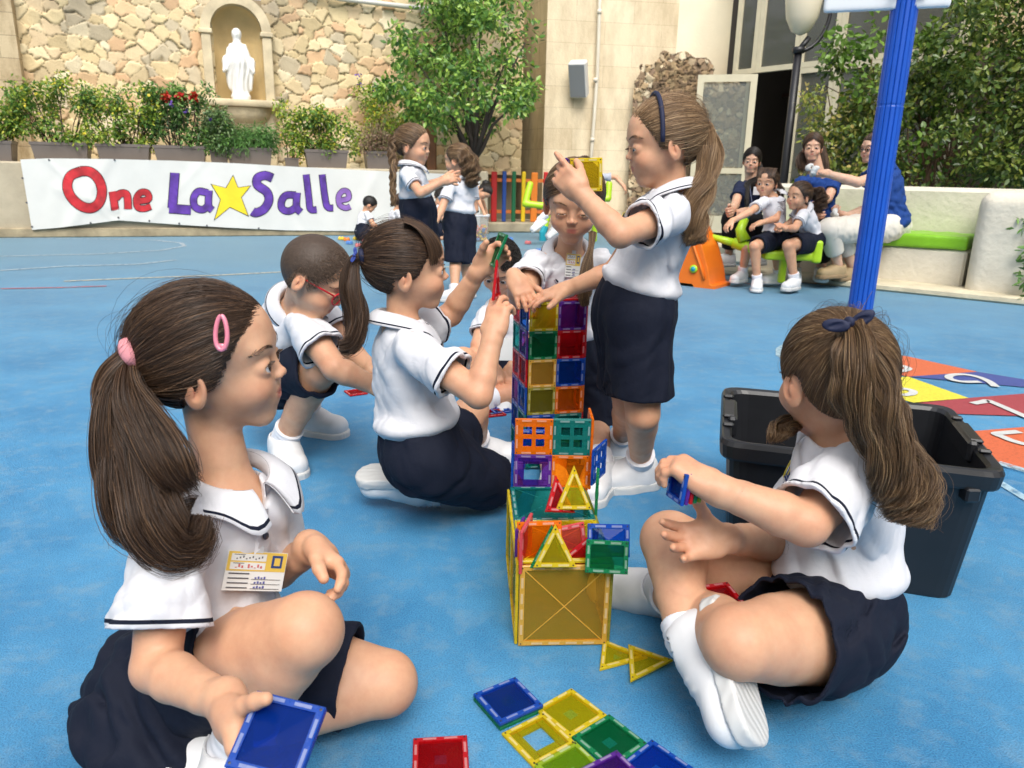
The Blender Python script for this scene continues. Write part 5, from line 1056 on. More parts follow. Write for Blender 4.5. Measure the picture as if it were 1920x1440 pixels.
# ------------------------------------------------------------------ black bin
def bin_():
    A, B, C_, D = V(.585, 1.985, 0), V(1.130, 1.840, 0), V(.990, 1.385, 0), V(.463, 1.545, 0); cen = (A + B + C_ + D) / 4; Hb = .315; t = thing('storage_bin', cen, 'large empty black plastic storage tub standing on the ground behind the seated girl', 'tub')
    bp_ = mat('black_tub', (.012, .013, .016, 1), .38, var=.15, vscale=12, bs=25, bstr=.12, bdist=.004)
    def ring(k, z, off=0.0, rd=.045):
        pts = []; cs = [A, B, C_, D]
        for i in range(4):
            p, q0, q1 = cs[i], cs[i - 1], cs[(i + 1) % 4]; p_ = cen + (p - cen) * k; e0 = nrm(q0 - p); e1 = nrm(q1 - p); p_ = p_ - (e0 + e1) * off
            a0 = p_ + e0 * rd; a1 = p_ + e1 * rd
            for f_ in np.linspace(0, 1, 6): pts.append(a0 * (1 - f_) ** 2 + p_ * 2 * f_ * (1 - f_) + a1 * f_ ** 2 + V(0, 0, z))
        return pts
    mb = MB(); rs = [ring(.87, .004, 0), ring(.86, 0, 0), ring(.87, .004, 0), ring(.955, Hb - .045, 0), ring(.955, Hb - .045, .012), ring(.957, Hb - .04, .014), ring(.96, Hb - .012, .016), ring(.96, Hb - .002, .012), ring(.96, Hb, .008), ring(.955, Hb - .003, -.004), ring(.95, Hb - .012, -.008), ring(.945, Hb - .05, -.008), ring(.865, .012, -.006)]
    rs = rs[1:]; n = len(rs[0]); mb.add([p for r_ in rs for p in r_], [[i * n + j, i * n + (j + 1) % n, (i + 1) * n + (j + 1) % n, (i + 1) * n + j] for i in range(len(rs) - 1) for j in range(n)] + [list(range(n))[::-1], [(len(rs) - 1) * n + j for j in range(n)]])
    mb.build('tub_shell', bp_, t, smooth=False)
    for a, b_ in ((D, A), (B, C_)):   # moulded handles inside the short rims
        m_ = (a + b_) / 2; d_ = nrm(b_ - a); n_ = nrm(cen - m_); mb = MB(); M = np.array([d_, n_, (0, 0, 1)]).T; mm = cen + (m_ - cen) * .955; mb.box(mm + V(0, 0, Hb - .018) + n_ * .010, (.16, .022, .05), M, .006); mb.box(mm + V(0, 0, Hb + .004) + n_ * .002, (.13, .03, .010), M, .004)
        for sx in SY: mb.box(mm + d_ * sx * .12 + V(0, 0, Hb + .002), (.016, .026, .010), M, .004)
        mb.build('handle', bp_, t)
    mb = MB()
    for a, b_ in ((A, B), (C_, D)):
        for f_ in (.28, .72): m_ = a * (1 - f_) + b_ * f_; mm = cen + (m_ - cen) * .95; mb.box(mm + V(0, 0, .16) + nrm(m_ - cen) * .0, (.02, .012, .2), np.array([nrm(b_ - a), nrm(np.cross(b_ - a, (0, 0, 1))), (0, 0, 1)]).T, .003)
    mb = MB(); m_ = C_ * .95 + D * .05; m_ = cen + (m_ - cen) * .955; mb.box(m_ + V(-.02, 0, Hb - .055), (.03, .03, .03), None, .004); mb.build('catch', bp_, t)
bin_()
# ------------------------------------------------------------------ people: materials
def skin_mat():
    if 'skin' in MATS: return MATS['skin']
    m, nt, b, out = newmat('skin')
    at = N(nt, 'ShaderNodeAttribute', attribute_name='col')
    tc = N(nt, 'ShaderNodeTexCoord'); nz = N(nt, 'ShaderNodeTexNoise'); nz.inputs['Scale'].default_value = 22; nz.inputs['Detail'].default_value = 9; nz.inputs['Roughness'].default_value = .65
    nt.links.new(tc.outputs['Object'], nz.inputs['Vector'])
    mx = N(nt, 'ShaderNodeMixRGB', blend_type='MULTIPLY'); mx.inputs[0].default_value = 1
    cr = N(nt, 'ShaderNodeValToRGB'); cr.color_ramp.elements[0].position = .3; cr.color_ramp.elements[0].color = (.88, .78, .76, 1); cr.color_ramp.elements[1].position = .68; cr.color_ramp.elements[1].color = (1.04, 1.03, 1.02, 1)
    nt.links.new(nz.outputs[0], cr.inputs[0]); nt.links.new(at.outputs['Color'], mx.inputs[1]); nt.links.new(cr.outputs[0], mx.inputs[2])
    nt.links.new(mx.outputs[0], b.inputs['Base Color'])
    b.inputs['Roughness'].default_value = .5; b.inputs['Specular IOR Level'].default_value = .4
    b.inputs['Subsurface Weight'].default_value = .22; b.inputs['Subsurface Radius'].default_value = (.012, .0045, .0025); b.inputs['Subsurface Scale'].default_value = 1
    bump(nt, b, 260, .12, .001)
    MATS['skin'] = m; return m
def cloth_mat(name, col, stripe=None, weave=900, rough=.85, wstr=.25, col2=None):
    """fabric; stripe: colour of the thin line where attribute 'v' is between .35 and .65 (drawn in the knit)"""
    if name in MATS: return MATS[name]
    m, nt, b, out = newmat(name)
    b.inputs['Roughness'].default_value = rough; b.inputs['Sheen Weight'].default_value = .0 ; b.inputs['Specular IOR Level'].default_value = .25
    tc = N(nt, 'ShaderNodeTexCoord'); nz = N(nt, 'ShaderNodeTexNoise'); nz.inputs['Scale'].default_value = 14; nz.inputs['Detail'].default_value = 5
    nt.links.new(tc.outputs['Object'], nz.inputs['Vector'])
    cr = N(nt, 'ShaderNodeValToRGB'); cr.color_ramp.elements[0].position = .3; cr.color_ramp.elements[1].position = .7
    cr.color_ramp.elements[0].color = tuple(c * .93 for c in col[:3]) + (1,); cr.color_ramp.elements[1].color = col2 or col
    nt.links.new(nz.outputs[0], cr.inputs[0]); last = cr.outputs[0]
    if stripe:
        at = N(nt, 'ShaderNodeAttribute', attribute_name='v')
        a1 = N(nt, 'ShaderNodeMath', operation='SUBTRACT'); a1.inputs[1].default_value = .5; nt.links.new(at.outputs['Fac'], a1.inputs[0])
        a2 = N(nt, 'ShaderNodeMath', operation='ABSOLUTE'); nt.links.new(a1.outputs[0], a2.inputs[0])
        a3 = N(nt, 'ShaderNodeMath', operation='LESS_THAN'); a3.inputs[1].default_value = .15; nt.links.new(a2.outputs[0], a3.inputs[0])
        mx = N(nt, 'ShaderNodeMixRGB'); mx.inputs[2].default_value = stripe
        nt.links.new(a3.outputs[0], mx.inputs[0]); nt.links.new(last, mx.inputs[1]); last = mx.outputs[0]
    nt.links.new(last, b.inputs['Base Color'])
    v = N(nt, 'ShaderNodeTexVoronoi'); v.inputs['Scale'].default_value = weave; nt.links.new(tc.outputs['Object'], v.inputs['Vector'])
    n2 = N(nt, 'ShaderNodeTexNoise'); n2.inputs['Scale'].default_value = 38; n2.inputs['Detail'].default_value = 3; n2.inputs['Distortion'].default_value = 1.2
    nt.links.new(tc.outputs['Object'], n2.inputs['Vector'])
    b1 = N(nt, 'ShaderNodeBump'); b1.inputs['Strength'].default_value = .22; b1.inputs['Distance'].default_value = .006; nt.links.new(n2.outputs[0], b1.inputs['Height'])
    b2 = N(nt, 'ShaderNodeBump'); b2.inputs['Strength'].default_value = wstr; b2.inputs['Distance'].default_value = .0006
    nt.links.new(v.outputs['Distance'], b2.inputs['Height']); nt.links.new(b1.outputs[0], b2.inputs['Normal']); nt.links.new(b2.outputs[0], b.inputs['Normal'])
    MATS[name] = m; return m
def hair_mat(name, dark, light, gold=None):
    if name in MATS: return MATS[name]
    m, nt, b, out = newmat(name)
    g = N(nt, 'ShaderNodeNewGeometry'); cr = N(nt, 'ShaderNodeValToRGB')
    e = cr.color_ramp.elements; e[0].position = 0; e[0].color = dark; e[1].position = .8; e[1].color = light
    if gold: q = e.new(.97); q.color = gold
    nt.links.new(g.outputs['Random Per Island'], cr.inputs[0]); nt.links.new(cr.outputs[0], b.inputs['Base Color'])
    b.inputs['Roughness'].default_value = .42; b.inputs['Specular IOR Level'].default_value = .45
    MATS[name] = m; return m
def cap_mat(name, dark, light):
    if name in MATS: return MATS[name]
    m, nt, b, out = newmat(name)
    tc = N(nt, 'ShaderNodeTexCoord'); nz = N(nt, 'ShaderNodeTexNoise'); nz.inputs['Scale'].default_value = 90; nz.inputs['Detail'].default_value = 8
    nt.links.new(tc.outputs['Object'], nz.inputs['Vector'])
    cr = N(nt, 'ShaderNodeValToRGB'); cr.color_ramp.elements[0].color = tuple(c * .6 for c in dark[:3]) + (1,); cr.color_ramp.elements[1].color = tuple(.5 * a + .3 * c for a, c in zip(dark[:3], light[:3])) + (1,)
    nt.links.new(nz.outputs[0], cr.inputs[0]); nt.links.new(cr.outputs[0], b.inputs['Base Color']); b.inputs['Roughness'].default_value = .6
    bp = N(nt, 'ShaderNodeBump'); bp.inputs['Strength'].default_value = .6; bp.inputs['Distance'].default_value = .003; nt.links.new(nz.outputs[0], bp.inputs['Height']); nt.links.new(bp.outputs[0], b.inputs['Normal'])
    MATS[name] = m; return m
NAVY = (.006, .009, .022, 1)
WHITE = (.67, .67, .705, 1)
HAIRC = {'darkbrown': ((.010, .005, .003, 1), (.060, .029, .016, 1), (.17, .09, .045, 1)),
         'brown': ((.028, .0145, .008, 1), (.070, .036, .019, 1), (.17, .095, .05, 1)),
         'blond': ((.14, .080, .038, 1), (.29, .175, .088, 1), (.50, .34, .19, 1)),
         'lightbrown': ((.075, .040, .019, 1), (.17, .097, .046, 1), (.36, .235, .12, 1)),
         'black': ((.004, .003, .003, 1), (.02, .013, .01, 1), (.04, .03, .02, 1)),
         'buzz': ((.060, .036, .023, 1), (.15, .095, .062, 1), (.21, .145, .10, 1))}

# ------------------------------------------------------------------ people: head
SY = (-1, 1)
def head_sdf(S, hc, HM, u, lid=.25, smile=0.5, adult=False, mouth_open=0.0, detail=True):
    """hc: centre; HM: columns right, forward, up; u: head height"""
    T = lambda x, y, z: hc + HM @ (V(x, y, z) * u)
    E = lambda x, y, z, a, b, c, k, op='u', M=HM: S.ell(T(x, y, z), V(a, b, c) * u, M, k * u, op)
    Cn = lambda a, b, ra, rb, k, op='u': S.cone(T(*a), T(*b), ra * u, rb * u, k * u, op)
    if adult:
        E(0, -.06, .12, .33, .41, .38, .02); E(0, .12, -.14, .25, .25, .34, .10)
        E(0, .16, .15, .24, .22, .24, .08); Cn((-.07, .24, -.42), (.07, .24, -.42), .08, .08, .10)
    else:
        E(0, -.05, .12, .365, .43, .375, .02); E(0, .10, -.13, .262, .275, .32, .10)
        E(0, .17, .15, .26, .235, .26, .08); Cn((-.035, .240, -.41), (.035, .240, -.41), .070, .070, .12)
    for sx in SY:
        E(sx * .145, .235, -.185, .118, .125, .112, .10)                    # cheek
        E(sx * .12, .325, .085, .10, .055, .05, .07)                       # brow
    E(0, .280, -.275, .12, .09, .085, .07)                                 # muzzle
    for sx in SY: E(sx * .135, .437, -.04, .085, .070, .050, .06, 's')    # eye socket
    Cn((0, .370, -.02), (0, .408, -.122), .018, .029, .05)                 # nose
    E(0, .418, -.130, .033, .031, .029, .02)
    for sx in SY: E(sx * .037, .394, -.144, .025, .034, .024, .018)
    if detail:
        for sx in SY: E(sx * .019, .412, -.165, .010, .016, .012, .006, 's')
        for sx in SY:                                                     # eyelids over the eyeball, slit left open
            c = (sx * .135, .318, -.045)
            E(*c, .081, .081, .077, .020)
            op = .088 * (1 - lid)
            if op > .006: E(c[0], c[1] + .075, c[2] - .006 + .012 * (1 - lid) * 0, .060, .060, op * .62, .004, 's')
        E(0, .350, -.244, .080, .034, .017, .012); E(0, .346, -.284 - mouth_open * .5, .058, .034, .020, .014)
        Cn((-.075, .372 - .0, -.266 + smile * .03), (0, .415, -.264), .005, .006, .012, 's'); Cn((0, .415, -.264), (.075, .372, -.266 + smile * .03), .006, .005, .012, 's')
        if mouth_open > 0: E(0, .40, -.268 - mouth_open * .25, .035, .06, .008 + mouth_open * .3, .008, 's')
        E(0, .405, -.205, .012, .02, .03, .02, 's')
    # neck side of the jaw and the ears
    for sx in SY:
        EM = HM @ np.array(Matrix.Rotation(sx * R_(-22), 3, 'Z')) @ np.array(Matrix.Rotation(R_(-12), 3, 'X'))
        ex = .352 if not adult else .325
        E(sx * ex, -.045, -.085, .034, .086, .130, .022, 'u', EM)
        if detail:
            E(sx * (ex + .040), -.035, -.065, .026, .052, .078, .016, 's', EM)
            E(sx * (ex + .020), -.062, -.08, .011, .024, .050, .012, 'u', EM)
def head_cols(p, hc, HM, u, base, lipc=(.45, .13, .11), rosy=1.0, frown=None):
    q = (p - hc) @ HM / u; col = np.tile(np.array(base, np.float32), (len(p), 1))
    def blob(x, y, z, a, b, c): return np.exp(-(((np.abs(q[:, 0]) - x) / a) ** 2 + ((q[:, 1] - y) / b) ** 2 + ((q[:, 2] - z) / c) ** 2))
    def mixc(w, c):
        nonlocal col; w = np.clip(w, 0, 1)[:, None]; col = col * (1 - w) + np.array(c) * w
    near = (np.linalg.norm(q, axis=1) < .75)
    pink = np.array(base) * np.array([1.02, .72, .66])
    mixc(near * blob(.19, .30, -.18, .10, .14, .09) * .42 * rosy, pink)
    mixc(near * blob(0, .47, -.13, .05, .05, .05) * .22, pink); mixc(near * blob(.37, -.05, -.05, .05, .1, .13) * .55, pink)
    li = near * np.clip(1.7 * np.exp(-((q[:, 0] / .070) ** 4 + ((q[:, 2] + .265) / .037) ** 4)) - .45, 0, 1) * (q[:, 1] > .33)
    mixc(li * .8, lipc)
    eye = near * np.clip(1.5 * np.exp(-(((np.abs(q[:, 0]) - .135) / .085) ** 4 + ((q[:, 2] + .045) / .055) ** 4)) - .3, 0, 1) * (q[:, 1] > .25)
    mixc(eye * .18, np.array(base) * np.array([.86, .68, .66]))
    return col
def eyeball(name, c, r, look, parent, iris=(.05, .022, .010, 1)):
    M = frame(look); mats = [mat('eye_white', (.72, .68, .66, 1), .18), mat('eye_iris_%d' % int(iris[0] * 1000), iris, .12), mat('eye_pupil', (.002, .002, .002, 1), .05)]
    n, mm = 20, 14; vv = []; ff = []; fm = []
    for i in range(mm + 1):
        t = math.pi * i / mm * .62
        for k in range(n):
            a = 2 * math.pi * k / n; vv.append(c + M @ (V(math.sin(t) * math.cos(a), math.cos(t), math.sin(t) * math.sin(a)) * r))
    for i in range(mm):
        for k in range(n):
            ff.append([i * n + k, i * n + (k + 1) % n, (i + 1) * n + (k + 1) % n, (i + 1) * n + k]); fm.append(2 if i < 2 else (1 if i < 4 else 0))
    return np_mesh(name, vv, ff, mats, parent, True, fm=fm)
def strands(name, paths, r, m, parent, taper=True, sides=3, rp=None):
    """paths (N,K,3) -> one mesh of thin tubes"""
    Pn = np.asarray(paths, np.float32); n, K, _ = Pn.shape
    T = np.gradient(Pn, axis=1); T /= np.linalg.norm(T, axis=2, keepdims=True) + 1e-9
    ref = np.random.default_rng(3).normal(size=(n, 1, 3)).astype(np.float32)
    A = np.cross(T, ref); A /= np.linalg.norm(A, axis=2, keepdims=True) + 1e-9; B = np.cross(T, A)
    rr = np.full(K, r, np.float32) if rp is None else np.asarray(rp, np.float32) * r
    if taper: rr = rr * np.linspace(1, .35, K) ** .6
    rv_ = np.random.default_rng(8).uniform(.55, 1.3, (n, 1, 1)).astype(np.float32)
    ring = []
    for k in range(sides):
        a = 2 * math.pi * k / sides; ring.append(Pn + rv_ * rr[None, :, None] * (A * math.cos(a) + B * math.sin(a)))
    Vt = np.stack(ring, 2).reshape(-1, 3)
    i = np.arange(n)[:, None, None]; j = np.arange(K - 1)[None, :, None]; k = np.arange(sides)[None, None, :]
    a = (i * K + j) * sides + k; b = (i * K + j) * sides + (k + 1) % sides
    Fq = np.stack([a, b, b + sides, a + sides], -1).reshape(-1, 4)
    return np_mesh(name, Vt, Fq, m, parent, True)
HL_Y = [-.60, -.24, -.17, -.12, .03, .06, .12, .20, .28, .36, .50]
HL_Z = [-.36, -.33, -.17, .03, .03, -.11, -.07, .06, .17, .25, .28]
def hair_frame(u, adult=False): return V(0, -.05, .105) * u, (V(.388, .462, .425) if not adult else V(.365, .455, .43)) * u
def cap(hc, HM, u, cname, parent, puff=0.0, adult=False, name='hair'):
    c0, rad = hair_frame(u, adult); rad = rad * (1 + puff); dk, lt, gd = HAIRC[cname]
    n, mm = 72, 48; th = np.linspace(0, math.pi, mm + 1); ph = np.arange(n) * 2 * math.pi / n
    d = np.stack([np.outer(np.sin(th), np.cos(ph)), np.outer(np.sin(th), np.sin(ph)), np.outer(np.cos(th), np.ones(n))], -1).reshape(-1, 3)
    q = (c0 + d * rad) / u; m = q[:, 2] - np.interp(q[:, 1], HL_Y, HL_Z)
    f_ = 1 - .075 * np.exp(-np.clip(m, 0, 1) / .04)
    w = hc + (c0 + d * rad * f_[:, None]) @ HM.T
    i = np.arange(mm)[:, None]; k = np.arange(n)[None, :]; k2 = (k + 1) % n
    Fq = np.stack([i * n + k, (i + 1) * n + k, (i + 1) * n + k2, i * n + k2], -1).reshape(-1, 4)
    keep = (m[Fq] > -.012).all(1); o = np_mesh(name, w, Fq[keep], cap_mat('cap_' + cname, dk, lt), parent, True)
    return o
def roots(n, u, rng, adult=False, puff=0):
    c0, rad = hair_frame(u, adult); rad = rad * (1 + puff)
    d = rng.normal(size=(n * 3, 3)); d /= np.linalg.norm(d, axis=1, keepdims=True)
    q = (c0 + d * rad) / u; m = q[:, 2] - np.interp(q[:, 1], HL_Y, HL_Z) + rng.normal(size=len(d)) * .012
    return d[m > 0][:n], m[m > 0][:n]
def slerp(a, b, t):
    dt = np.clip((a * b).sum(-1), -.9999, .9999); w = np.arccos(dt); sn = np.sin(w)
    return (np.sin((1 - t) * w) / sn)[..., None] * a + (np.sin(t * w) / sn)[..., None] * b
def hair_pulled(hc, HM, u, tie, cname, parent, n=3500, r=.0006, seed=1, puff=0.0, adult=False, sub='hair_strands', wav=.010, K=14, bangs=False, part=0):
    """strands combed over the skull to the tie point (head units)"""
    rng = np.random.default_rng(seed); c0, rad = hair_frame(u, adult); rad = rad * (1 + puff)
    d, m = roots(n, u, rng, adult, puff); n = len(d); tq = (V(*tie) * u - c0) / rad; tq = nrm(tq)
    if bangs:
        front = (d[:, 1] > .55) & (d[:, 2] > .1); d = d[~front]; m = m[~front]; n = len(d)
    dr_ = rng.normal(size=(n, 3)) * .022; f1 = rng.uniform(2, 6, n)
    P_ = []; lift0 = 1 - .075 * np.exp(-np.clip(m, 0, 1) / .04); ph = rng.uniform(0, 6.28, (n, 3)); rl = rng.uniform(.998, 1.026, n)
    grp = np.round(d * 5).astype(int); gp = (grp[:, 0] * 12.9 + grp[:, 1] * 78.2 + grp[:, 2] * 37.7)
    for k in range(K):
        t = k / (K - 1); q = slerp(d, np.tile(tq, (n, 1)), np.full(n, t))
        q = q + (np.sin(t * 5 + ph[:, :1] + gp[:, None]) * wav * math.sin(math.pi * t)) * np.stack([np.cos(gp), np.sin(gp), np.cos(gp * 2)], 1) + dr_ * (np.sin(f1 * t + ph[:, 1]) * math.sin(math.pi * t))[:, None]
        lift = (lift0 * (1 - t) + t) if t < .25 else 1; lift = lift0 + (1 - lift0) * min(1, t * 4)
        q = q / np.linalg.norm(q, axis=1, keepdims=True) * ((lift + (rl - 1) * math.sin(math.pi * min(1, t * 1.1)))[:, None] + .008 * np.sin(gp + 9 * t)[:, None] * math.sin(math.pi * t))
        P_.append(c0 + q * rad)
    Pn = np.stack(P_, 1); W_ = hc + Pn @ HM.T; dk, lt, gd = HAIRC[cname]
    o = strands(sub, W_, r, hair_mat('hair_' + cname, dk, lt, gd), parent, taper=False)
    if sub == 'hair_strands' and n > 3000:     # loose flyaways over the combed hair
        k = rng.choice(n, 260, replace=False); q = W_[k]; t = np.linspace(0, 1, K); am = (u * rng.uniform(.01, .05, (260, 1, 1)) * np.sin(math.pi * t)[None, :, None]); out = q - hc; out = out / np.linalg.norm(out, axis=2, keepdims=True)
        q = q + out * am + rng.normal(size=(260, 1, 3)) * am * .8; strands('flyaway_hair', q, r * .6, hair_mat('hair_' + cname, dk, lt, gd), parent)
    return o
def bundle(ctrl, rads, cname, parent, n=1500, r=.0006, seed=2, curl=.0, freq=3.0, locks=14, K=26, name='ponytail', flare=.0, sides=3, lockr=.35):
    rng = np.random.default_rng(seed); ctrl = np.array(ctrl, float); m = len(ctrl)
    tt = np.linspace(0, m - 1, K)
    def cr(i0, f_):   # catmull rom
        p0, p1, p2, p3 = ctrl[max(i0 - 1, 0)], ctrl[i0], ctrl[min(i0 + 1, m - 1)], ctrl[min(i0 + 2, m - 1)]
        return .5 * (2 * p1 + (p2 - p0) * f_ + (2 * p0 - 5 * p1 + 4 * p2 - p3) * f_ ** 2 + (3 * p1 - p0 - 3 * p2 + p3) * f_ ** 3)
    C_ = np.array([cr(min(int(t), m - 2), t - min(int(t), m - 2)) for t in tt]); R0 = np.interp(tt, range(m), rads)
    T = np.gradient(C_, axis=0); T /= np.linalg.norm(T, axis=1, keepdims=True)
    a = nrm(np.cross(T[0], V(.3, .9, .2))); A = []
    for t in T: a = nrm(a - t * (a @ t)); A.append(a)
    A = np.array(A); B = np.cross(T, A)
    la = rng.uniform(0, 6.28, locks); lr = np.sqrt(rng.uniform(.05, 1, locks)) * .8; lp = rng.uniform(0, 6.28, locks); lf = rng.uniform(.75, 1.25, locks)
    w = rng.integers(0, locks, n); sa = rng.uniform(0, 6.28, n); sr = np.sqrt(rng.uniform(0, 1, n)) * lockr; t = np.linspace(0, 1, K)
    endc = rng.uniform(.80, 1.0, n)
    x = (lr * np.cos(la))[w][:, None] + (sr * np.cos(sa))[:, None] * (1 + t * .3); y = (lr * np.sin(la))[w][:, None] + (sr * np.sin(sa))[:, None] * (1 + t * .3)
    ang = 2 * math.pi * freq * t[None] * lf[w][:, None] + lp[w][:, None] + sa[:, None] * .15
    amp = curl * np.clip(t * 1.6, 0, 1)[None]
    x = x * R0 + amp * np.cos(ang); y = y * R0 + amp * np.sin(ang)
    fr = rng.normal(size=(n, 2)) * flare; x = x + fr[:, :1] * t[None] ** 2; y = y + fr[:, 1:] * t[None] ** 2
    # strands end at different lengths
    ti = t[None] * endc[:, None] * (K - 1); i0 = np.clip(ti.astype(int), 0, K - 2); f_ = (ti - i0)
    pts = C_[None] + x[..., None] * A[None] + y[..., None] * B[None]
    ar = np.arange(n)[:, None]; pts = pts[ar, i0] * (1 - f_[..., None]) + pts[ar, i0 + 1] * f_[..., None]
    dk, lt, gd = HAIRC[cname]
    return strands(name, pts, r, hair_mat('hair_' + cname, dk, lt, gd), parent, sides=sides)
def hair_free(hc, HM, u, cname, parent, fn, n=1200, r=.0006, seed=4, sub='hair_strands', K=14, adult=False, sel=None, puff=0):
    """fn(d, t, rng state) -> local position in head units for roots d (unit sphere)"""
    rng = np.random.default_rng(seed); d, m = roots(n, u, rng, adult, puff)
    if sel is not None: k = sel(d); d = d[k]
    rv = rng.uniform(-1, 1, (len(d), 4)); Pn = np.stack([fn(d, k / (K - 1), rv) for k in range(K)], 1) * u
    W_ = hc + Pn @ HM.T; dk, lt, gd = HAIRC[cname]
    return strands(sub, W_, r, hair_mat('hair_' + cname, dk, lt, gd), parent)

# ------------------------------------------------------------------ people: hands
def hand_sdf(S, wr, d, n, right, s, curl=(.5, .5, .5, .5), spread=.06, thumb=(.6, .4, .3), bend=None, grow=1.0):
    """wr wrist; d finger direction; n out of the palm; curl per finger (radians per knuckle); thumb: (out angle, towards palm, bend)"""
    d = nrm(d); n = nrm(n - d * (n @ d)); t = np.cross(d, n) * (1 if right else -1); g = s * grow
    pl, pw, pt = .056 * g, .050 * g, .020 * g
    M = np.array([t, d, n]).T
    S.cone(wr - d * .01 * g, wr + d * .02 * g, .0200 * g, .0195 * g, .012)
    S.box(wr + d * (pl * .55), V(pw * .5, pl * .52, pt * .52), .0095 * g, M, .010 * g)
    S.ell(wr + d * pl * .45 + t * pw * .33 + n * .006 * g, V(.013, .022, .011) * g, M, .010 * g)
    S.ell(wr + d * pl * .42 - t * pw * .30 + n * .004 * g, V(.011, .022, .010) * g, M, .010 * g)
    L = [.040, .045, .041, .032]; rr = [.0072, .0074, .0070, .0062]
    for i in range(4):
        o = (1.5 - i) / 3 * .80
        q = wr + d * (pl * (1.02 - .05 * abs(i - 1.2))) + t * (o * pw) + n * .001
        th = (1.5 - i) * spread; dr = nrm(d * math.cos(th) + t * math.sin(th)); ax = np.cross(dr, n); c = curl[i]
        cs = c if hasattr(c, '__len__') else (c, c * 1.15, c * .8); ang = 0; r0 = rr[i] * g
        S.cone(q - dr * .012 * g, q, r0 * 1.05, r0 * 1.05, .006 * g)
        for j, fr in enumerate((.44, .31, .25)):
            ang += cs[j]; v = dr * math.cos(ang) + n * math.sin(ang); e = q + v * L[i] * fr * g
            S.cone(q, e, r0, r0 * (.93 if j < 2 else .82), .0022 * g); q = e; r0 *= .94
    to, ti, tb = thumb
    q = wr + d * pl * .28 + t * pw * .42 + n * .004 * g
    v = nrm(d * math.cos(to) + t * math.sin(to)); v = nrm(v * math.cos(ti) + n * math.sin(ti))
    S.cone(q - v * .01 * g, q + v * .020 * g, .0115 * g, .0092 * g, .010 * g); q = q + v * .020 * g
    pull = nrm(d - t * .5 + n * .25)
    for j, fr in enumerate((.018, .015)):
        v = nrm(v + pull * tb * (j + 1) * .8); e = q + v * fr * g; S.cone(q, e, .0086 * g, (.0082 if j == 0 else .0068) * g, .003 * g); q = e
    return q

# ------------------------------------------------------------------ people: body and clothes
def wrinkle(seed, amp, M=None, lam=(.035, .11), stretch=(1, 1, .45), c=None):
    rng = np.random.default_rng(seed); ks = []
    for i in range(7):
        dd = nrm(rng.normal(size=3) * np.array(stretch)); l = lam[0] + (lam[1] - lam[0]) * (i / 6) ** 1.2; ks.append((dd * 2 * math.pi / l, rng.uniform(0, 6.28), (i / 6 * .8 + .35)))
    e1 = rng.normal(size=3) * 16; e2 = rng.normal(size=3) * 22
    Mi = None if M is None else np.asarray(M, np.float32)
    def fn(p):
        q = p if Mi is None else p @ Mi
        w = 1.6 * np.sin(q @ e1.astype(np.float32)) + 1.2 * np.sin(q @ e2.astype(np.float32)); o = 0
        for k, ph, a in ks: o = o + a * (1 - 2 * np.abs(np.sin(.5 * (q @ k.astype(np.float32)) + ph + w)))
        return (amp * o / 2.2).astype(np.float32)
    return fn
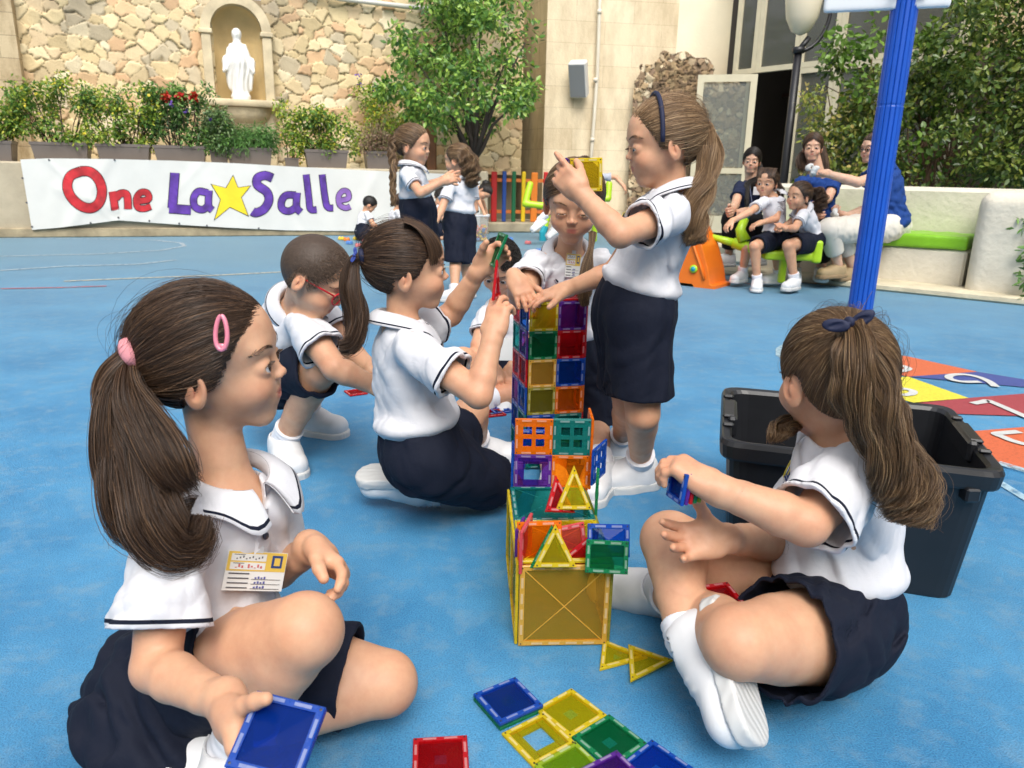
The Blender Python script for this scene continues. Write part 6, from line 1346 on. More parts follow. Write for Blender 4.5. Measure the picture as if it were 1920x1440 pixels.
class Body:
    """joints are world points; s = size relative to a 1.05 m child"""
    def __init__(b, s=1.0, fat=1.0, adult=False, afat=None): b.s = s; b.fat = fat; b.afat = afat or fat * .93; b.adult = adult; b.j = {}; b.fine = []
    def tors(b):
        j = b.j; up = nrm(j['neck'] - j['pelvis']); r = j['shR'] - j['shL']; r = nrm(r - up * (r @ up)); f_ = np.cross(up, r)
        return np.array([r, f_, up]).T
    def torso_sdf(b, S, g=0.0, belly=0.0, low=True, k=.035, chestg=0, wid=1.0):
        j = b.j; s = b.s; M = b.tors(); ax = j['neck'] - j['pelvis']; L = np.linalg.norm(ax); up = ax / L
        hs_ = np.linalg.norm(j['shR'] - j['shL']) / 2; w = hs_ * .86 * wid
        S.ell(j['pelvis'] + ax * .70, V(w + g + chestg, .070 * s * b.fat + g + chestg, L * .34 + g), M, k)
        S.ell(j['pelvis'] + ax * .40, V(w * .86 + g, .072 * s * b.fat + g + belly, L * .36 + g), M, k)
        if low: S.ell(j['pelvis'] + ax * .06, V(w * .95 + g, .078 * s * b.fat + g, L * .22 + g), M, k)
        for q in ('shL', 'shR'): S.cone(j['neck'] - up * .036 * s, j[q] - up * .006 * s, .027 * s + g * .6, .026 * s * b.fat + g * .6, k)
        return M
    def skin(b):
        S = SDF(); j = b.j; s = b.s; ft = b.fat * s; M = b.torso_sdf(S, 0)
        hb = j['head'] + b.HM @ (V(0, -.10, -.22) * b.u)
        nr = .0325 * s if not b.adult else .040 * s
        S.cone(j['neck'] - b.tors()[:, 2] * .02 * s, hb, nr * 1.08, nr * .98, .022 * s)
        for q in 'LR':
            if 'el' + q in j:
                fa = b.afat * s; A_, E_, W_ = j['sh' + q], j['el' + q], j['wr' + q]; kk = .004 * s
                S.cone(A_, A_ * .5 + E_ * .5, .0365 * fa, .0350 * fa, .018 * s); S.cone(A_ * .5 + E_ * .5, E_, .0350 * fa, .0305 * fa, kk)
                S.cone(E_, E_ * .72 + W_ * .28, .0308 * fa, .0315 * fa, .008 * s); S.cone(E_ * .72 + W_ * .28, E_ * .3 + W_ * .7, .0315 * fa, .0245 * fa, kk); S.cone(E_ * .3 + W_ * .7, W_, .0245 * fa, .0205 * fa, kk)
            if 'kn' + q in j:
                H_, K_ = j['hip' + q], j['kn' + q]; kk = .004 * s
                S.cone(H_, H_ * .45 + K_ * .55, .068 * ft, .0575 * ft, .02 * s); S.cone(H_ * .45 + K_ * .55, K_, .0575 * ft, .0445 * ft, kk)
                if 'an' + q in j:
                    a = K_; e = j['an' + q]; th = nrm(H_ - a); sh_ = nrm(e - a); back = nrm(th - sh_ * (th @ sh_)) if abs(th @ sh_) < .97 else -M[:, 1]
                    p1, p2 = a * .74 + e * .26, a * .42 + e * .58
                    S.cone(a, p1 + back * .004 * s, .0440 * ft, .0425 * ft, .006 * s); S.cone(p1 + back * .004 * s, p2, .0425 * ft, .0345 * ft, kk); S.cone(p2, e, .0345 * ft, .0265 * ft, kk)
                    S.ell(a - back * .007 * s, V(.036, .036, .036) * ft, None, .012 * s)
        for h in getattr(b, 'hands', []): hand_sdf(S, **h)
        head_sdf(S, j['head'], b.HM, b.u, lid=b.lid, adult=b.adult, mouth_open=b.mouth, detail=b.detail)
        return S
    def cols(b, p, base):
        c = head_cols(p, b.j['head'], b.HM, b.u, base, rosy=b.rosy)
        pink = np.array(base) * np.array([1.0, .74, .68])
        for q in ('knL', 'knR', 'elL', 'elR'):
            if q in b.j: w = (np.exp(-(np.linalg.norm(p - b.j[q], axis=1) / (.05 * b.s)) ** 2) * .28)[:, None]; c = c * (1 - w) + pink * w
        for h in getattr(b, 'hands', []):
            dist = np.linalg.norm(p - (h['wr'] + nrm(h['d']) * .085 * b.s), axis=1); w = (np.exp(-(dist / (.05 * b.s)) ** 2) * .45)[:, None]; c = c * (1 - w) + pink * w
        return c
def polo(b, parent, mname='polo', h=.004, sl=.62, hem=.10, blouse=.010, slr=1.0, seed=0, amp=.0048, collar=True, stripe=True, g=.006, name='polo_shirt', col=WHITE, wid=1.0, drop=None, scoop=.8, hemr=.0):
    s = b.s; j = b.j; S = SDF(); M = b.torso_sdf(S, g * s, k=.03, wid=wid); up = M[:, 2]; L = np.linalg.norm(j['neck'] - j['pelvis'])
    pw = j['pelvis'] + up * hem * s
    w = np.linalg.norm(j['shR'] - j['shL']) / 2 * wid
    if blouse: S.ell(pw + up * .030 * s, V(w * .96 + blouse * s + .004, (.075 * b.fat + .012) * s + blouse * s, .036 * s), M, .03)
    wk = wrinkle(seed, amp * s, M); u32 = up.astype(np.float32); p32 = pw.astype(np.float32)
    S.warp(lambda p: wk(p) * np.clip(((p - p32) @ u32 - .012) / .06, .12, 1))
    S.plane(pw, -up, .004)
    ends = []
    for q in 'LR':
        if 'el' + q not in j: continue
        a, e = j['sh' + q], j['el' + q]; d_ = e - a; e2 = a + d_ * sl; dn = nrm(d_); rr = .0475 * s * slr * b.fat
        S.sleeve(a - dn * .002 * s, e2, .034 * s * b.fat, rr, max(.004, 2.3 * h), .018 * s, disp=wk); ends.append((e2, dn, rr))
    nb = j['neck'] - up * .012 * s; nk = nrm(j['head'] + b.HM @ (V(0, -.10, -.22) * b.u) - j['neck'])
    S.cone(nb, nb + nk * .08 * s, .041 * s, .05 * s, .006, 's')
    S.ell(nb + M[:, 1] * .036 * s + up * .006 * s, V(.024, .03, .035) * s * scoop, M, .01, 's')
    v, f_ = S.mesh(h)
    at = np.full(len(v), 1.5, np.float32)
    if stripe:
        for e2, dn, rr in ends:
            q = v - e2; tp = q @ dn; rad = np.linalg.norm(q - tp[:, None] * dn, axis=1); near = (rad < rr + .010 * s) & (np.abs(tp) < .03 * s); at = np.where(near, np.minimum(-tp / (.016 * s), 1.5), at)
    o = np_mesh(name, v, f_, cloth_mat(mname, col, stripe=NAVY if stripe else None), parent, True, attrs={'v': at})
    b.polo_sdf = S
    if collar: collar_mesh(b, o, M, nk, mname)
    return o
def collar_mesh(b, parent, M, nk, mname, wide=1.0):
    s = b.s; j = b.j; f_ = M[:, 1] - nk * (M[:, 1] @ nk); f_ = nrm(f_); r = np.cross(f_, nk)
    c = j['neck'] + nk * .004 * s; n = 56; K = 9; vv = []; at = []; ff = []
    for i in range(n + 1):
        a = 2 * math.pi * (.035 + .93 * i / n); fr = (1 + math.cos(a)) / 2      # a=0 front
        dirn = f_ * math.cos(a) + r * math.sin(a); pt = math.exp(-((min(a, 2 * math.pi - a) - .42) / .30) ** 2)
        for k in range(K + 1):
            t = k / K
            if t < .25: q = t / .25; rad = (.0405 + .004 * q) * s; hh = (.004 + .022 * q - .030 * fr * fr) * s
            else: q = (t - .25) / .75; rad = (.0445 + (.034 + .006 * pt) * q ** .9) * s; hh = (.026 - .030 * fr * fr - (.026 + .026 * pt) * q ** 1.3) * s + .004 * s * math.sin(math.pi * q)
            p_ = c + dirn * rad + nk * hh + f_ * (.012 * fr * s)
            for of in (0,): vv.append(p_)
            at.append((1 - t) / .16 if t > .25 else -1)
    m = K + 1; nn = len(vv); vv = np.array(vv)
    ring = vv.reshape(n + 1, m, 3); du = np.gradient(ring, axis=0); dv = np.gradient(ring, axis=1); nr = np.cross(du, dv); nr /= np.linalg.norm(nr, axis=2, keepdims=True) + 1e-9
    inner = (ring - nr * .0022 * s * (1 if (nr[n // 2, m - 1] @ (ring[n // 2, m - 1] - c)) > 0 else -1)).reshape(-1, 3)
    allv = np.concatenate([vv, inner]); at = np.array(at + [-1] * nn)
    for i in range(n):
        for k in range(K):
            a0 = i * m + k; ff.append([a0, a0 + m, a0 + m + 1, a0 + 1]); ff.append([nn + a0, nn + a0 + 1, nn + a0 + m + 1, nn + a0 + m])
        ff.append([i * m + K, (i + 1) * m + K, nn + (i + 1) * m + K, nn + i * m + K]); ff.append([i * m, nn + i * m, nn + (i + 1) * m, (i + 1) * m])
    for i in (0, n):
        for k in range(K): a0 = i * m + k; ff.append([a0, a0 + 1, nn + a0 + 1, nn + a0])
    return np_mesh('collar', allv, np.array(ff), cloth_mat(mname, WHITE, stripe=NAVY), parent, True, attrs={'v': at})
def shorts(b, parent, h=.004, frac=.75, r0=.078, r1=.085, seed=5, amp=.004, top=.115, name='shorts', mname='navy_cloth', col=NAVY, g=.012, legs='LR', fr=None, pleat=0, cut=None, k=.03):
    s = b.s; j = b.j; S = SDF(); M = b.tors(); up = M[:, 2]; ax = j['neck'] - j['pelvis']; w = np.linalg.norm(j['shR'] - j['shL']) / 2; L = np.linalg.norm(ax)
    S.ell(j['pelvis'] + up * .01 * s, V(w * .97 + g * s, .084 * s * b.fat + g * s, .098 * s), M, .03)
    S.ell(j['pelvis'] + up * (top - .03) * s, V(w * .86 + g * s, (.070 * b.fat + g) * s, .06 * s), M, .03)
    S.plane(j['pelvis'] + up * top * s, up, .003)
    wr_ = wrinkle(seed, amp * s, M, lam=(.04, .13))
    if pleat:
        c0 = (j['pelvis']).astype(np.float32); Mf = M.astype(np.float32); wr0 = wr_
        def wr_(p, wr0=wr0):
            q = (p - c0) @ Mf; a = np.arctan2(q[:, 1], q[:, 0]); z = np.clip((.1 * s - q[:, 2]) / (.3 * s), 0, 1)
            return wr0(p) * .6 + (pleat * s * np.sin(a * 11 + 2 * np.sin(a * 3 + 1) + .6 * np.sin(q[:, 2] * 14)) * (.35 + z)).astype(np.float32)
    S.p.insert(2, ('d', 0, wr_, np.zeros(3, np.float32), 0.0))
    for q in legs:
        a, e = j['hip' + q], j['kn' + q]; fq = (fr or {}).get(q, frac); e2 = a + (e - a) * fq
        S.sleeve(a, e2, r0 * s * b.fat, r1 * s * b.fat, max(.006, 2.3 * h), k * s, disp=wr_, hollow=.8, cutn=cut)
    v, f_ = S.mesh(h)
    o = np_mesh(name, v, f_, cloth_mat(mname, col, weave=1400, rough=.8, wstr=.15), parent, True, attrs={'v': np.full(len(v), -1.0)}); b.shorts_sdf = S
    return o
def sole_mat():
    if 'shoe_sole' in MATS: return MATS['shoe_sole']
    m, nt, b, out = newmat('shoe_sole'); b.inputs['Base Color'].default_value = (.60, .60, .59, 1); b.inputs['Roughness'].default_value = .55
    tc = N(nt, 'ShaderNodeTexCoord'); w = N(nt, 'ShaderNodeTexWave', wave_type='RINGS'); w.inputs['Scale'].default_value = 26; w.inputs['Distortion'].default_value = 5; w.inputs['Detail'].default_value = 1; w.inputs['Detail Scale'].default_value = .6
    nt.links.new(tc.outputs['Object'], w.inputs['Vector']); bp = N(nt, 'ShaderNodeBump'); bp.inputs['Strength'].default_value = .4; bp.inputs['Distance'].default_value = .002; nt.links.new(w.outputs['Fac'], bp.inputs['Height']); nt.links.new(bp.outputs[0], b.inputs['Normal'])
    MATS['shoe_sole'] = m; return m
def on_surface(S, p, off=.0008):
    p = np.asarray(p, np.float32); e = .001
    for _ in range(4):
        d = S.ev(p); g = np.stack([S.ev(p + np.array(a, np.float32) * e) - S.ev(p - np.array(a, np.float32) * e) for a in ((1, 0, 0), (0, 1, 0), (0, 0, 1))], 1); g /= np.linalg.norm(g, axis=1, keepdims=True) + 1e-9; p = p - g * np.clip(d - off, -.01, .01)[:, None]
    return p
def shoe(parent, an, toe, up, s, h=.004, col=(.78, .78, .78, 1), sock=None, knee=None, straps=True, sockh=.05, name='shoe', fat=1.12, fwd=0.0):
    f_ = nrm(toe); M = frame(f_, up); u_ = M[:, 2]; S = SDF()
    c = an - u_ * .055 * s + f_ * fwd * s
    S.box(c + f_ * .080 * s + u_ * .018 * s, V(.037, .056, .030) * s, .028 * s, M, .0); S.ell(c + f_ * .085 * s + u_ * .030 * s, V(.034, .048, .022) * s, M, .02 * s)
    S.box(c + f_ * .006 * s + u_ * .026 * s, V(.0345, .054, .042) * s, .030 * s, M, .03 * s)
    S.cone(c + u_ * .030 * s, c + u_ * .056 * s - f_ * .004 * s, .037 * s, .0375 * s, .02 * s)
    S.ell(c + f_ * .045 * s + u_ * .045 * s, V(.026, .034, .020) * s, M, .015 * s)
    if not straps:
        S.warp(lambda p, c32=(c + f_ * .06 * s + u_ * .05 * s).astype(np.float32), f32=f_.astype(np.float32): (-.0016 * s * np.clip(np.sin(((p - c32) @ f32) * 420 / s), 0, 1) * (np.linalg.norm(p - c32, axis=1) < .034 * s)).astype(np.float32))
    if straps:
        for t in (.030, .056): S.box(c + f_ * t * s + u_ * (.060 - (t - .03) * .42) * s, V(.026, .0095, .0045) * s, .003 * s, M @ np.array(Matrix.Rotation(R_(-24), 3, 'X')), .004 * s)
    S.plane(c + u_ * .0, -u_, .002); S.cone(c + u_ * .045 * s, c + u_ * .09 * s - f_ * .004 * s, .030 * s, .034 * s, .004, 's')
    v, fc = S.mesh(h); o = np_mesh(name, v, fc, mat('shoe_leather', (.74, .74, .75, 1), .45, var=.04, vscale=30, bs=120, bstr=.15, bdist=.001), parent, True)
    S = SDF(); S.box(c + f_ * .074 * s, V(.0425, .070, .055) * s, .040 * s, M, 0); S.box(c + f_ * .004 * s, V(.0385, .062, .055) * s, .036 * s, M, .03 * s)
    S.plane(c + u_ * .013 * s, u_, .003); S.plane(c - u_ * .012 * s, -u_, .004)
    v, fc = S.mesh(h); np_mesh('sole', v, fc, sole_mat(), o, True)
    if sock is not None:
        kn = knee; d_ = nrm(kn - an); S = SDF(); fl = np.interp(sockh * s / np.linalg.norm(kn - an), [0, .42, .74, 1], [.0265, .0345, .0425, .0462])
        S.cone(an - u_ * .03 * s, an, .0300 * s * fat, .0285 * s * fat, .01); S.cone(an, an + d_ * sockh * s, .0285 * s * fat + .001, fl * s * fat + .0035, .004)
        sf = d_.astype(np.float32); an32 = an.astype(np.float32)
        S.warp(lambda p: (.0009 * np.sin((p - an32) @ sf * 420)).astype(np.float32)); S.plane(an + d_ * sockh * s, d_, .001)
        v, fc = S.mesh(min(h, .003)); np_mesh('sock', v, fc, mat('sock_cloth', (.76, .76, .80, 1), .9, bs=500, bstr=.3, bdist=.001), parent, True)
    return o
SKIN_A = (.64, .375, .235)
def finish_body(b, parent, h, hf=None, base=SKIN_A, fine=True, eyes=True, look=None, brow='brown', iris=(.05, .022, .010, 1)):
    S = b.skin(); reg = None
    if fine and hf: reg = [(b.j['head'].astype(np.float32), .72 * b.u)] + [((q['wr'] + nrm(q['d']) * .05 * b.s).astype(np.float32), .085 * b.s * q.get('grow', 1)) for q in getattr(b, 'hands', [])]
    v, f_ = sdf_mesh2(S, h, reg, hf); o = np_mesh('body', v, f_, skin_mat(), parent, True, attrs={'col': b.cols(v, base)})
    if reg:      # smooth shading across the seam between the finer and the coarser part of the one body surface
        nv = np.zeros((len(v), 3), np.float32); near = np.zeros(len(v), bool)
        for c, r in reg: near |= np.abs(np.linalg.norm(v - c, axis=1) - r) < 3.2 * h
        q = v[near].astype(np.float32); e = .0012
        g = np.stack([S.ev(q + np.array(a, np.float32) * e) - S.ev(q - np.array(a, np.float32) * e) for a in ((1, 0, 0), (0, 1, 0), (0, 0, 1))], 1); g /= np.linalg.norm(g, axis=1, keepdims=True) + 1e-9
        nv[near] = g; o.data.normals_split_custom_set_from_vertices(nv)
    if eyes:
        for sx in SY:
            c = b.j['head'] + b.HM @ (V(sx * .135, .318, -.045) * b.u); lk = b.HM @ V(*(look or (0, 1, -.1)))
            eyeball('eye', c, .074 * b.u, lk, parent, iris)
        if b.detail:
            rng = np.random.default_rng(5); pp = []
            for sx in SY:      # eyebrows and lashes
                n = 90; t = rng.uniform(0, 1, n); K = 5; zz = .068 + .024 * np.sin(t * 3.0) + rng.uniform(-.008, .008, n) * (1 - .5 * t); xx = sx * (.062 + .155 * t); yy = .405 - .105 * t ** 1.8 - .012
                for k in range(K):
                    pass
                base_ = np.stack([xx, yy, zz], 1); dr = np.stack([sx * (.8 + .4 * t), -.25 * t - .1, .30 - .55 * t], 1)
                pp.append(base_[:, None] + dr[:, None] * np.linspace(0, .032, 5)[None, :, None])
                n = 34; a = np.linspace(-1.02, 1.02, n); lz = -.045 + .083 * (1 - b.lid) * .62 * np.cos(a * 1.1) - (.012 * b.lid if b.lid > .6 else 0); x0 = sx * .135 + .066 * a * .98; y0 = .318 + .076 * np.sqrt(np.clip(1 - (a * .80) ** 2, 0, 1)) + .004
                base_ = np.stack([x0, y0, lz + .000], 1); dr = np.stack([.35 * a, np.full(n, .85), np.full(n, .25 - .9 * b.lid)], 1)
                pp.append(base_[:, None] + dr[:, None] * np.linspace(0, .030, 5)[None, :, None])
            dk, lt, gd = HAIRC[brow]; names = ('eyebrow', 'eyelash', 'eyebrow', 'eyelash')
            for q, nm in zip(pp, names):
                w0 = b.j['head'] + (q * b.u) @ b.HM.T
                if nm == 'eyebrow': w0 = on_surface(S, w0.reshape(-1, 3), .0010).reshape(w0.shape)
                else: r0 = on_surface(S, w0[:, 0], .0004); w0 = w0 + (r0 - w0[:, 0])[:, None]
                strands(nm, w0, .00030 if nm == 'eyebrow' else .00042, hair_mat('browhair_' + brow, dk, tuple(c * 1.3 for c in lt[:3]) + (1,)), parent)
    return o
# ------------------------------------------------------------------ the people
BONES = {'pelvis-neck': .29, 'neck-head': .15, 'shL-shR': .195, 'shL-elL': .185, 'shR-elR': .185, 'elL-wrL': .150, 'elR-wrR': .150,
         'hipL-knL': .220, 'hipR-knR': .220, 'knL-anL': .225, 'knR-anR': .225}
def pose(b, J_, hf, hup=(0, 0, 1), u=.205):
    """J_: joint -> (px, py, distance) or a world point"""
    for k, v in J_.items():
        b.j[k] = np.array(v[1]) if v[0] == 'w' else (G(v[1], v[2], v[3]) if v[0] == 'g' else P(*v))
    b.HM = frame(hf, hup); b.u = u
def newperson(nm, label, s=1.0, fat=1.1, adult=False, lid=.25, detail=True, group=None, mouth=0.0, rosy=1.0):
    b = Body(s, fat, adult); b.nm = nm; b.lid = lid; b.mouth = mouth; b.detail = detail; b.rosy = rosy; b.label = label; b.group = group; return b
def root(b):
    p = b.j['pelvis']; return thing('person', (p[0], p[1], 0), b.label, 'child' if not b.adult else 'woman', b.group)
def on_cloth(S, p, d, n=60):
    """march from p along d to the surface of a cloth"""
    p = np.asarray(p, float).copy(); d = nrm(d)
    for _ in range(n):
        v = float(S.ev(p[None].astype(np.float32))[0]); p = p + d * max(v * .8, .0004)
        if v < .0006: break
    e = .002; g = np.array([float(S.ev((p + e * V(*a))[None].astype(np.float32))[0] - S.ev((p - e * V(*a))[None].astype(np.float32))[0]) for a in ((1, 0, 0), (0, 1, 0), (0, 0, 1))])
    return p, nrm(g)
def tie_ring(name, c, axis, r0, r1, m, parent):
    M = frame(axis); mb = MB(); n = 20; mb.tube([c + M @ V(math.cos(t), 0, math.sin(t)) * r0 for t in np.linspace(0, 2 * math.pi, n + 1)], r1, 8, cap=False)
    return mb.build(name, m, parent, smooth=True)
def bow(c, axis, side, size, m, parent, name='hair_bow'):
    """a soft ribbon bow: two loops, a knot"""
    a = nrm(side); f_ = nrm(axis); u_ = np.cross(a, f_); S = SDF(); M = np.array([a, f_, u_]).T
    for sg in (-1, 1):
        S.ell(c + a * sg * size * .55, V(size * .5, size * .12, size * .26), M @ np.array(Matrix.Rotation(sg * .35, 3, 'Y')), .002); S.ell(c + a * sg * size * .55 + f_ * size * .12, V(size * .32, size * .10, size * .10), M, .001, 's')
    S.ell(c, V(.18, .2, .22) * size, M, .001)
    v, f2 = S.mesh(size * .05); return np_mesh(name, v, f2, m, parent, True)
LOC = lambda b, x, y, z: b.j['head'] + b.HM @ (V(x, y, z) * b.u)
def card(parent, c, n, up, w, h, mats, name='name_badge'):
    """small name card: yellow band with white boxes, crest, printed lines, in a clear sleeve with a clip"""
    n = nrm(n); r = nrm(np.cross(up, n)); u_ = np.cross(n, r); mb = MB()
    def q(x0, y0, x1, y1, off, mi):
        mb.mi = mi; M = np.array([r, u_, n]).T; mb.box(c + r * (x0 + x1) / 2 * w + u_ * (y0 + y1) / 2 * h + n * off, ((x1 - x0) * w, (y1 - y0) * h, .0006), M)
    q(-.5, -.5, .5, .5, 0, 0); q(-.49, .0, .49, .49, .0006, 1); q(-.44, .26, .14, .44, .0012, 0); q(-.44, .04, .14, .22, .0012, 0)
    q(.24, .10, .42, .42, .0012, 2); q(.28, .16, .38, .36, .0018, 1)
    for y in (.36, .14): q(-.40, y + .05, -.22, y + .065, .0018, 3)
    for k in range(9):
        x = -.36 + k * .052; q(x, .30 + .02 * (k % 3), x + .022, .33 + .03 * ((k * 7) % 3), .0018, 3); q(x, .08 + .02 * (k % 2), x + .03, .10 + .04 * ((k * 5) % 3), .0018, 4)
    for k, y in enumerate((-.08, -.2, -.32, -.44)):
        q(-.44, y, -.1, y + .03, .0010, 3)
        if k: q(-.05, y - .01, .44, y, .0010, 3); [q(.0 + i * .05, y + .01, .03 + i * .05, y + .05 + .02 * (i % 2), .0010, 5) for i in range(4)]
    mb.mi = 6; mb.box(c + u_ * h * .56, (.012, .010, .002), np.array([r, u_, n]).T)
    return mb.build(name, mats, parent)
def badge_mats():
    return [mat('badge_paper', (.68, .68, .66, 1), .35), mat('badge_yellow', (.66, .45, .08, 1), .35), mat('badge_navy', (.02, .05, .18, 1), .4), mat('badge_ink', (.08, .08, .09, 1), .5),
            mat('badge_red_ink', (.5, .12, .12, 1), .5), mat('badge_blue_ink', (.1, .1, .3, 1), .5), mat('badge_clip', (.55, .56, .58, 1), .25)]
def crest(b, parent, c, n, up, size=.04):
    """round embroidered school crest: yellow wreath, navy shield, waves"""
    n = nrm(n); r = nrm(np.cross(up, n)); u_ = np.cross(n, r); mb = MB(); M = np.array([r, u_, n]).T
    for k in range(22):
        t = -2.2 + 4.4 * k / 21 - math.pi / 2; mb.mi = 0; mb.box(c + (r * math.cos(t) * .42 + u_ * math.sin(t) * .55) * size + n * .0007, (size * .13, size * .16, .0012), M)
    mb.mi = 1; mb.box(c + u_ * .12 * size + n * .0008, (size * .38, size * .42, .0014), M)
    mb.mi = 0; mb.box(c + u_ * .12 * size + n * .0012, (size * .10, size * .30, .0014), M)
    for j_ in range(3):
        mb.mi = 1 if j_ % 2 == 0 else 2
        for k in range(6): mb.box(c + (r * (-.25 + k * .1) + u_ * (-.18 - .09 * j_ + .025 * (k % 2))) * size + n * .0009, (size * .1, size * .045, .0012), M)
    return mb.build('embroidered_crest', [mat('thread_yellow', (.62, .52, .06, 1), .7), mat('thread_navy', (.01, .03, .16, 1), .7), mat('thread_white', (.6, .6, .62, 1), .7)], parent)
def placket(b, parent, h0=.015, L=.105, nb=2):
    """button strip laid down the chest from the collar"""
    M = b.tors(); s = b.s; f_ = M[:, 1]; up = M[:, 2]; r = M[:, 0]; mb = MB(); c0 = b.j['neck'] - up * h0 * s; K = 12; L_ = []; R2 = []
    for k in range(K):
        for sg, lst in ((-1, L_), (1, R2)):
            q = c0 - up * L * s * k / (K - 1) + r * sg * .0115 * s + f_ * .25; p, n = on_cloth(b.polo_sdf, q, -f_); lst.append(p + n * .0022)
    mb.add(L_ + R2 + [p - f_ * .004 for p in L_] + [p - f_ * .004 for p in R2],
           [[i, i + 1, K + i + 1, K + i] for i in range(K - 1)] + [[i, 2 * K + i, 2 * K + i + 1, i + 1] for i in range(K - 1)] + [[K + i, K + i + 1, 3 * K + i + 1, 3 * K + i] for i in range(K - 1)] + [[K - 1, 3 * K - 1, 4 * K - 1, 2 * K - 1]])
    o = mb.build('placket', mat('placket_cloth', (.79, .79, .83, 1), .85), parent, smooth=True)
    for k in range(nb):
        mb = MB(); q = c0 - up * (.030 + .042 * k) * s + f_ * .25; p, n = on_cloth(b.polo_sdf, q, -f_); M2 = frame(n, up); mb.lathe(p + n * .003, [(0, .0012), (.0045 * s, .001), (.005 * s, 0), (.005 * s, -.0015)], 14, np.array([M2[:, 0], M2[:, 2], n]).T)
        mb.build('button', mat('button_dark', (.03, .035, .06, 1), .3), parent, smooth=True)
def person_left():
    b = newperson('left', 'girl with brown ponytail and pink hair clip sitting at lower left, holding a blue tile', 1.13, 1.0, lid=.40); b.afat = .87
    b.mouth = .012
    pose(b, dict(pelvis=(372, 1250, 1.19), neck=(432, 902, 1.115), head=(402, 676, 1.065), shR=(322, 985, 1.02), shL=(505, 940, 1.17),
                 elR=(292, 1252, .975), wrR=(428, 1322, .875), elL=(500, 1080, 1.22), wrL=(588, 1028, 1.13),
                 hipR=(400, 1262, 1.12), knR=(572, 1182, 1.00), anR=(440, 1400, 1.06), hipL=(480, 1240, 1.20), knL=(722, 1280, 1.19), anL=('g', 400, 1392, .05)), (1, .10, .12), (.02, -.06, 1), .215)
    R_t = root(b); s = b.s
    b.hands = [dict(wr=b.j['wrR'], d=TILE_D, n=TILE_N, right=True, s=s, curl=((.75, .5, .2), (.8, .5, .2), (.85, .5, .2), (.9, .5, .2)), thumb=(1.15, .75, .05), spread=.03),
               dict(wr=b.j['wrL'], d=P(628, 1062, 1.11) - P(588, 1030, 1.13), n=V(-.3, -.75, -.55), right=False, s=s, curl=((.35, .5, .3), (.6, .7, .4), (.8, .8, .5), (.9, .9, .5)), thumb=(.5, .5, .5), spread=.12)]
    finish_body(b, R_t, .0034, .0018, look=(0, 1, .05))
    pl = polo(b, R_t, h=.0028, seed=11, sl=.72, slr=1.12, hem=.075, blouse=.012, amp=.0055)
    placket(b, pl)
    sh = SDF(); sh2 = shorts(b, R_t, h=.003, fr={'L': .74, 'R': .32}, r0=.076, r1=.070, seed=7, amp=.004, top=.10)
    # the skirt panel spread on the ground behind her
    S = SDF(); a = G(345, 1300, .06); e = G(235, 1335, .02)
    S.ell(G(330, 1330, .045), V(.135, .14, .06), np.array(Matrix.Rotation(.35, 3, 'Z')), .02); S.ell(G(255, 1318, .045), V(.075, .10, .05), np.array(Matrix.Rotation(.7, 3, 'Z')), .03); S.ell(G(365, 1262, .10), V(.14, .12, .10), None, .04)
    S.warp(wrinkle(9, .008, None, lam=(.05, .14), stretch=(1, 1, .3))); S.plane((0, 0, .006), (0, 0, -1))
    v, f_ = S.mesh(.004); np_mesh('skirt_panel', v, f_, cloth_mat('navy_cloth', NAVY, weave=1400, rough=.8, wstr=.15), R_t, True, attrs={'v': np.full(len(v), -1.)})
    sh_ = shoe(R_t, b.j['anR'], V(-.15, -.95, -.2), V(-.1, -.1, 1), s, sock=True, knee=b.j['knR']); shoe(R_t, b.j['anL'], V(-1, .05, -.02), V(.1, .7, .7), s, sock=True, knee=b.j['knL'])
    # hair
    hc, HM, u = b.j['head'], b.HM, b.u
    cap(hc, HM, u, 'brown', R_t, puff=.02); tie = (0.10, -.55, -.03)
    c0, rad = hair_frame(u)
    hair_pulled(hc, HM, u, (.10, -.53, -.03), 'brown', R_t, n=9500, r=.00045, seed=2, puff=.03, wav=.020)
    tp = LOC(b, *tie); pk = mat('pink_elastic', (.75, .30, .33, 1), .8, bs=300, bstr=.5)
    tie_ring('hair_tie', P(248, 662, 1.0), P(225, 672, 1.0) - P(262, 655, 1.0), 0.0125, .0105, pk, R_t)
    zt = 1.0
    bundle([P(262, 655, zt), P(240, 672, zt), P(220, 738, zt), P(240, 860, zt - .01), P(290, 968, zt - .02), P(346, 1006, zt - .01), P(356, 965, zt)], [.010, .013, .030, .037, .042, .036, .010], 'brown', R_t, n=6800, r=.0005, curl=.013, freq=1.8, locks=26, K=34, flare=.006, lockr=.30)
    bundle([P(262, 655, zt), P(240, 678, zt), P(255, 760, zt - .02), P(330, 880, zt - .03), P(362, 900, zt)], [.010, .012, .028, .026, .006], 'brown', R_t, n=1300, r=.0006, curl=.006, freq=1.8, locks=10, K=26, flare=.006, seed=8)
    bundle([P(255, 660, zt), P(228, 690, zt), P(190, 790, zt), P(205, 930, zt), P(235, 1020, zt)], [.008, .010, .012, .010, .004], 'brown', R_t, n=90, r=.0004, curl=.006, freq=1.5, locks=6, K=26, flare=.010, seed=9, name='loose_hair')
    # snap clip and stud
    mb = MB(); n_ = 22; a = P(414, 592, .965); e = P(416, 650, .962)
    cpt = []
    for k in range(n_ + 1):
        t = 2 * math.pi * k / n_; x = math.sin(t) * (9 + 4.0 * (1 - math.cos(t)) / 2); y = -math.cos(t) * 32 + 0
        cpt.append(P(415 + x, 621 + y + 3, .952 - .000 * y))
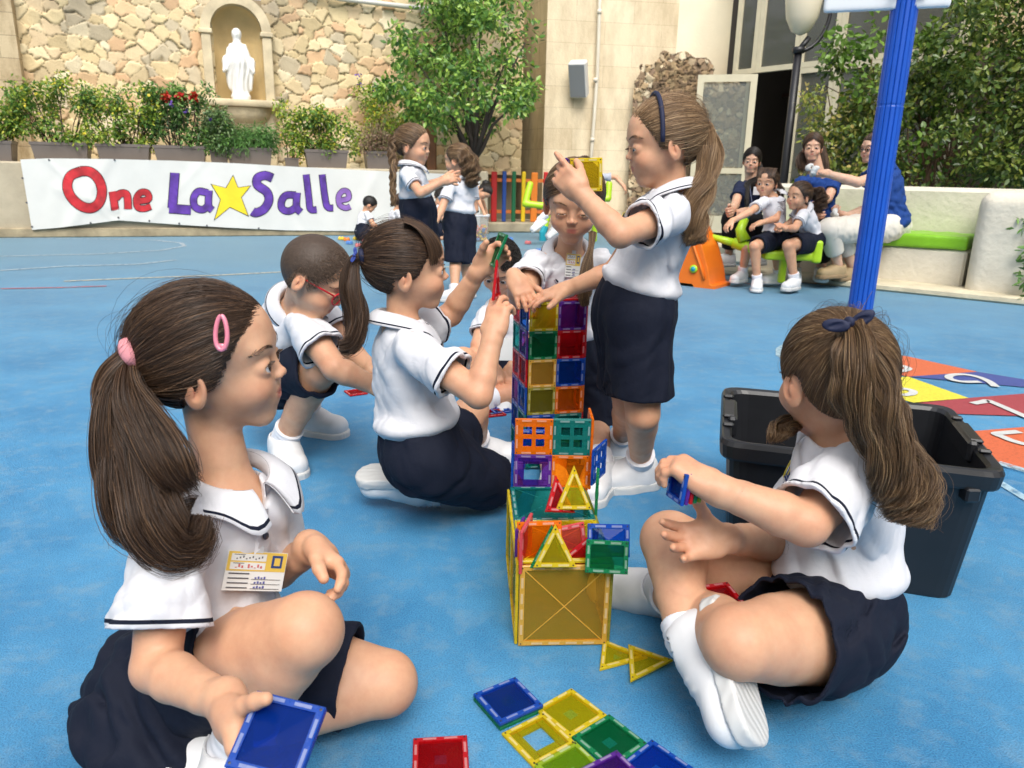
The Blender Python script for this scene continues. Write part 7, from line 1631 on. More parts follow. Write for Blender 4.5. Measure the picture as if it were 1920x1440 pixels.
    mb.tube(cpt, .0030, 8, cap=False); mb.box(P(416, 650, .953), (.012, .003, .008)); mb.build('hair_clip', mat('pink_clip', (.72, .22, .30, 1), .25, coat=.5), R_t, smooth=True)
    mb = MB(); mb.lathe(LOC(b, .375, -.005, -.155), [(0, .002), (.0018, .0014), (.0024, 0), (.0018, -.0014), (0, -.002)], 10); mb.build('earring', mat('silver', (.8, .8, .82, 1), .15, metal=1), R_t, smooth=True)
    c, n = on_cloth(b.polo_sdf, P(474, 1068, .9), P(474, 1068, 1.2) - P(474, 1068, .9)); up = nrm(P(490, 1035, 1.05) - P(462, 1100, 1.05))
    nn = nrm(n * .5 + nrm(CAM - c) * .6 + V(.1, 0, .0)); card(R_t, c + nn * .012, nn, V(.42, 0, 1), .088, .056, badge_mats())
    return b
def person_right():
    b = newperson('right', 'cross legged girl with long light brown ponytail and navy bow before the black tub', 1.16, 1.05); b.afat = .94
    pose(b, dict(pelvis=(1565, 1175, 1.335), neck=(1592, 800, 1.275), head=(1560, 708, 1.245), shL=(1620, 862, 1.215), shR=(1540, 862, 1.38),
                 elL=(1512, 982, 1.135), wrL=(1338, 914, 1.145), elR=(1470, 1015, 1.37), wrR=(1352, 1010, 1.235),
                 hipL=(1540, 1190, 1.27), knL=(1385, 1205, 1.13), anL=('g', 1240, 1105, .06), hipR=(1500, 1150, 1.42), knR=(1258, 1014, 1.375), anR=(1290, 1200, 1.225)), (-.20, .97, -.08), (.0, .05, 1), .218)
    R_t = root(b); s = b.s
    b.hands = [dict(wr=b.j['wrL'], d=P(1268, 868, 1.12) - P(1338, 915, 1.10), n=V(-.45, .25, -.8), right=False, s=s, curl=((.7, .8, .4), (.75, .8, .4), (.8, .9, .4), (.9, .9, .4)), thumb=(.5, .7, .3), spread=.05),
               dict(wr=b.j['wrR'], d=V(-.93, -.25, .02), n=V(-.05, -.80, .62), right=True, s=s, curl=((.10, .25, .2), (.2, .35, .25), (.28, .4, .3), (.38, .45, .3)), thumb=(.95, .55, .05), spread=.16)]
    finish_body(b, R_t, .0036, .0019)
    pl = polo(b, R_t, h=.0028, seed=21, sl=.92, slr=1.10, hem=.06, blouse=.008, amp=.0042)
    shorts(b, R_t, h=.003, fr={'L': .52, 'R': .42}, r0=.080, r1=.078, seed=17, amp=.0035, top=.085)
    shoe(R_t, b.j['anR'], V(.10, -.78, -.56), V(-.62, .42, -.32), s * .98, sock=True, knee=b.j['knR'], straps=False, sockh=.026, fwd=.012)
    shoe(R_t, b.j['anL'], V(-.9, .35, -.05), V(-.1, -.6, .7), s, sock=True, knee=b.j['knL'])
    hc, HM, u = b.j['head'], b.HM, b.u
    cap(hc, HM, u, 'lightbrown', R_t, puff=.005)
    tp = P(1595, 618, 1.15); tl = (tp - hc) @ HM / u
    hair_pulled(hc, HM, u, tuple(tl), 'lightbrown', R_t, n=9500, r=.00042, seed=5, puff=.015, wav=.012)
    z0 = 1.15
    bundle([P(1592, 606, 1.16), P(1600, 622, 1.14), P(1625, 690, 1.11), P(1645, 780, 1.10), P(1690, 880, 1.10), P(1705, 940, 1.10), P(1700, 985, 1.10)], [.010, .022, .036, .036, .032, .028, .008], 'lightbrown', R_t, n=7000, r=.00042, curl=.014, freq=3.4, locks=26, K=44, flare=.010, lockr=.30)
    bundle([P(1600, 612, 1.15), P(1580, 660, 1.12), P(1585, 740, 1.11), P(1610, 800, 1.12)], [.010, .018, .020, .006], 'lightbrown', R_t, n=900, r=.0005, curl=.005, freq=2, locks=8, K=20, flare=.006, seed=12)
    bundle([P(1500, 780, 1.32), P(1480, 800, 1.30), P(1460, 805, 1.28), P(1462, 830, 1.27)], [.012, .020, .020, .006], 'lightbrown', R_t, n=500, r=.0005, curl=.006, freq=2, locks=8, K=20, flare=.006, seed=13)
    navy = mat('navy_velvet', (.008, .012, .045, 1), .7)
    bow(P(1592, 604, 1.125), CAM - P(1592, 604, 1.125), P(1640, 592, 1.1) - P(1560, 612, 1.1), .037, navy, R_t)
    c, n = on_cloth(b.polo_sdf, P(1480, 890, 1.0), P(1480, 890, 1.3) - P(1480, 890, 1.0)); crest(b, pl, c + n * .001, n, (.15, 0, 1), .06)
    mb = MB(); mb.lathe(LOC(b, -.372, -.005, -.155), [(0, .002), (.0018, .0014), (.0024, 0), (.0018, -.0014), (0, -.002)], 10); mb.build('earring', mat('gold', (.8, .5, .2, 1), .2, metal=1), R_t, smooth=True)
    return b
def person_kneeling():
    b = newperson('kneel', 'kneeling girl with dark brown ponytail and fringe raising both hands left of the tower', 1.10, .95, lid=.3)
    pose(b, dict(pelvis=(792, 850, 1.85), neck=(752, 606, 1.775), head=(766, 502, 1.745), shR=(772, 652, 1.67), shL=(768, 628, 1.88),
                 elR=(897, 740, 1.60), wrR=(925, 628, 1.62), elL=(845, 590, 1.96), wrL=(900, 505, 1.88),
                 hipR=(800, 868, 1.80), knR=('g', 948, 912, .055), anR=('g', 785, 924, .045), hipL=(815, 850, 1.92), knL=(885, 770, 2.08), anL=('g', 895, 832, .07)), (1, .12, .08), (0, -.04, 1), .205)
    R_t = root(b); s = b.s
    b.hands = [dict(wr=b.j['wrR'], d=P(938, 560, 1.63) - P(926, 622, 1.62), n=V(.55, .85, .1), right=True, s=s, curl=((.25, .35, .3), (.35, .7, .4), (.8, .9, .5), (.9, .9, .5)), thumb=(.5, .8, .2), spread=.05),
               dict(wr=b.j['wrL'], d=P(938, 470, 1.87) - P(900, 505, 1.88), n=V(.45, -.85, .05), right=False, s=s, curl=((.6, .6, .4), (.6, .7, .4), (.6, .7, .4), (.6, .7, .4)), thumb=(.7, .5, .1), spread=.05)]
    finish_body(b, R_t, .004, .0022, look=(0, 1, .0))
    polo(b, R_t, h=.004, seed=31, sl=.64, slr=1.08, hem=.05, blouse=.012, amp=.0055)
    shorts(b, R_t, h=.004, fr={'R': .82, 'L': .6}, r0=.078, r1=.070, seed=27, amp=.004, top=.08)
    shoe(R_t, b.j['anR'], V(-1, .1, -.12), V(-.1, .2, -1), s, sock=True, knee=b.j['knR'], h=.005); shoe(R_t, b.j['anL'], V(1, .1, 0), V(0, 0, 1), s, sock=True, knee=b.j['knL'], h=.005)
    hc, HM, u = b.j['head'], b.HM, b.u; cap(hc, HM, u, 'brown', R_t, puff=.01)
    tp = P(676, 482, 1.72); tl = tuple((tp - hc) @ HM / u)
    hair_pulled(hc, HM, u, tl, 'brown', R_t, n=6500, r=.0006, seed=3, puff=.02, wav=.014)
    def fringe(d, t, rv):
        r_ = V(.388, .462, .425) * 1.035; c = V(0, -.05, .105); x = d[:, 0] * .388; z0 = .47 - .1 * rv[:, 0] ** 2
        a = (.12 + 1.50 * t * (.92 + .10 * rv[:, 1])); ph = 1.57 - a
        y = np.cos(ph) * r_[1] * (1.02 - .10 * t ** 2) * np.sqrt(np.clip(1 - (x / .42) ** 2, .2, 1)); z = np.sin(ph) * r_[2]
        return np.stack([x * (1 + .10 * t), y + c[1] - .02 * t * rv[:, 2], z + c[2] - .02 * t], 1)
    hair_free(hc, HM, u, 'brown', R_t, fringe, n=5200, r=.0007, sel=lambda d: (np.abs(d[:, 0]) < .78) & (d[:, 2] > .2), seed=6, sub='fringe')
    z = 1.70
    bundle([P(690, 480, z), P(662, 490, z), P(655, 540, z), P(668, 590, z), P(660, 640, z), P(636, 652, z)], [.009, .016, .024, .024, .016, .004], 'brown', R_t, n=1600, r=.0007, curl=.006, freq=1.5, locks=14, K=28, flare=.006, lockr=.35)
    tie_ring('hair_tie', P(680, 481, z), P(660, 486, z) - P(690, 480, z), .012, .007, mat('navy_velvet', (.008, .012, .045, 1), .7), R_t)
    bow(P(664, 478, z - .03), CAM - P(664, 478, z), V(.3, 0, 1), .017, mat('blue_ribbon', (.03, .06, .30, 1), .5), R_t)
    return b
def person_boy():
    b = newperson('boy', 'boy with cropped brown hair and red glasses crouching and reaching to the ground', 1.13, 1.05, lid=.55)
    pose(b, dict(pelvis=(512, 700, 2.34), neck=(556, 575, 2.14), head=(592, 520, 2.03), shR=(566, 606, 2.06), shL=(585, 570, 2.26),
                 elR=(628, 690, 1.99), wrR=(700, 722, 2.02), elL=(650, 655, 2.24), wrL=(705, 700, 2.15),
                 hipR=(520, 705, 2.28), knR=(600, 690, 2.10), anR=('g', 532, 825, .07), hipL=(530, 695, 2.42), knL=(612, 680, 2.30), anL=('g', 572, 770, .07)), (.86, -.15, -.52), (.45, .0, .9), .212)
    R_t = root(b); s = b.s
    b.hands = [dict(wr=b.j['wrR'], d=V(1, 0, -.4), n=V(0, .3, -1), right=True, s=s), dict(wr=b.j['wrL'], d=V(1, 0, -.4), n=V(0, .3, -1), right=False, s=s)]
    finish_body(b, R_t, .0045, .0025, look=(0, 1, -.2))
    polo(b, R_t, h=.0045, seed=41, sl=.62, slr=1.12, hem=.05, amp=.004)
    shorts(b, R_t, h=.0045, frac=1.0, r0=.078, r1=.066, seed=37, top=.11)
    shoe(R_t, b.j['anR'], V(.45, -.9, 0), V(0, 0, 1), s * 1.05, sock=True, knee=b.j['knR'], h=.0045); shoe(R_t, b.j['anL'], V(.9, -.4, 0), V(0, 0, 1), s * 1.05, sock=True, knee=b.j['knL'], h=.0045)
    hc, HM, u = b.j['head'], b.HM, b.u; cap(hc, HM, u, 'buzz', R_t, puff=-.005)
    def buzz(d, t, rv):
        c = V(0, -.05, .105); p = c + d * V(.388, .462, .425) * (.965 + .035 * t)[..., None] if hasattr(t, '__len__') else c + d * V(.388, .462, .425) * (.965 + .04 * t)
        return p + V(0, .03, -.01) * t + rv[:, :3] * .006 * t
    hair_free(hc, HM, u, 'buzz', R_t, buzz, n=16000, r=.0006, K=3, seed=7)
    red = mat('red_frame', (.55, .01, .02, 1), .3); mb = MB()
    for sx in SY:
        mb.tube([LOC(b, sx * .36, -.03, .0), LOC(b, sx * .34, .12, .0), LOC(b, sx * .26, .40, -.0)], .0024, 8)
        pts = [LOC(b, sx * (.135 + .105 * math.cos(t)), .425 - .03 * abs(math.cos(t)) * (1 if math.cos(t) * 1 > 0 else 0), -.045 + .085 * math.sin(t)) for t in np.linspace(0, 2 * math.pi, 21)]
        mb.tube(pts, .0022, 8, cap=False)
    mb.tube([LOC(b, -.035, .43, -.03), LOC(b, 0, .44, -.02), LOC(b, .035, .43, -.03)], .002, 8); mb.build('glasses', red, R_t, smooth=True)
    return b
def person_standing():
    b = newperson('stand', 'standing girl with wavy blond ponytail and navy headband, pinching a yellow tile', 1.06, .94, lid=.60)
    pose(b, dict(pelvis=(1188, 572, 1.91), neck=(1262, 362, 1.81), head=(1243, 268, 1.79), shL=(1262, 402, 1.71), shR=(1232, 392, 1.90),
                 elL=(1163, 440, 1.62), wrL=(1088, 362, 1.66), elR=(1150, 510, 1.99), wrR=(1058, 544, 2.03),
                 hipL=(1200, 600, 1.87), knL=(1205, 775, 1.93), anL=('g', 1200, 870, .07), hipR=(1170, 600, 1.96), knR=(1180, 760, 2.05), anR=('g', 1165, 822, .07)), (-1, -.06, -.10), (0, 0, 1), .203)
    R_t = root(b); s = b.s
    b.hands = [dict(wr=b.j['wrL'], d=P(1050, 325, 1.66) - P(1088, 362, 1.66), n=V(.1, .9, .2), right=False, s=s, curl=((.05, .1, .05), (.7, 1.0, .5), (.9, 1.0, .5), (.9, 1.0, .5)), thumb=(.5, .7, .2), spread=.05),
               dict(wr=b.j['wrR'], d=P(1000, 560, 2.02) - P(1058, 544, 2.03), n=V(-.1, .1, -1), right=True, s=s, curl=((.12, .25, .2), (.12, .25, .2), (.12, .25, .2), (.12, .25, .2)), thumb=(.7, .2, .1), spread=.12)]
    finish_body(b, R_t, .004, .0022, look=(0, 1, -.35), brow='lightbrown')
    pl = polo(b, R_t, h=.004, seed=51, sl=.60, slr=1.12, hem=.03, blouse=.014, amp=.0055)
    c, n = on_cloth(b.polo_sdf, P(1168, 408, 1.5), P(1168, 408, 1.9) - P(1168, 408, 1.5)); crest(b, pl, c, n, (0, 0, 1), .032)
    shorts(b, R_t, h=.004, frac=.80, r0=.078, r1=.079, seed=47, amp=.003, top=.055, pleat=.0022, k=.05, cut=(0, 0, -1))
    shoe(R_t, b.j['anL'], V(-.97, -.25, 0), V(0, 0, 1), s * 1.05, sock=True, knee=b.j['knL']); shoe(R_t, b.j['anR'], V(-.98, -.2, 0), V(0, 0, 1), s, sock=True, knee=b.j['knR'])
    hc, HM, u = b.j['head'], b.HM, b.u; cap(hc, HM, u, 'blond', R_t, puff=.01)
    tp = P(1322, 236, 1.79); tl = tuple((tp - hc) @ HM / u)
    hair_pulled(hc, HM, u, tl, 'blond', R_t, n=6500, r=.0006, seed=3, puff=.025, wav=.02)
    z = 1.79
    bundle([P(1305, 236, z), P(1322, 238, z), P(1330, 290, z - .02), P(1318, 350, z - .03), P(1300, 400, z - .04), P(1305, 440, z - .04), P(1308, 458, z - .04)], [.008, .016, .030, .032, .028, .022, .006], 'blond', R_t, n=3000, r=.0006, curl=.011, freq=2.6, locks=18, K=34, flare=.008, lockr=.32)
    navy = mat('navy_velvet', (.008, .012, .045, 1), .7); mb = MB()
    mb.tube([LOC(b, .405 * math.sin(t), .10 - .02 * math.cos(t), .09 + .47 * math.cos(t)) for t in np.linspace(-1.75, 1.75, 24)], .0055, 8); mb.build('headband', navy, R_t, smooth=True)
    tie_ring('hair_tie', P(1322, 237, z), V(1, 0, -.2), .012, .006, navy, R_t)
    return b
def person_behind():
    b = newperson('behind', 'girl behind the tower facing us and looking down, side ponytail over one shoulder', 1.12, .98, lid=.88)
    pose(b, dict(pelvis=(1052, 668, 2.42), neck=(1066, 474, 2.30), head=(1076, 378, 2.17), shR=(1008, 494, 2.28), shL=(1126, 494, 2.30),
                 elR=(975, 558, 2.16), wrR=(966, 522, 2.06), elL=(1146, 580, 2.42), wrL=(1128, 650, 2.44),
                 hipR=(1030, 690, 2.42), knR=(1035, 840, 2.42), anR=('g', 1040, 905, .07), hipL=(1085, 690, 2.42), knL=(1115, 800, 2.44), anL=('g', 1125, 870, .07)), (-.10, -.95, -.26), (0, -.25, 1), .226)
    R_t = root(b); s = b.s
    b.hands = [dict(wr=b.j['wrR'], d=P(990, 566, 2.02) - P(968, 525, 2.06), n=V(.2, .2, -1), right=True, s=s, curl=((.1, .3, .2), (.1, .3, .2), (.1, .3, .2), (.1, .3, .2)), thumb=(.7, .2, .1), spread=.10),
               dict(wr=b.j['wrL'], d=V(-.6, -.5, .1), n=V(0, 0, -1), right=False, s=s)]
    finish_body(b, R_t, .004, .0022, look=(0, 1, -.5), brow='lightbrown')
    pl = polo(b, R_t, h=.004, seed=61, sl=.62, slr=1.1, hem=.05, blouse=.012, amp=.0055); placket(b, pl, nb=2)
    shorts(b, R_t, h=.0045, frac=.85, r0=.078, r1=.08, seed=57, top=.08, k=.05, cut=(0, 0, -1))
    shoe(R_t, b.j['anL'], V(-.3, -.95, 0), V(0, 0, 1), s, sock=True, knee=b.j['knL'], h=.005); shoe(R_t, b.j['anR'], V(-.2, -.98, 0), V(0, 0, 1), s, sock=True, knee=b.j['knR'], h=.005)
    hc, HM, u = b.j['head'], b.HM, b.u; cap(hc, HM, u, 'lightbrown', R_t, puff=.03)
    def parted(d, t, rv):
        r_ = V(.40, .47, .435) * (1.0 + .012 * rv[:, :1]); sg = np.sign(d[:, 0] + 1e-6); dd = d.copy()
        # from a centre part sweep down and back over the ears
        st = np.stack([sg * .04, d[:, 1], np.sqrt(np.clip(1 - d[:, 1] ** 2 - .0016, .02, 1))], 1); st /= np.linalg.norm(st, axis=1, keepdims=True)
        en = np.stack([sg * (.86 + .1 * rv[:, 0]), -.30 + .05 * rv[:, 1] + .1 * d[:, 1], -.30 + .12 * rv[:, 2]], 1); en /= np.linalg.norm(en, axis=1, keepdims=True)
        q = slerp(st, en, np.full(len(d), t)); return V(0, -.05, .105) + q * r_
    hair_free(hc, HM, u, 'lightbrown', R_t, parted, n=4500, r=.0007, seed=9, sel=lambda d: d[:, 1] > -.5)
    bundle([P(1110, 440, 2.16), P(1108, 462, 2.14), P(1100, 500, 2.13), P(1095, 545, 2.12), P(1098, 575, 2.12)], [.016, .010, .022, .022, .008], 'lightbrown', R_t, n=900, r=.0008, curl=.004, freq=1.5, locks=10, K=22, flare=.004)
    tie_ring('hair_tie', P(1108, 462, 2.14), V(0, 0, 1), .010, .005, mat('navy_velvet', (.008, .012, .045, 1), .7), R_t)
    c, n = on_cloth(b.polo_sdf, P(1073, 498, 2.0), P(1073, 498, 2.4) - P(1073, 498, 2.0)); card(R_t, c + n * .006, n, V(.1, 0, 1), .045, .07, badge_mats())
    return b
for fn in (person_left, person_right, person_kneeling, person_boy, person_standing, person_behind): 
    fn()
# ------------------------------------------------------------------ people farther back (same anatomy, coarser surface)
def tee(b, R_t, name='tee_shirt', col=(.012, .03, .13, 1), h=.01, sl=.6, seed=3): return polo(b, R_t, 'blue_tee', h=h, seed=seed, sl=sl, hem=-.04, blouse=0, collar=False, stripe=False, name=name, col=col, amp=.004)
def long_hair(b, R_t, cname, ctrlL, ctrlR, r=.0022, n=500, rad=(.03, .045, .04, .015)):
    hc, HM, u = b.j['head'], b.HM, b.u; cap(hc, HM, u, cname, R_t, puff=.02, adult=b.adult)
    def parted(d, t, rv):
        r_ = V(.375, .47, .44) * (1.0 + .012 * rv[:, :1]); sg = np.sign(d[:, 0] + 1e-6)
        st = np.stack([sg * .04, d[:, 1], np.sqrt(np.clip(1 - d[:, 1] ** 2 - .0016, .02, 1))], 1); st /= np.linalg.norm(st, axis=1, keepdims=True)
        en = np.stack([sg * (.90 + .06 * rv[:, 0]), -.22 + .05 * rv[:, 1] + .1 * d[:, 1], -.40 + .12 * rv[:, 2]], 1); en /= np.linalg.norm(en, axis=1, keepdims=True)
        return V(0, -.05, .105) + slerp(st, en, np.full(len(d), t)) * r_
    hair_free(hc, HM, u, cname, R_t, parted, n=900, r=r, seed=9, adult=b.adult)
    for k, ct in enumerate((ctrlL, ctrlR)):
        if ct is not None: bundle(ct, list(rad)[:len(ct)], cname, R_t, n=n // 2, r=r, curl=.004, freq=1, locks=8, K=16, flare=.006, seed=5 + k, name='long_hair')
def simple_hair(b, R_t, cname, tie=(0, -.5, .2), r=.002, n=900, puff=.02, tail=None, rads=None, curl=.01, freq=3, nt=500, name='ponytail'):
    cap(b.j['head'], b.HM, b.u, cname, R_t, puff=puff, adult=b.adult); hair_pulled(b.j['head'], b.HM, b.u, tie, cname, R_t, n=n, r=r, seed=3, puff=puff + .01, adult=b.adult, wav=.014)
    if tail is not None: bundle(tail, rads, cname, R_t, n=nt, r=r, curl=curl, freq=freq, locks=12, K=24, flare=.008, name=name)
def far_hands(b, dl, nl, dr, nr, cl=(.5, .5, .5, .5), cr=(.5, .5, .5, .5)):
    b.hands = []
    if 'wrL' in b.j: b.hands.append(dict(wr=b.j['wrL'], d=V(*dl), n=V(*nl), right=False, s=b.s, curl=cl))
    if 'wrR' in b.j: b.hands.append(dict(wr=b.j['wrR'], d=V(*dr), n=V(*nr), right=True, s=b.s, curl=cr))
GRP = None
def boy_seated():
    b = newperson('seatboy', 'boy with dark curly hair sitting behind the tile tower, white card at his chest', 1.10, 1.05, detail=True)
    pose(b, dict(pelvis=(950, 688, 3.20), neck=(945, 572, 3.06), head=(936, 502, 2.98), shR=(915, 590, 3.05), shL=(975, 588, 3.10), elR=(898, 648, 2.98), wrR=(925, 690, 2.92), elL=(990, 650, 3.1), wrL=(960, 690, 2.95),
                 hipR=(935, 700, 3.15), knR=(868, 675, 2.92), anR=(905, 745, 2.95), hipL=(970, 700, 3.15), knL=(985, 735, 2.95), anL=(905, 750, 2.85)), (-.15, -.85, -.5), (0, -.3, 1), .205)
    R_t = root(b); far_hands(b, (-.2, -.5, -.6), (0, .4, -1), (.2, -.5, -.6), (0, .4, -1)); finish_body(b, R_t, .006, .003)
    polo(b, R_t, h=.006, seed=71, stripe=True); shorts(b, R_t, h=.006, frac=.6, r0=.074, r1=.074, seed=72, top=.08)
    shoe(R_t, b.j['anR'], V(.5, -.8, 0), V(-.3, -.5, .6), 1.1, h=.007, sock=True, knee=b.j['knR']); shoe(R_t, b.j['anL'], V(-.6, -.7, 0), V(0, 0, 1), 1.1, h=.007, sock=True, knee=b.j['knL'])
    cap(b.j['head'], b.HM, b.u, 'black', R_t, puff=.02); rng = np.random.default_rng(4)
    def curls(d, t, rv):
        c = V(0, -.05, .105); ph = t * 9 + rv[:, 0] * 6; side = np.cross(d, V(.3, .5, .8)); s2 = np.cross(d, side)
        return c + d * V(.395, .47, .435) * (1 + .10 * t) + side * (.05 * np.cos(ph))[:, None] * min(1, t * 3) + s2 * (.05 * np.sin(ph))[:, None] * min(1, t * 3)
    hair_free(b.j['head'], b.HM, b.u, 'black', R_t, curls, n=1800, r=.0016, K=10, seed=7)
    mb = MB(); c = P(947, 655, 2.82); M = frame(CAM - c); mb.box(c, (.075, .003, .085), M, .001); mb.mi = 1; mb.tube([c + V(-.02, 0, .05), P(930, 600, 2.9), P(925, 580, 2.98)], .003, 5); mb.build('name_badge', [mat('badge_paper', (0, 0, 0, 1)), mat('lanyard', (.01, .012, .05, 1), .6)], R_t)
def girl_braid():
    b = newperson('braid', 'standing girl with a long light brown braid, pointing at the curly haired girl beside her', 1.05, .88, detail=True, lid=.4)
    pose(b, dict(pelvis=(782, 388, 4.25), neck=(770, 310, 4.16), head=(775, 273, 4.13), shR=(762, 326, 4.06), shL=(772, 322, 4.28), elR=(788, 362, 4.0), wrR=(832, 340, 4.0), elL=(800, 350, 4.35), wrL=(835, 335, 4.4),
                 hipR=(778, 398, 4.18), knR=(785, 470, 4.25), anR=('g', 790, 548 + 40, .07), hipL=(792, 398, 4.30), knL=(800, 470, 4.35), anL=('g', 802, 582, .07)), (.97, -.25, -.05), (0, 0, 1), .215)
    R_t = root(b); far_hands(b, (.9, .1, .2), (0, .6, -.6), (.9, .0, .35), (.2, .9, -.2), cr=(.1, .6, .8, .8)); finish_body(b, R_t, .008, .0035)
    polo(b, R_t, h=.007, seed=73, hem=.04); shorts(b, R_t, h=.008, frac=.9, r0=.082, r1=.088, seed=74, top=.06, k=.05, cut=(0, 0, -1))
    for q in 'LR': shoe(R_t, b.j['an' + q], V(.9, -.3, 0), V(0, 0, 1), 1.05, h=.008, sock=True, knee=b.j['kn' + q])
    z = 4.1; simple_hair(b, R_t, 'lightbrown', tie=(0, -.46, .22), n=1300, r=.0016)
    # braid: three woven strands
    ctr = [P(745, 252, z), P(735, 275, z), P(738, 310, z), P(737, 350, z), P(738, 385, z)]; 
    for k in range(3):
        pts = []
        for t in np.linspace(0, 1, 34):
            i0 = min(int(t * 4), 3); f_ = t * 4 - i0; c = ctr[i0] * (1 - f_) + ctr[i0 + 1] * f_; a = t * 30 + k * 2.094; w = .020 * (1 - .45 * t); pts.append(c + V(math.sin(a) * w, math.sin(2 * a) * w * .6, 0))
        bundle(pts[:: 3] + [pts[-1]], [.020 * (1 - .5 * t) for t in np.linspace(0, 1, len(pts[::3]) + 1)], 'lightbrown', R_t, n=110, r=.0016, locks=4, K=40, name='braid', seed=k)
    mb = MB(); mb.lathe(P(752, 240, 4.1), [(0, .012), (.014, 0), (0, -.012)], 8); mb.lathe(P(738, 312 + 10, 4.09), [(0, .01), (.012, 0), (0, -.01)], 8); mb.build('hair_tie', mat('navy_velvet', (.008, .012, .045, 1), .7), R_t)
def girl_curly():
    b = newperson('curly', 'standing girl with curly brown half up hair, turned away from us by the braided girl', 1.08, .88, detail=True)
    pose(b, dict(pelvis=(862, 418, 5.28), neck=(868, 338, 5.22), head=(858, 300, 5.20), shR=(885, 348, 5.30), shL=(843, 350, 5.12), elL=(828, 392, 5.08), wrL=(812, 425, 5.02), elR=(890, 392, 5.32), wrR=(870, 420, 5.2),
                 hipR=(872, 425, 5.32), knR=(872, 490, 5.30), anR=('g', 878, 540, .07), hipL=(852, 425, 5.22), knL=(854, 490, 5.22), anL=('g', 852, 548, .07)), (-.85, .35, -.05), (0, 0, 1), .208)
    R_t = root(b); far_hands(b, (-.3, -.1, -1), (.5, .3, 0), (-.3, -.1, -1), (-.5, .3, 0)); finish_body(b, R_t, .009, .004)
    polo(b, R_t, h=.008, seed=75, hem=.05); shorts(b, R_t, h=.009, frac=1.0, r0=.078, r1=.082, seed=76, top=.07, k=.05, cut=(0, 0, -1))
    for q in 'LR': shoe(R_t, b.j['an' + q], V(-.9, .1, 0), V(0, 0, 1), 1.05, h=.009, sock=True, knee=b.j['kn' + q])
    z = 5.15; simple_hair(b, R_t, 'lightbrown', tie=(0, -.52, .1), n=1000, r=.002, tail=[P(868, 285, z), P(878, 300, z), P(884, 320, z), P(886, 340, z), P(888, 350, z)], rads=[.06, .085, .08, .05, .02], curl=.016, freq=4, nt=900)
def small_seated(nm, label, px, py, z, cname, hf=(1, .1, -.5), far=(0, 0), hh=.011, arms=True, u=.2):
    b = newperson(nm, label, 1.05, 1.0, detail=False); k = 1400 / z
    X = lambda dx, dz, dy=0: P(px + dx * k, py - dz * k, z + dy)
    J_ = dict(pelvis=X(0, 0), neck=X(.03, .27), head=X(.09, .37, -.04), shR=X(.06, .25, -.09), shL=X(.0, .25, .09), elR=X(.13, .12, -.12), wrR=X(.22, .06, -.10), elL=X(.12, .12, .14), wrL=X(.22, .06, .10), hipR=X(.02, -.02, -.06), knR=X(.20, .02, -.10), anR=X(.10, -.07, -.12), hipL=X(.02, -.02, .06), knL=X(.20, .02, .16), anL=X(.12, -.07, .05))
    pose(b, {q: ('w', v) for q, v in J_.items()}, hf, (.3, 0, 1), u); R_t = root(b); far_hands(b, (1, 0, -.4), (0, 0, -1), (1, 0, -.4), (0, 0, -1)); finish_body(b, R_t, hh, eyes=False)
    polo(b, R_t, h=hh * .9, seed=77, stripe=False, collar=False, hem=-.02); shorts(b, R_t, h=hh, frac=.6, seed=78)
    return b, R_t
def boy_banner():
    b, R_t = small_seated('banner', 'small boy with short black hair sitting on the ground before the banner', 680, 438, 9.5, 'black', (.75, .25, -.6)); cap(b.j['head'], b.HM, b.u, 'black', R_t, puff=.02)
    for q in 'R': shoe(R_t, b.j['an' + q], V(1, 0, 0), V(0, 0, 1), 1.05, h=.012)
def child_partly():
    b, R_t = small_seated('partly', 'bent child in white shirt sitting right of the small boy at the banner', 738, 436, 9.3, 'brown', (.6, .6, -.5)); simple_hair(b, R_t, 'brown', n=300, r=.004)
    b, R_t = small_seated('between', 'dark haired child sitting on the ground between the two standing girls', 812, 434, 8.2, 'black', (.3, -.7, -.5)); simple_hair(b, R_t, 'black', n=300, r=.004)
def child_box():
    b = newperson('boxgirl', 'girl with dark hair bun bending over the clear box of bricks', 1.05, .88, detail=False)
    z = 9.9; pose(b, dict(pelvis=(880, 372, z), neck=(897, 352, z - .1), head=(908, 360, z - .25), shR=(895, 358, z - .22), shL=(890, 350, z + .05), elR=(900, 382, z - .25), wrR=(908, 400, z - .25), elL=(905, 378, z), wrL=(912, 398, z), hipR=(878, 378, z - .05), knR=(880, 405, z - .1), anR=(880, 432, z - .05), hipL=(884, 378, z + .08), knL=(888, 405, z + .1), anL=(886, 430, z + .1)), (.35, -.5, -.85), (.8, 0, .3), .2)
    R_t = root(b); far_hands(b, (.2, -.1, -1), (1, 0, 0), (.2, -.1, -1), (1, 0, 0)); finish_body(b, R_t, .012, eyes=False); polo(b, R_t, h=.01, seed=79, stripe=False, collar=False, hem=.0); shorts(b, R_t, h=.012, frac=.8, seed=80)
    simple_hair(b, R_t, 'black', tie=(0, -.5, .25), n=400, r=.004)
    mb = MB(); mb.lathe(LOC(b, 0, -.52, .28), [(0, .05), (.045, .03), (.055, 0), (.04, -.03), (0, -.045)], 10); mb.build('hair_bun', cap_mat('cap_black', *HAIRC['black'][:2]), R_t, smooth=True)
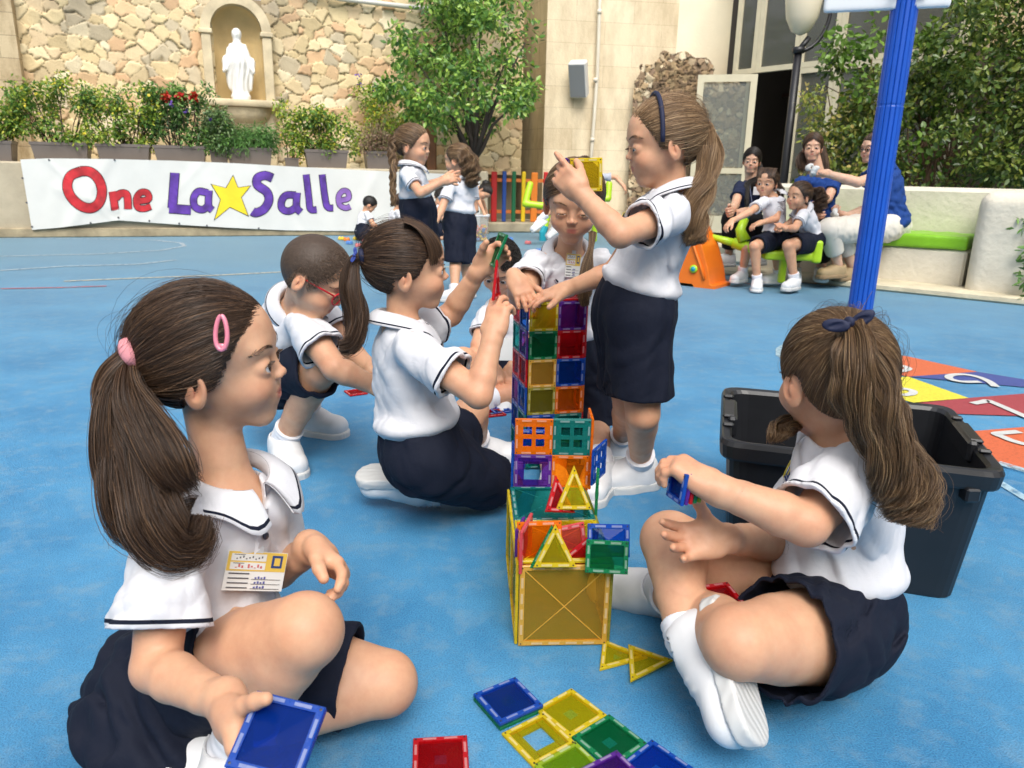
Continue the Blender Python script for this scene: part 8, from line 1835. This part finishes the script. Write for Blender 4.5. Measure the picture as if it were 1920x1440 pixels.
def child_rocker():
    b = newperson('rocker', 'child in a pale grey shirt riding the lime rocker before the picket fence', 1.1, 1.0, detail=False)
    z = 9.4; pose(b, dict(pelvis=(1095, 372, z), neck=(1112, 328, z - .05), head=(1094, 310, z), shR=(1130, 332, z - .1), shL=(1105, 332, z + .12), elR=(1155, 332, z - .1), wrR=(1170, 350, z - .15), elL=(1100, 340, z + .1), wrL=(1080, 350, z), hipR=(1090, 375, z - .08), knR=(1045, 385, z - .15), anR=(1012, 412, z - .1), hipL=(1100, 378, z + .1), knL=(1060, 390, z + .15), anL=(1040, 425, z + .1)), (-.9, -.3, -.3), (0, 0, 1), .21)
    R_t = root(b); far_hands(b, (.3, -.3, -.5), (0, 0, -1), (.4, -.2, -.8), (0, 0, -1)); finish_body(b, R_t, .012, eyes=False); polo(b, R_t, 'grey_shirt', h=.01, seed=81, stripe=False, collar=False, hem=.0, col=(.42, .44, .50, 1), name='grey_shirt'); shorts(b, R_t, h=.012, frac=.7, seed=82)
    simple_hair(b, R_t, 'brown', n=300, r=.004); 
    for q in 'LR': shoe(R_t, b.j['an' + q], V(-.8, -.2, -.6), V(-.5, 0, .8), 1.25, h=.012, sock=True, knee=b.j['kn' + q], sockh=.09)
def trousers(b, R_t, name, mn, col, h=.011, fr=.98, r1=.07, low=.75, seed=4):
    shorts(b, R_t, h=h, frac=1.02, r0=.088, r1=r1, seed=seed, name=name, mname=mn, col=col, top=.05, amp=.003, g=.002)
    S = SDF(); s = b.s
    for q in 'LR':
        a, e = b.j['kn' + q], b.j['an' + q]; e2 = a + (e - a) * low; S.sleeve(a - nrm(e - a) * .01, e2, r1 * s * .98 * b.fat, .052 * s * b.fat, .022, .02, hollow=.5)
    S.p.insert(0, S.p.pop(0)); v, f_ = S.mesh(h); np_mesh('trouser_leg', v, f_, cloth_mat(mn, col, weave=1400, rough=.8), R_t, True, attrs={'v': np.full(len(v), -1.)})
def woman_left():
    b = newperson('womanL', 'young woman with long black hair and clasped hands sitting by the dark doorway', 1.5, .82, adult=True, detail=True, lid=.5)
    z = 6.5; pose(b, dict(pelvis=(1400, 432, 6.85), neck=(1412, 338, 6.70), head=(1410, 301, 6.62), shR=(1388, 350, 6.62), shL=(1437, 352, 6.72), elR=(1378, 385, 6.35), wrR=(1372, 394, 6.2), elL=(1432, 388, 6.45), wrL=(1395, 396, 6.25),
                          hipR=(1395, 438, 6.75), knR=(1372, 412, 6.28), anR=(1366, 480, 6.48), hipL=(1420, 438, 6.85), knL=(1412, 415, 6.35), anL=(1425, 478, 6.6)), (-.35, -.93, -.05), (.05, 0, 1), .215)
    R_t = root(b); far_hands(b, (-.8, -.5, -.1), (.3, .3, -1), (-.5, -.6, -.2), (.5, .3, .2), (.9,) * 4, (.9,) * 4); finish_body(b, R_t, .0085, .004, base=(.66, .42, .29), brow='black'); tee(b, R_t, col=(.012, .018, .05, 1))
    trousers(b, R_t, 'trousers', 'black_cloth', (.008, .008, .010, 1)); 
    shoe(R_t, b.j['anR'], V(-.9, -.4, 0), V(0, 0, 1), 1.35, h=.009); shoe(R_t, b.j['anL'], V(-.8, -.5, 0), V(0, 0, 1), 1.35, h=.009)
    long_hair(b, R_t, 'black', None, [P(1424, 305, 6.65), P(1428, 335, 6.6), P(1404, 350, 6.55), P(1402, 388, 6.5)])
    mb = MB(); c = P(1420, 358, 6.5); mb.box(c, (.07, .004, .07), None, .01); mb.mi = 1; mb.tube([P(1406, 338, 6.58), P(1407, 360, 6.5), P(1412, 392, 6.45)], .003, 5); mb.build('shirt_print', [mat('print_white', (.6, .6, .62, 1), .8), mat('lanyard_grey', (.1, .12, .2, 1), .6)], R_t)
def woman_middle():
    b = newperson('womanM', 'woman with long auburn hair and royal blue tee sitting behind the seesaw girls', 1.5, .86, adult=True, detail=True, lid=.5)
    pose(b, dict(pelvis=(1540, 432, 6.55), neck=(1532, 326, 6.42), head=(1524, 276, 6.33), shR=(1502, 342, 6.30), shL=(1566, 342, 6.42), elR=(1502, 385, 6.2), wrR=(1515, 400, 6.05), elL=(1552, 372, 6.2), wrL=(1530, 385, 6.05),
                 hipR=(1525, 438, 6.5), knR=(1495, 425, 6.02), anR=(1490, 505, 6.3), hipL=(1555, 438, 6.5), knL=(1545, 430, 6.05), anL=(1540, 505, 6.3)), (-.35, -.93, .0), (0, 0, 1), .222)
    R_t = root(b); far_hands(b, (-.8, -.5, .1), (.3, .3, -1), (.5, -.6, -.2), (.5, .3, .2)); finish_body(b, R_t, .0085, .004, base=(.68, .43, .30), brow='brown'); polo(b, R_t, 'royal_tee', h=.009, seed=4, sl=.62, hem=-.04, blouse=0, collar=False, stripe=False, name='tee_shirt', col=(.012, .05, .22, 1))
    trousers(b, R_t, 'trousers', 'black_cloth', (.008, .008, .010, 1)); 
    for q in 'LR': shoe(R_t, b.j['an' + q], V(-.3, -.95, 0), V(0, 0, 1), 1.35, h=.01, col=(.1, .1, .1, 1))
    long_hair(b, R_t, 'brown', [P(1509, 285, 6.4), P(1502, 300, 6.4), P(1504, 322, 6.35)], [P(1544, 275, 6.42), P(1549, 305, 6.42), P(1550, 335, 6.42), P(1548, 345, 6.4)])
def woman_right():
    b = newperson('womanR', 'woman with glasses and white cropped trousers on the green pad, stretching one arm forward', 1.55, .86, adult=True, detail=True, lid=.5)
    pose(b, dict(pelvis=(1672, 418, 6.25), neck=(1655, 313, 6.15), head=(1637, 278, 6.10), shL=(1650, 330, 5.95), shR=(1668, 328, 6.28), elL=(1608, 342, 5.80), wrL=(1548, 325, 5.82), elR=(1625, 392, 6.2), wrR=(1585, 405, 6.05),
                 hipL=(1660, 428, 6.15), knL=(1555, 432, 5.95), anL=(1572, 500, 6.12), hipR=(1680, 425, 6.3), knR=(1572, 425, 6.1), anR=(1600, 505, 6.28)), (-.93, -.36, -.02), (0, 0, 1), .228)
    R_t = root(b); far_hands(b, (-.98, -.1, -.1), (.1, -.3, .9), (-.9, -.2, .3), (0, .2, 1), (.6,) * 4, (.7,) * 4); finish_body(b, R_t, .0085, .004, base=(.70, .46, .33), brow='brown'); polo(b, R_t, 'royal_tee', h=.009, seed=6, sl=.55, slr=1.1, hem=-.035, blouse=.012, collar=False, stripe=False, name='tee_shirt', col=(.012, .05, .22, 1), g=.02)
    trousers(b, R_t, 'trousers', 'white_trouser_cloth', (.66, .62, .55, 1), r1=.072, low=.62)
    for q in 'LR': shoe(R_t, b.j['an' + q], V(-.95, -.25, -.05), V(0, 0, 1), 1.35, h=.009, straps=False); 
    for o in R_t.children:
        if o.name.startswith('shoe'):
            o.data.materials[0] = mat('beige_flat', (.36, .26, .14, 1), .7)
            for c_ in o.children: c_.data.materials[0] = mat('tan_sole', (.25, .17, .09, 1), .7)
    simple_hair(b, R_t, 'brown', tie=(0, -.5, .05), n=900, r=.002)
    mb = MB()
    for sx in SY: mb.tube([LOC(b, sx * .135 + .09 * math.cos(t), .40, -.045 + .075 * math.sin(t)) for t in np.linspace(0, 2 * math.pi, 15)], .0022, 6, cap=False); mb.tube([LOC(b, sx * .34, .0, -.0), LOC(b, sx * .23, .38, -.03)], .0022, 6)
    mb.tube([LOC(b, -.045, .41, -.03), LOC(b, .045, .41, -.03)], .002, 6); mb.build('glasses', mat('black_plastic', (.012, .012, .014, 1), .35), R_t)
    S = SDF(); rng = np.random.default_rng(2); c = P(1526, 321, 5.78); [S.ell(c + rng.normal(size=3) * .022, rng.uniform(.012, .028, 3), None, .008) for _ in range(9)]; v, f_ = S.mesh(.005); tag(np_mesh('paper_tissue', v, f_, mat('tissue_white', (.72, .72, .70, 1), .9), None, True), 'crumpled white tissue held out in the stretched hand of the woman with glasses', 'tissue')
    S = SDF(); c = P(1566, 402, 6.0); [S.ell(c + rng.normal(size=3) * .014, rng.uniform(.014, .028, 3), None, .01) for _ in range(6)]; v, f_ = S.mesh(.005); tag(np_mesh('paper_tissue', v, f_, mat('tissue_white', (.72, .72, .70, 1), .9), None, True), 'small scrunched tissue in the lowered hand of the woman with glasses', 'tissue')
def seesaw_front():
    b = newperson('seesawF', 'girl with dark fringe and open mouth on the front of the lime seesaw', 1.08, .88, detail=True, lid=.4, mouth=.03)
    z = 5.95; pose(b, dict(pelvis=(1455, 445, 6.05), neck=(1450, 368, 5.95), head=(1438, 343, 5.88), shR=(1433, 378, 5.84), shL=(1463, 378, 6.0), elR=(1405, 398, 5.70), wrR=(1372, 415, 5.68), elL=(1455, 410, 5.9), wrL=(1425, 418, 5.82),
                         hipR=(1445, 452, 6.0), knR=(1415, 462, 5.82), anR=(1420, 527, 5.93), hipL=(1460, 450, 6.1), knL=(1400, 465, 6.1), anL=(1392, 512, 6.2)), (-.6, -.8, .0), (.05, 0, 1), .215)
    R_t = root(b); far_hands(b, (-.9, -.3, -.3), (0, 0, -1), (-.7, -.3, -.6), (.2, 0, -1)); finish_body(b, R_t, .008, .004, brow='brown'); polo(b, R_t, h=.0075, seed=83, hem=.03); shorts(b, R_t, h=.008, frac=.82, r0=.08, r1=.078, seed=84, top=.07)
    shoe(R_t, b.j['anR'], V(-.3, -.95, 0), V(0, 0, 1), 1.1, h=.008, sock=True, knee=b.j['knR']); shoe(R_t, b.j['anL'], V(-.7, -.7, 0), V(0, 0, 1), 1.1, h=.008, sock=True, knee=b.j['knL'])
    simple_hair(b, R_t, 'brown', tie=(0, -.5, .0), n=800, r=.002, tail=[P(1458, 345, 5.95), P(1464, 360, 5.95), P(1460, 378, 5.93)], rads=[.03, .035, .012], nt=200)
    def fringe(d, t, rv):
        r_ = V(.388, .462, .425) * 1.01; c = V(0, -.05, .105); x = d[:, 0] * .388; a = (.15 + 1.25 * t * (.90 + .12 * rv[:, 1])); ph = 1.57 - a
        return np.stack([x * (1 + .10 * t), np.cos(ph) * r_[1] * np.sqrt(np.clip(1 - (x / .42) ** 2, .2, 1)) + c[1], np.sin(ph) * r_[2] + c[2] - .02 * t], 1)
    hair_free(b.j['head'], b.HM, b.u, 'brown', R_t, fringe, n=700, r=.002, sel=lambda d: (np.abs(d[:, 0]) < .8) & (d[:, 2] > .1), seed=6, sub='fringe')
def seesaw_back():
    b = newperson('seesawB', 'girl with bushy dark ponytail leaning forward on the back seat of the lime seesaw', 1.10, .92, detail=True, lid=.45)
    pose(b, dict(pelvis=(1525, 448, 6.0), neck=(1505, 393, 5.88), head=(1498, 368, 5.80), shL=(1507, 402, 5.76), shR=(1500, 398, 5.94), elL=(1490, 428, 5.70), wrL=(1472, 428, 5.74), elR=(1480, 420, 5.98), wrR=(1468, 425, 5.88),
                 hipL=(1518, 455, 5.95), knL=(1478, 460, 5.80), anL=(1490, 525, 5.9), hipR=(1520, 452, 6.08), knR=(1455, 470, 6.1), anR=(1460, 515, 6.2)), (-.85, -.45, .05), (.1, 0, 1), .215)
    R_t = root(b); far_hands(b, (-.6, -.3, .3), (0, .6, -1), (-.7, -.3, -.1), (.2, 0, -1), (1,) * 4, (1,) * 4); finish_body(b, R_t, .008, .004, brow='brown'); polo(b, R_t, h=.0075, seed=85, hem=.0); shorts(b, R_t, h=.008, frac=.72, r0=.082, r1=.08, seed=86, top=.05)
    shoe(R_t, b.j['anL'], V(-.7, -.7, 0), V(0, 0, 1), 1.15, h=.008, sock=True, knee=b.j['knL']); shoe(R_t, b.j['anR'], V(-.9, -.3, 0), V(0, 0, 1), 1.1, h=.008, sock=True, knee=b.j['knR'])
    z = 5.9; simple_hair(b, R_t, 'brown', tie=(0, -.5, .15), n=900, r=.002, tail=[P(1520, 358, z), P(1535, 362, z), P(1540, 380, z), P(1534, 398, z)], rads=[.03, .06, .06, .02], curl=.015, freq=4, nt=500)
for fn in (boy_seated, girl_braid, girl_curly, boy_banner, child_partly, child_box, child_rocker, woman_left, woman_middle, woman_right, seesaw_front, seesaw_back): fn()
